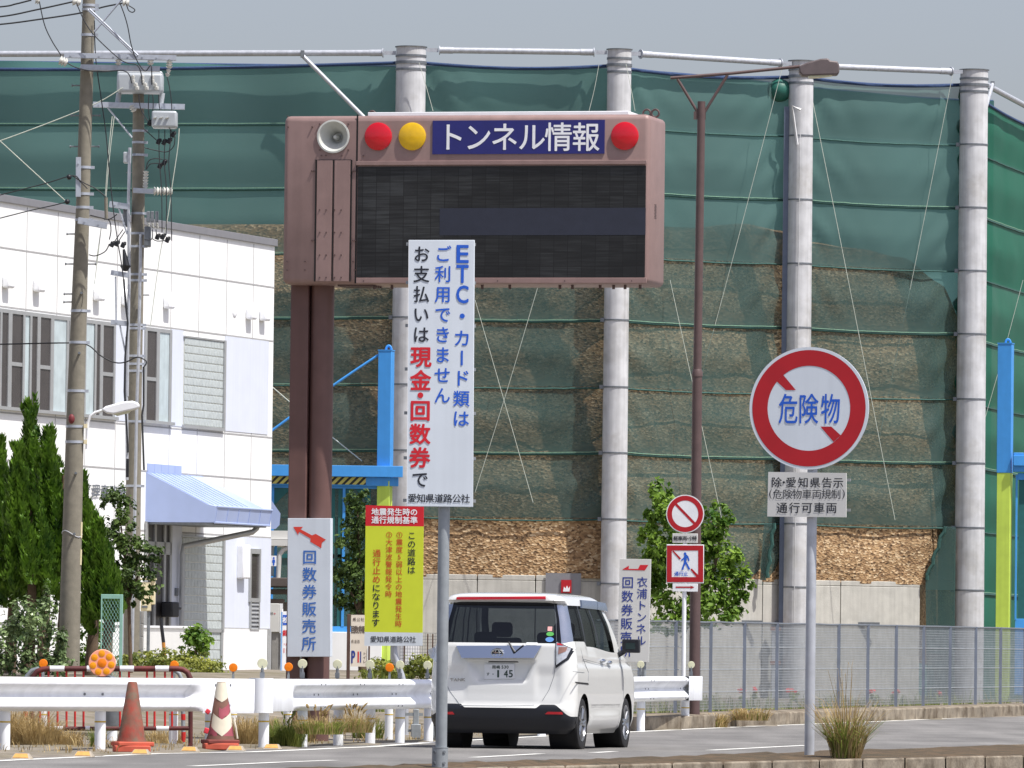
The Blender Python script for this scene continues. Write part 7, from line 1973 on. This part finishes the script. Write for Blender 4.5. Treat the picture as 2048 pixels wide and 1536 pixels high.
# grey bin behind the barrier and a steel trestle by the car
p = P(224, 1472, 85); p.z = terr(p.x, 85); t = thing('water_barrel', 'grey barrel over a white stub behind the brown cone', 'barrel', p)
b = MB(); z0, z1_ = P(224, 1452, 85).z - p.z, P(224, 1385, 85).z - p.z; b.lathe([(.001, z0), (.085, z0), (.09, z0 + .02), (.09, z1_), (.001, z1_)], (0, 0, 0), 'z', 24); b.build('drum', 'galvdark', t, smooth=40); b = MB(); b.cyl((0, 0, -.05), (0, 0, z0), .06, n=18); b.build('stub', 'railwhite', t, smooth=60)
p = P(845, 1478, 92); p.z = terr(p.x, 92); t = thing('steel_trestle', 'grey steel post trestle standing behind the guardrail next to the car', 'trestle', p); F_ = Fr(p)
for px in (832, 860):
    b = MB(); x = F_.L(px, 1450)[0]; b.span(x - .035, x + .035, -.03, .03, 0, F_.L(px, 1418)[1]); b.span(x - .06, x + .06, -.06, .06, 0, .18); b.build('leg', 'steelpost', t, bev=.01)
b = MB(); b.span(F_.L(828, 0)[0], F_.L(864, 0)[0], -.02, .02, F_.L(840, 1432)[1], F_.L(840, 1426)[1]); b.span(F_.L(834, 0)[0], F_.L(858, 0)[0], -.02, .02, F_.L(840, 1464)[1], F_.L(840, 1459)[1]); b.build('rail', 'steelpost', t)

# ---------------------------------------------------------------- grasses
def tuft(px, pyb, D, n, hpx, wpx, m, label, seed, lean=.6, name='grass_clump', green=0, seeds=0):
    rnd = random.Random(seed); s = D / FPX; p = P(px, pyb, D); 
    p.z = terr(p.x, p.y) if p.x < edgex(p.y) else .16
    b = MB(); blades(b, (0, 0, -.01), n, hpx * s, wpx * s * .5, .0035 if D < 90 else .008, rnd, lean)
    for _ in range(seeds):
        a = rnd.uniform(0, 6.28); l = rnd.uniform(.1, .6) * wpx * s; hh = hpx * s * rnd.uniform(.7, 1.25)
        t0 = Vector((math.cos(a) * l * .5, math.sin(a) * l * .5, hh)); dr = Vector((math.cos(a) * .5, math.sin(a) * .5, 1)).normalized()
        b.tube([Vector((math.cos(a) * l * .3, math.sin(a) * l * .3, 0)), t0], .0022, 4)
        b.tube([t0, t0 + dr * .02, t0 + dr * .05 + Vector((.006, 0, -.004)), t0 + dr * .075 + Vector((.016, 0, -.016))], [.004, .0105, .009, .002], 6)
    if green: blades(b, (0, 0, -.01), green, hpx * s * .7, wpx * s * .45, .006, rnd, lean, 1)
    o_ = b.build(name, [m, 'grassgreen']); o_.location = p; tag(o_, label, 'grass', 'grass clumps by the roadside'); return o_
tuft(18, 1490, 80.5, 1100, 78, 130, 'straw', 'large dry grass clump at the left edge of the photo', 1, 1.1)
tuft(78, 1487, 80.0, 700, 58, 80, 'straw', 'large dry grass clump under the left end of the red barrier', 2, 1.2)
tuft(128, 1484, 80.8, 420, 36, 70, 'straw', 'low dry grass clump below the lower rail of the red barrier', 3, 1.3)
tuft(192, 1490, 79.0, 160, 40, 26, 'grassgreen', 'small green weed at the foot of a white guardrail post', 4, .9)
tuft(330, 1478, 84, 320, 36, 80, 'straw', 'dry grass clump between the two cones', 5, 1.2)
tuft(497, 1484, 83.5, 1100, 62, 96, 'straw', 'round dry grass clump right of the patched cone', 6, 1.2)
tuft(572, 1490, 82.5, 420, 60, 70, 'grassgreen', 'tall green and straw weeds between the first two main rail posts', 7, 1.1, green=420, seeds=12)
tuft(640, 1493, 81.9, 320, 40, 100, 'straw', 'green weeds with pale seed heads left of the third main rail post', 8, 1.2, green=620, seeds=16)
tuft(708, 1490, 84.3, 420, 42, 80, 'straw', 'seeding straw weeds right of the third main rail post', 9, 1.1, green=220, seeds=22)
tuft(600, 1474, 87.5, 300, 60, 60, 'straw', 'dry weeds around the foot of the brown board column', 10, 1.0, green=140, seeds=8)
tuft(735, 1462, 92, 240, 44, 60, 'grassgreen', 'small green weeds behind the fourth main rail post', 11, 1.0)
tuft(1430, 1446, 110.5, 300, 30, 50, 'straw', 'dry grass just right of the guardrail end', 12, 1.2, green=120)
tuft(1500, 1444, 111.6, 420, 26, 80, 'straw', 'dry grass along the kerb right of the guardrail end', 13, 1.2, green=160)
tuft(1330, 1452, 109, 160, 22, 60, 'straw', 'dry grass under the guardrail end', 14, 1.2)
o_ = tuft(1692, 1511, 65.8, 250, 124, 60, 'straw', 'tall feathery grass tuft on the median beside the sign post', 15, 1.1, green=270)
rnd = random.Random(31); s = 65.8 / FPX
b = MB(); blades(b, (0, 0, 0), 36, 205 * s, .05, .0035, rnd, .35); b.build('tall_stem', 'straw', o_)
# fine litter of dry stalks on the verge
rnd = random.Random(12); b = MB()
for _ in range(420):
    y = rnd.uniform(74, 106); x = edgex(y) - rnd.uniform(.1, 3.5)
    blades(b, (x, y, terr(x, y) - .01), 5, rnd.uniform(.03, .14), .1, .006, rnd, 1.2)
tag(b.build('verge_grass', 'straw'), 'sparse short dry grass on the verge', 'grass', kind='stuff')

# ---------------------------------------------------------------- small things between the building and the gate
D = 158
o = P(556, 1330, D); o.z = terr(o.x, D)
t = thing('outbuilding', 'grey outbuilding with brown roof boards at the corner of the white building', 'building', o); F_ = Fr(o)
def bx(b, x0, y0, x1, y1, yf_, yb_): pxbox(b, F_, x0, y0, x1, y1, yf_, yb_)
M['roofbrown'] = mat('brown roof board', (84, 76, 72), .7, 0, .12); M['shutter'] = mat('brown shutter', (104, 94, 90), .6, 0, .08)
b = MB(); bx(b, 520, 1156, 620, 1173, -.4, 1.5); bx(b, 520, 1179, 620, 1187, -.2, 1.5); b.build('roof', 'roofbrown', t, bev=.02)
b = MB(); bx(b, 520, 1198, 567, 1222, .0, .9); b.build('shutter', 'shutter', t, bev=.01)
b = MB(); bx(b, 520, 1205, 620, 1346, .95, 1.4); b.build('wall', 'block', t)
b = MB(); bx(b, 520, 1062, 620, 1078, .2, 2); bx(b, 520, 1080, 620, 1091, .1, 2); b.build('eaves', 'signwarm', t)
b = MB(); bx(b, 548, 1091, 554, 1160, .3, .5); b.build('post', 'cobalt', t)
b = MB(); bx(b, 528, 1091, 547, 1152, .5, .6); b.build('side_wall', 'signwarm', t)
b = MB(); q = [F_.L(*p_, .2) for p_ in ((556, 1160), (559, 1110), (566, 1100), (584, 1090))]; b.tube([(p_[0], .2, p_[1]) for p_ in q], .05, 8); b.build('downpipe', 'signwarm', t, smooth=60)
o = P(547, 1264, 150.5); t = thing('notice_box', 'pale grey notice box at the corner of the white building', 'box', (o.x, 152, terr(o.x, 152))); F_ = Fr(t.location)
b = MB(); pxbox(b, F_, 533, 1207, 559, 1264, 0, .25); bx_o = b.build('case', 'signwarm', t, bev=.01); b = MB(); pxbox(b, F_, 559, 1207, 565, 1266, .02, .3); b.build('side_panel', 'white', t)
b = MB()
for ch, x_ in zip('受付', (536.5, 543)): put(b, F_, -.004, ch, x_, 1227, 6, .02)
b.build('dark_lettering', 'ink', bx_o); b = MB(); put(b, F_, -.004, '→', 549, 1227, 6, .02); put(b, F_, -.004, '○', 538, 1241, 6, .03); b.build('red_lettering', 'redink', bx_o)
b = MB(); b.span(-.08, .05, .05, .15, 0, F_.L(545, 1264)[1]); b.build('post', 'block', t)
o = P(541, 1135, 150.4); t = thing('toilet_sign', 'white toilet sign with a red and a blue figure at the building corner', 'sign', o); F_ = Fr(o)
b = MB(); pxbox(b, F_, 530.5, 1111.5, 553, 1132, 0, .03); pl = b.build('plate', 'white', t)
def figure(px, m, skirt):
    b = MB(); c_ = F_.L(px, 1116); s = 150.4 / FPX
    b.flat([(c_[0] + 2 * s * math.cos(a), c_[1] + 2 * s * math.sin(a)) for a in [k * 6.283 / 14 for k in range(14)]], -.004)
    pts = [(-2.4, 3), (2.4, 3), (3.2, 9), (1.8, 9), (1.2, 15), (-1.2, 15), (-1.8, 9), (-3.2, 9)] if not skirt else [(-1.6, 3), (1.6, 3), (3.6, 10), (1.4, 10.2), (1.2, 15), (-1.2, 15), (-1.4, 10.2), (-3.6, 10)]
    b.flat([(c_[0] + a * s, c_[1] - q * s) for a, q in pts], -.004); b.build('figure', m, pl)
figure(536, 'redink', True); figure(547.5, 'blueink', False)
b = MB(); pxbox(b, F_, 541.5, 1113, 542.3, 1131, -.004, -.001); b.build('divider', 'ink', pl)
b = MB(); a = F_.L(532, 1120); b.span(a[0] - .15, a[0], .0, .03, a[1] - .02, a[1] + .02); b.build('bracket', 'galvdark', t)
o = P(572, 1345, 140); o.z = terr(o.x, 140); t = thing('banner', 'blue edged vertical banner with red and blue writing beside the arrow sign', 'banner', o); F_ = Fr(o)
b = MB(); pxbox(b, F_, 564, 1223, 590, 1345, 0, .02); b.build('cloth', 'white', t); b = MB(); pxbox(b, F_, 561, 1224, 564.5, 1345, -.004, .02); b.build('blue_edge', 'cobalt', t)
b = MB(); pxbox(b, F_, 565.5, 1230, 580, 1250, -.004, -.001); b.build('blue_block', 'blueink', t)
b = MB(); put(b, F_, -.006, '松', 571.5, 1240, 13, .03); b.build('white_lettering', 'white', t)
b = MB(); put(b, F_, -.004, '録', 571.5, 1266, 13, .03); put(b, F_, -.004, '7', 568.5, 1289, 5, .02); put(b, F_, -.004, '月', 573.5, 1289, 5, .02); put(b, F_, -.004, '1', 568, 1301, 14, .005); put(b, F_, -.004, '1', 573, 1301, 14, .005); b.build('red_lettering', 'redink', t)
b = MB(); b.cyl((F_.L(563, 1300)[0], .02, -.1), (F_.L(563, 1300)[0], .02, F_.L(563, 1218)[1]), .02, n=8); b.build('pole', 'white', t, smooth=60)
# notice board with brown posts
D = 101; o = P(718, 1350, D); o.z = terr(o.x, D)
t = thing('notice_board', 'cream notice board between brown posts, half hidden by the yellow sign', 'notice board', o); F_ = Fr(o)
b = MB(); pxbox(b, F_, 701, 1230, 735.5, 1333, -.02, .02); pl = b.build('panel', mat('cream board', (226, 216, 200), .6, 0, .05), t)
for a, c_ in ((692.5, 701), (735.5, 740)):
    b = MB(); pxbox(b, F_, a, 1228 if a < 700 else 1292, c_, 1362, -.04, .04); b.build('post', 'brownpost', t, bev=.006)
b = MB()
for ch, x_ in zip('回数券販', (705.5, 713, 720.5, 728)): put(b, F_, -.023, ch, x_, 1259, 16, .02, sx=.5)
for ch, x_ in zip('県公社', (709, 717, 725)): put(b, F_, -.023, ch, x_, 1239, 8, .01, sx=.9)
for ch, x_ in zip('県道路', (705, 711, 717)): put(b, F_, -.023, ch, x_, 1283, 8, .004, sx=.7)
for ch, y_ in zip('トイレ', (1307, 1315, 1323)): put(b, F_, -.023, ch, 729, y_, 7, .01)
b.build('dark_lettering', mat('faded brown ink', (96, 84, 76), .6), pl)
b = MB(); put(b, F_, -.023, 'P', 706.5, 1314, 26, .03, fit=(6.5, 24)); b.build('blue_lettering', 'navyink', pl)
b = MB(); pxbox(b, F_, 715, 1303, 718, 1325, -.023, -.021); b.build('red_figure', 'redink', pl); b = MB(); pxbox(b, F_, 720, 1303, 722.5, 1325, -.023, -.021); b.build('blue_figure', 'navyink', pl)
# dark mesh fence seen behind the yellow sign
o = P(868, 1355, 112); o.z = terr(o.x, 112)
t = thing('wire_fence', 'short dark wire fence behind the hedge, left of the car', 'fence', o); F_ = Fr(o)
b = MB()
for px in (806, 853, 863): pxbox(b, F_, px, 1268, px + 4, 1362, -.02, .02)
b.split('post', 'brownpost', t)
b = MB(); x0, x1 = F_.L(800, 1300)[0], F_.L(905, 1300)[0]; z0, z1_ = F_.L(850, 1350)[1], F_.L(850, 1266)[1]
for k in range(22): x = x0 + (x1 - x0) * k / 21; b.tube([(x, 0, z0), (x, 0, z1_)], .004, 4)
for k in range(14): z = z0 + (z1_ - z0) * k / 13; b.tube([(x0, 0, z), (x1, 0, z)], .004, 4)
b.build('wire', 'galvdark', t)
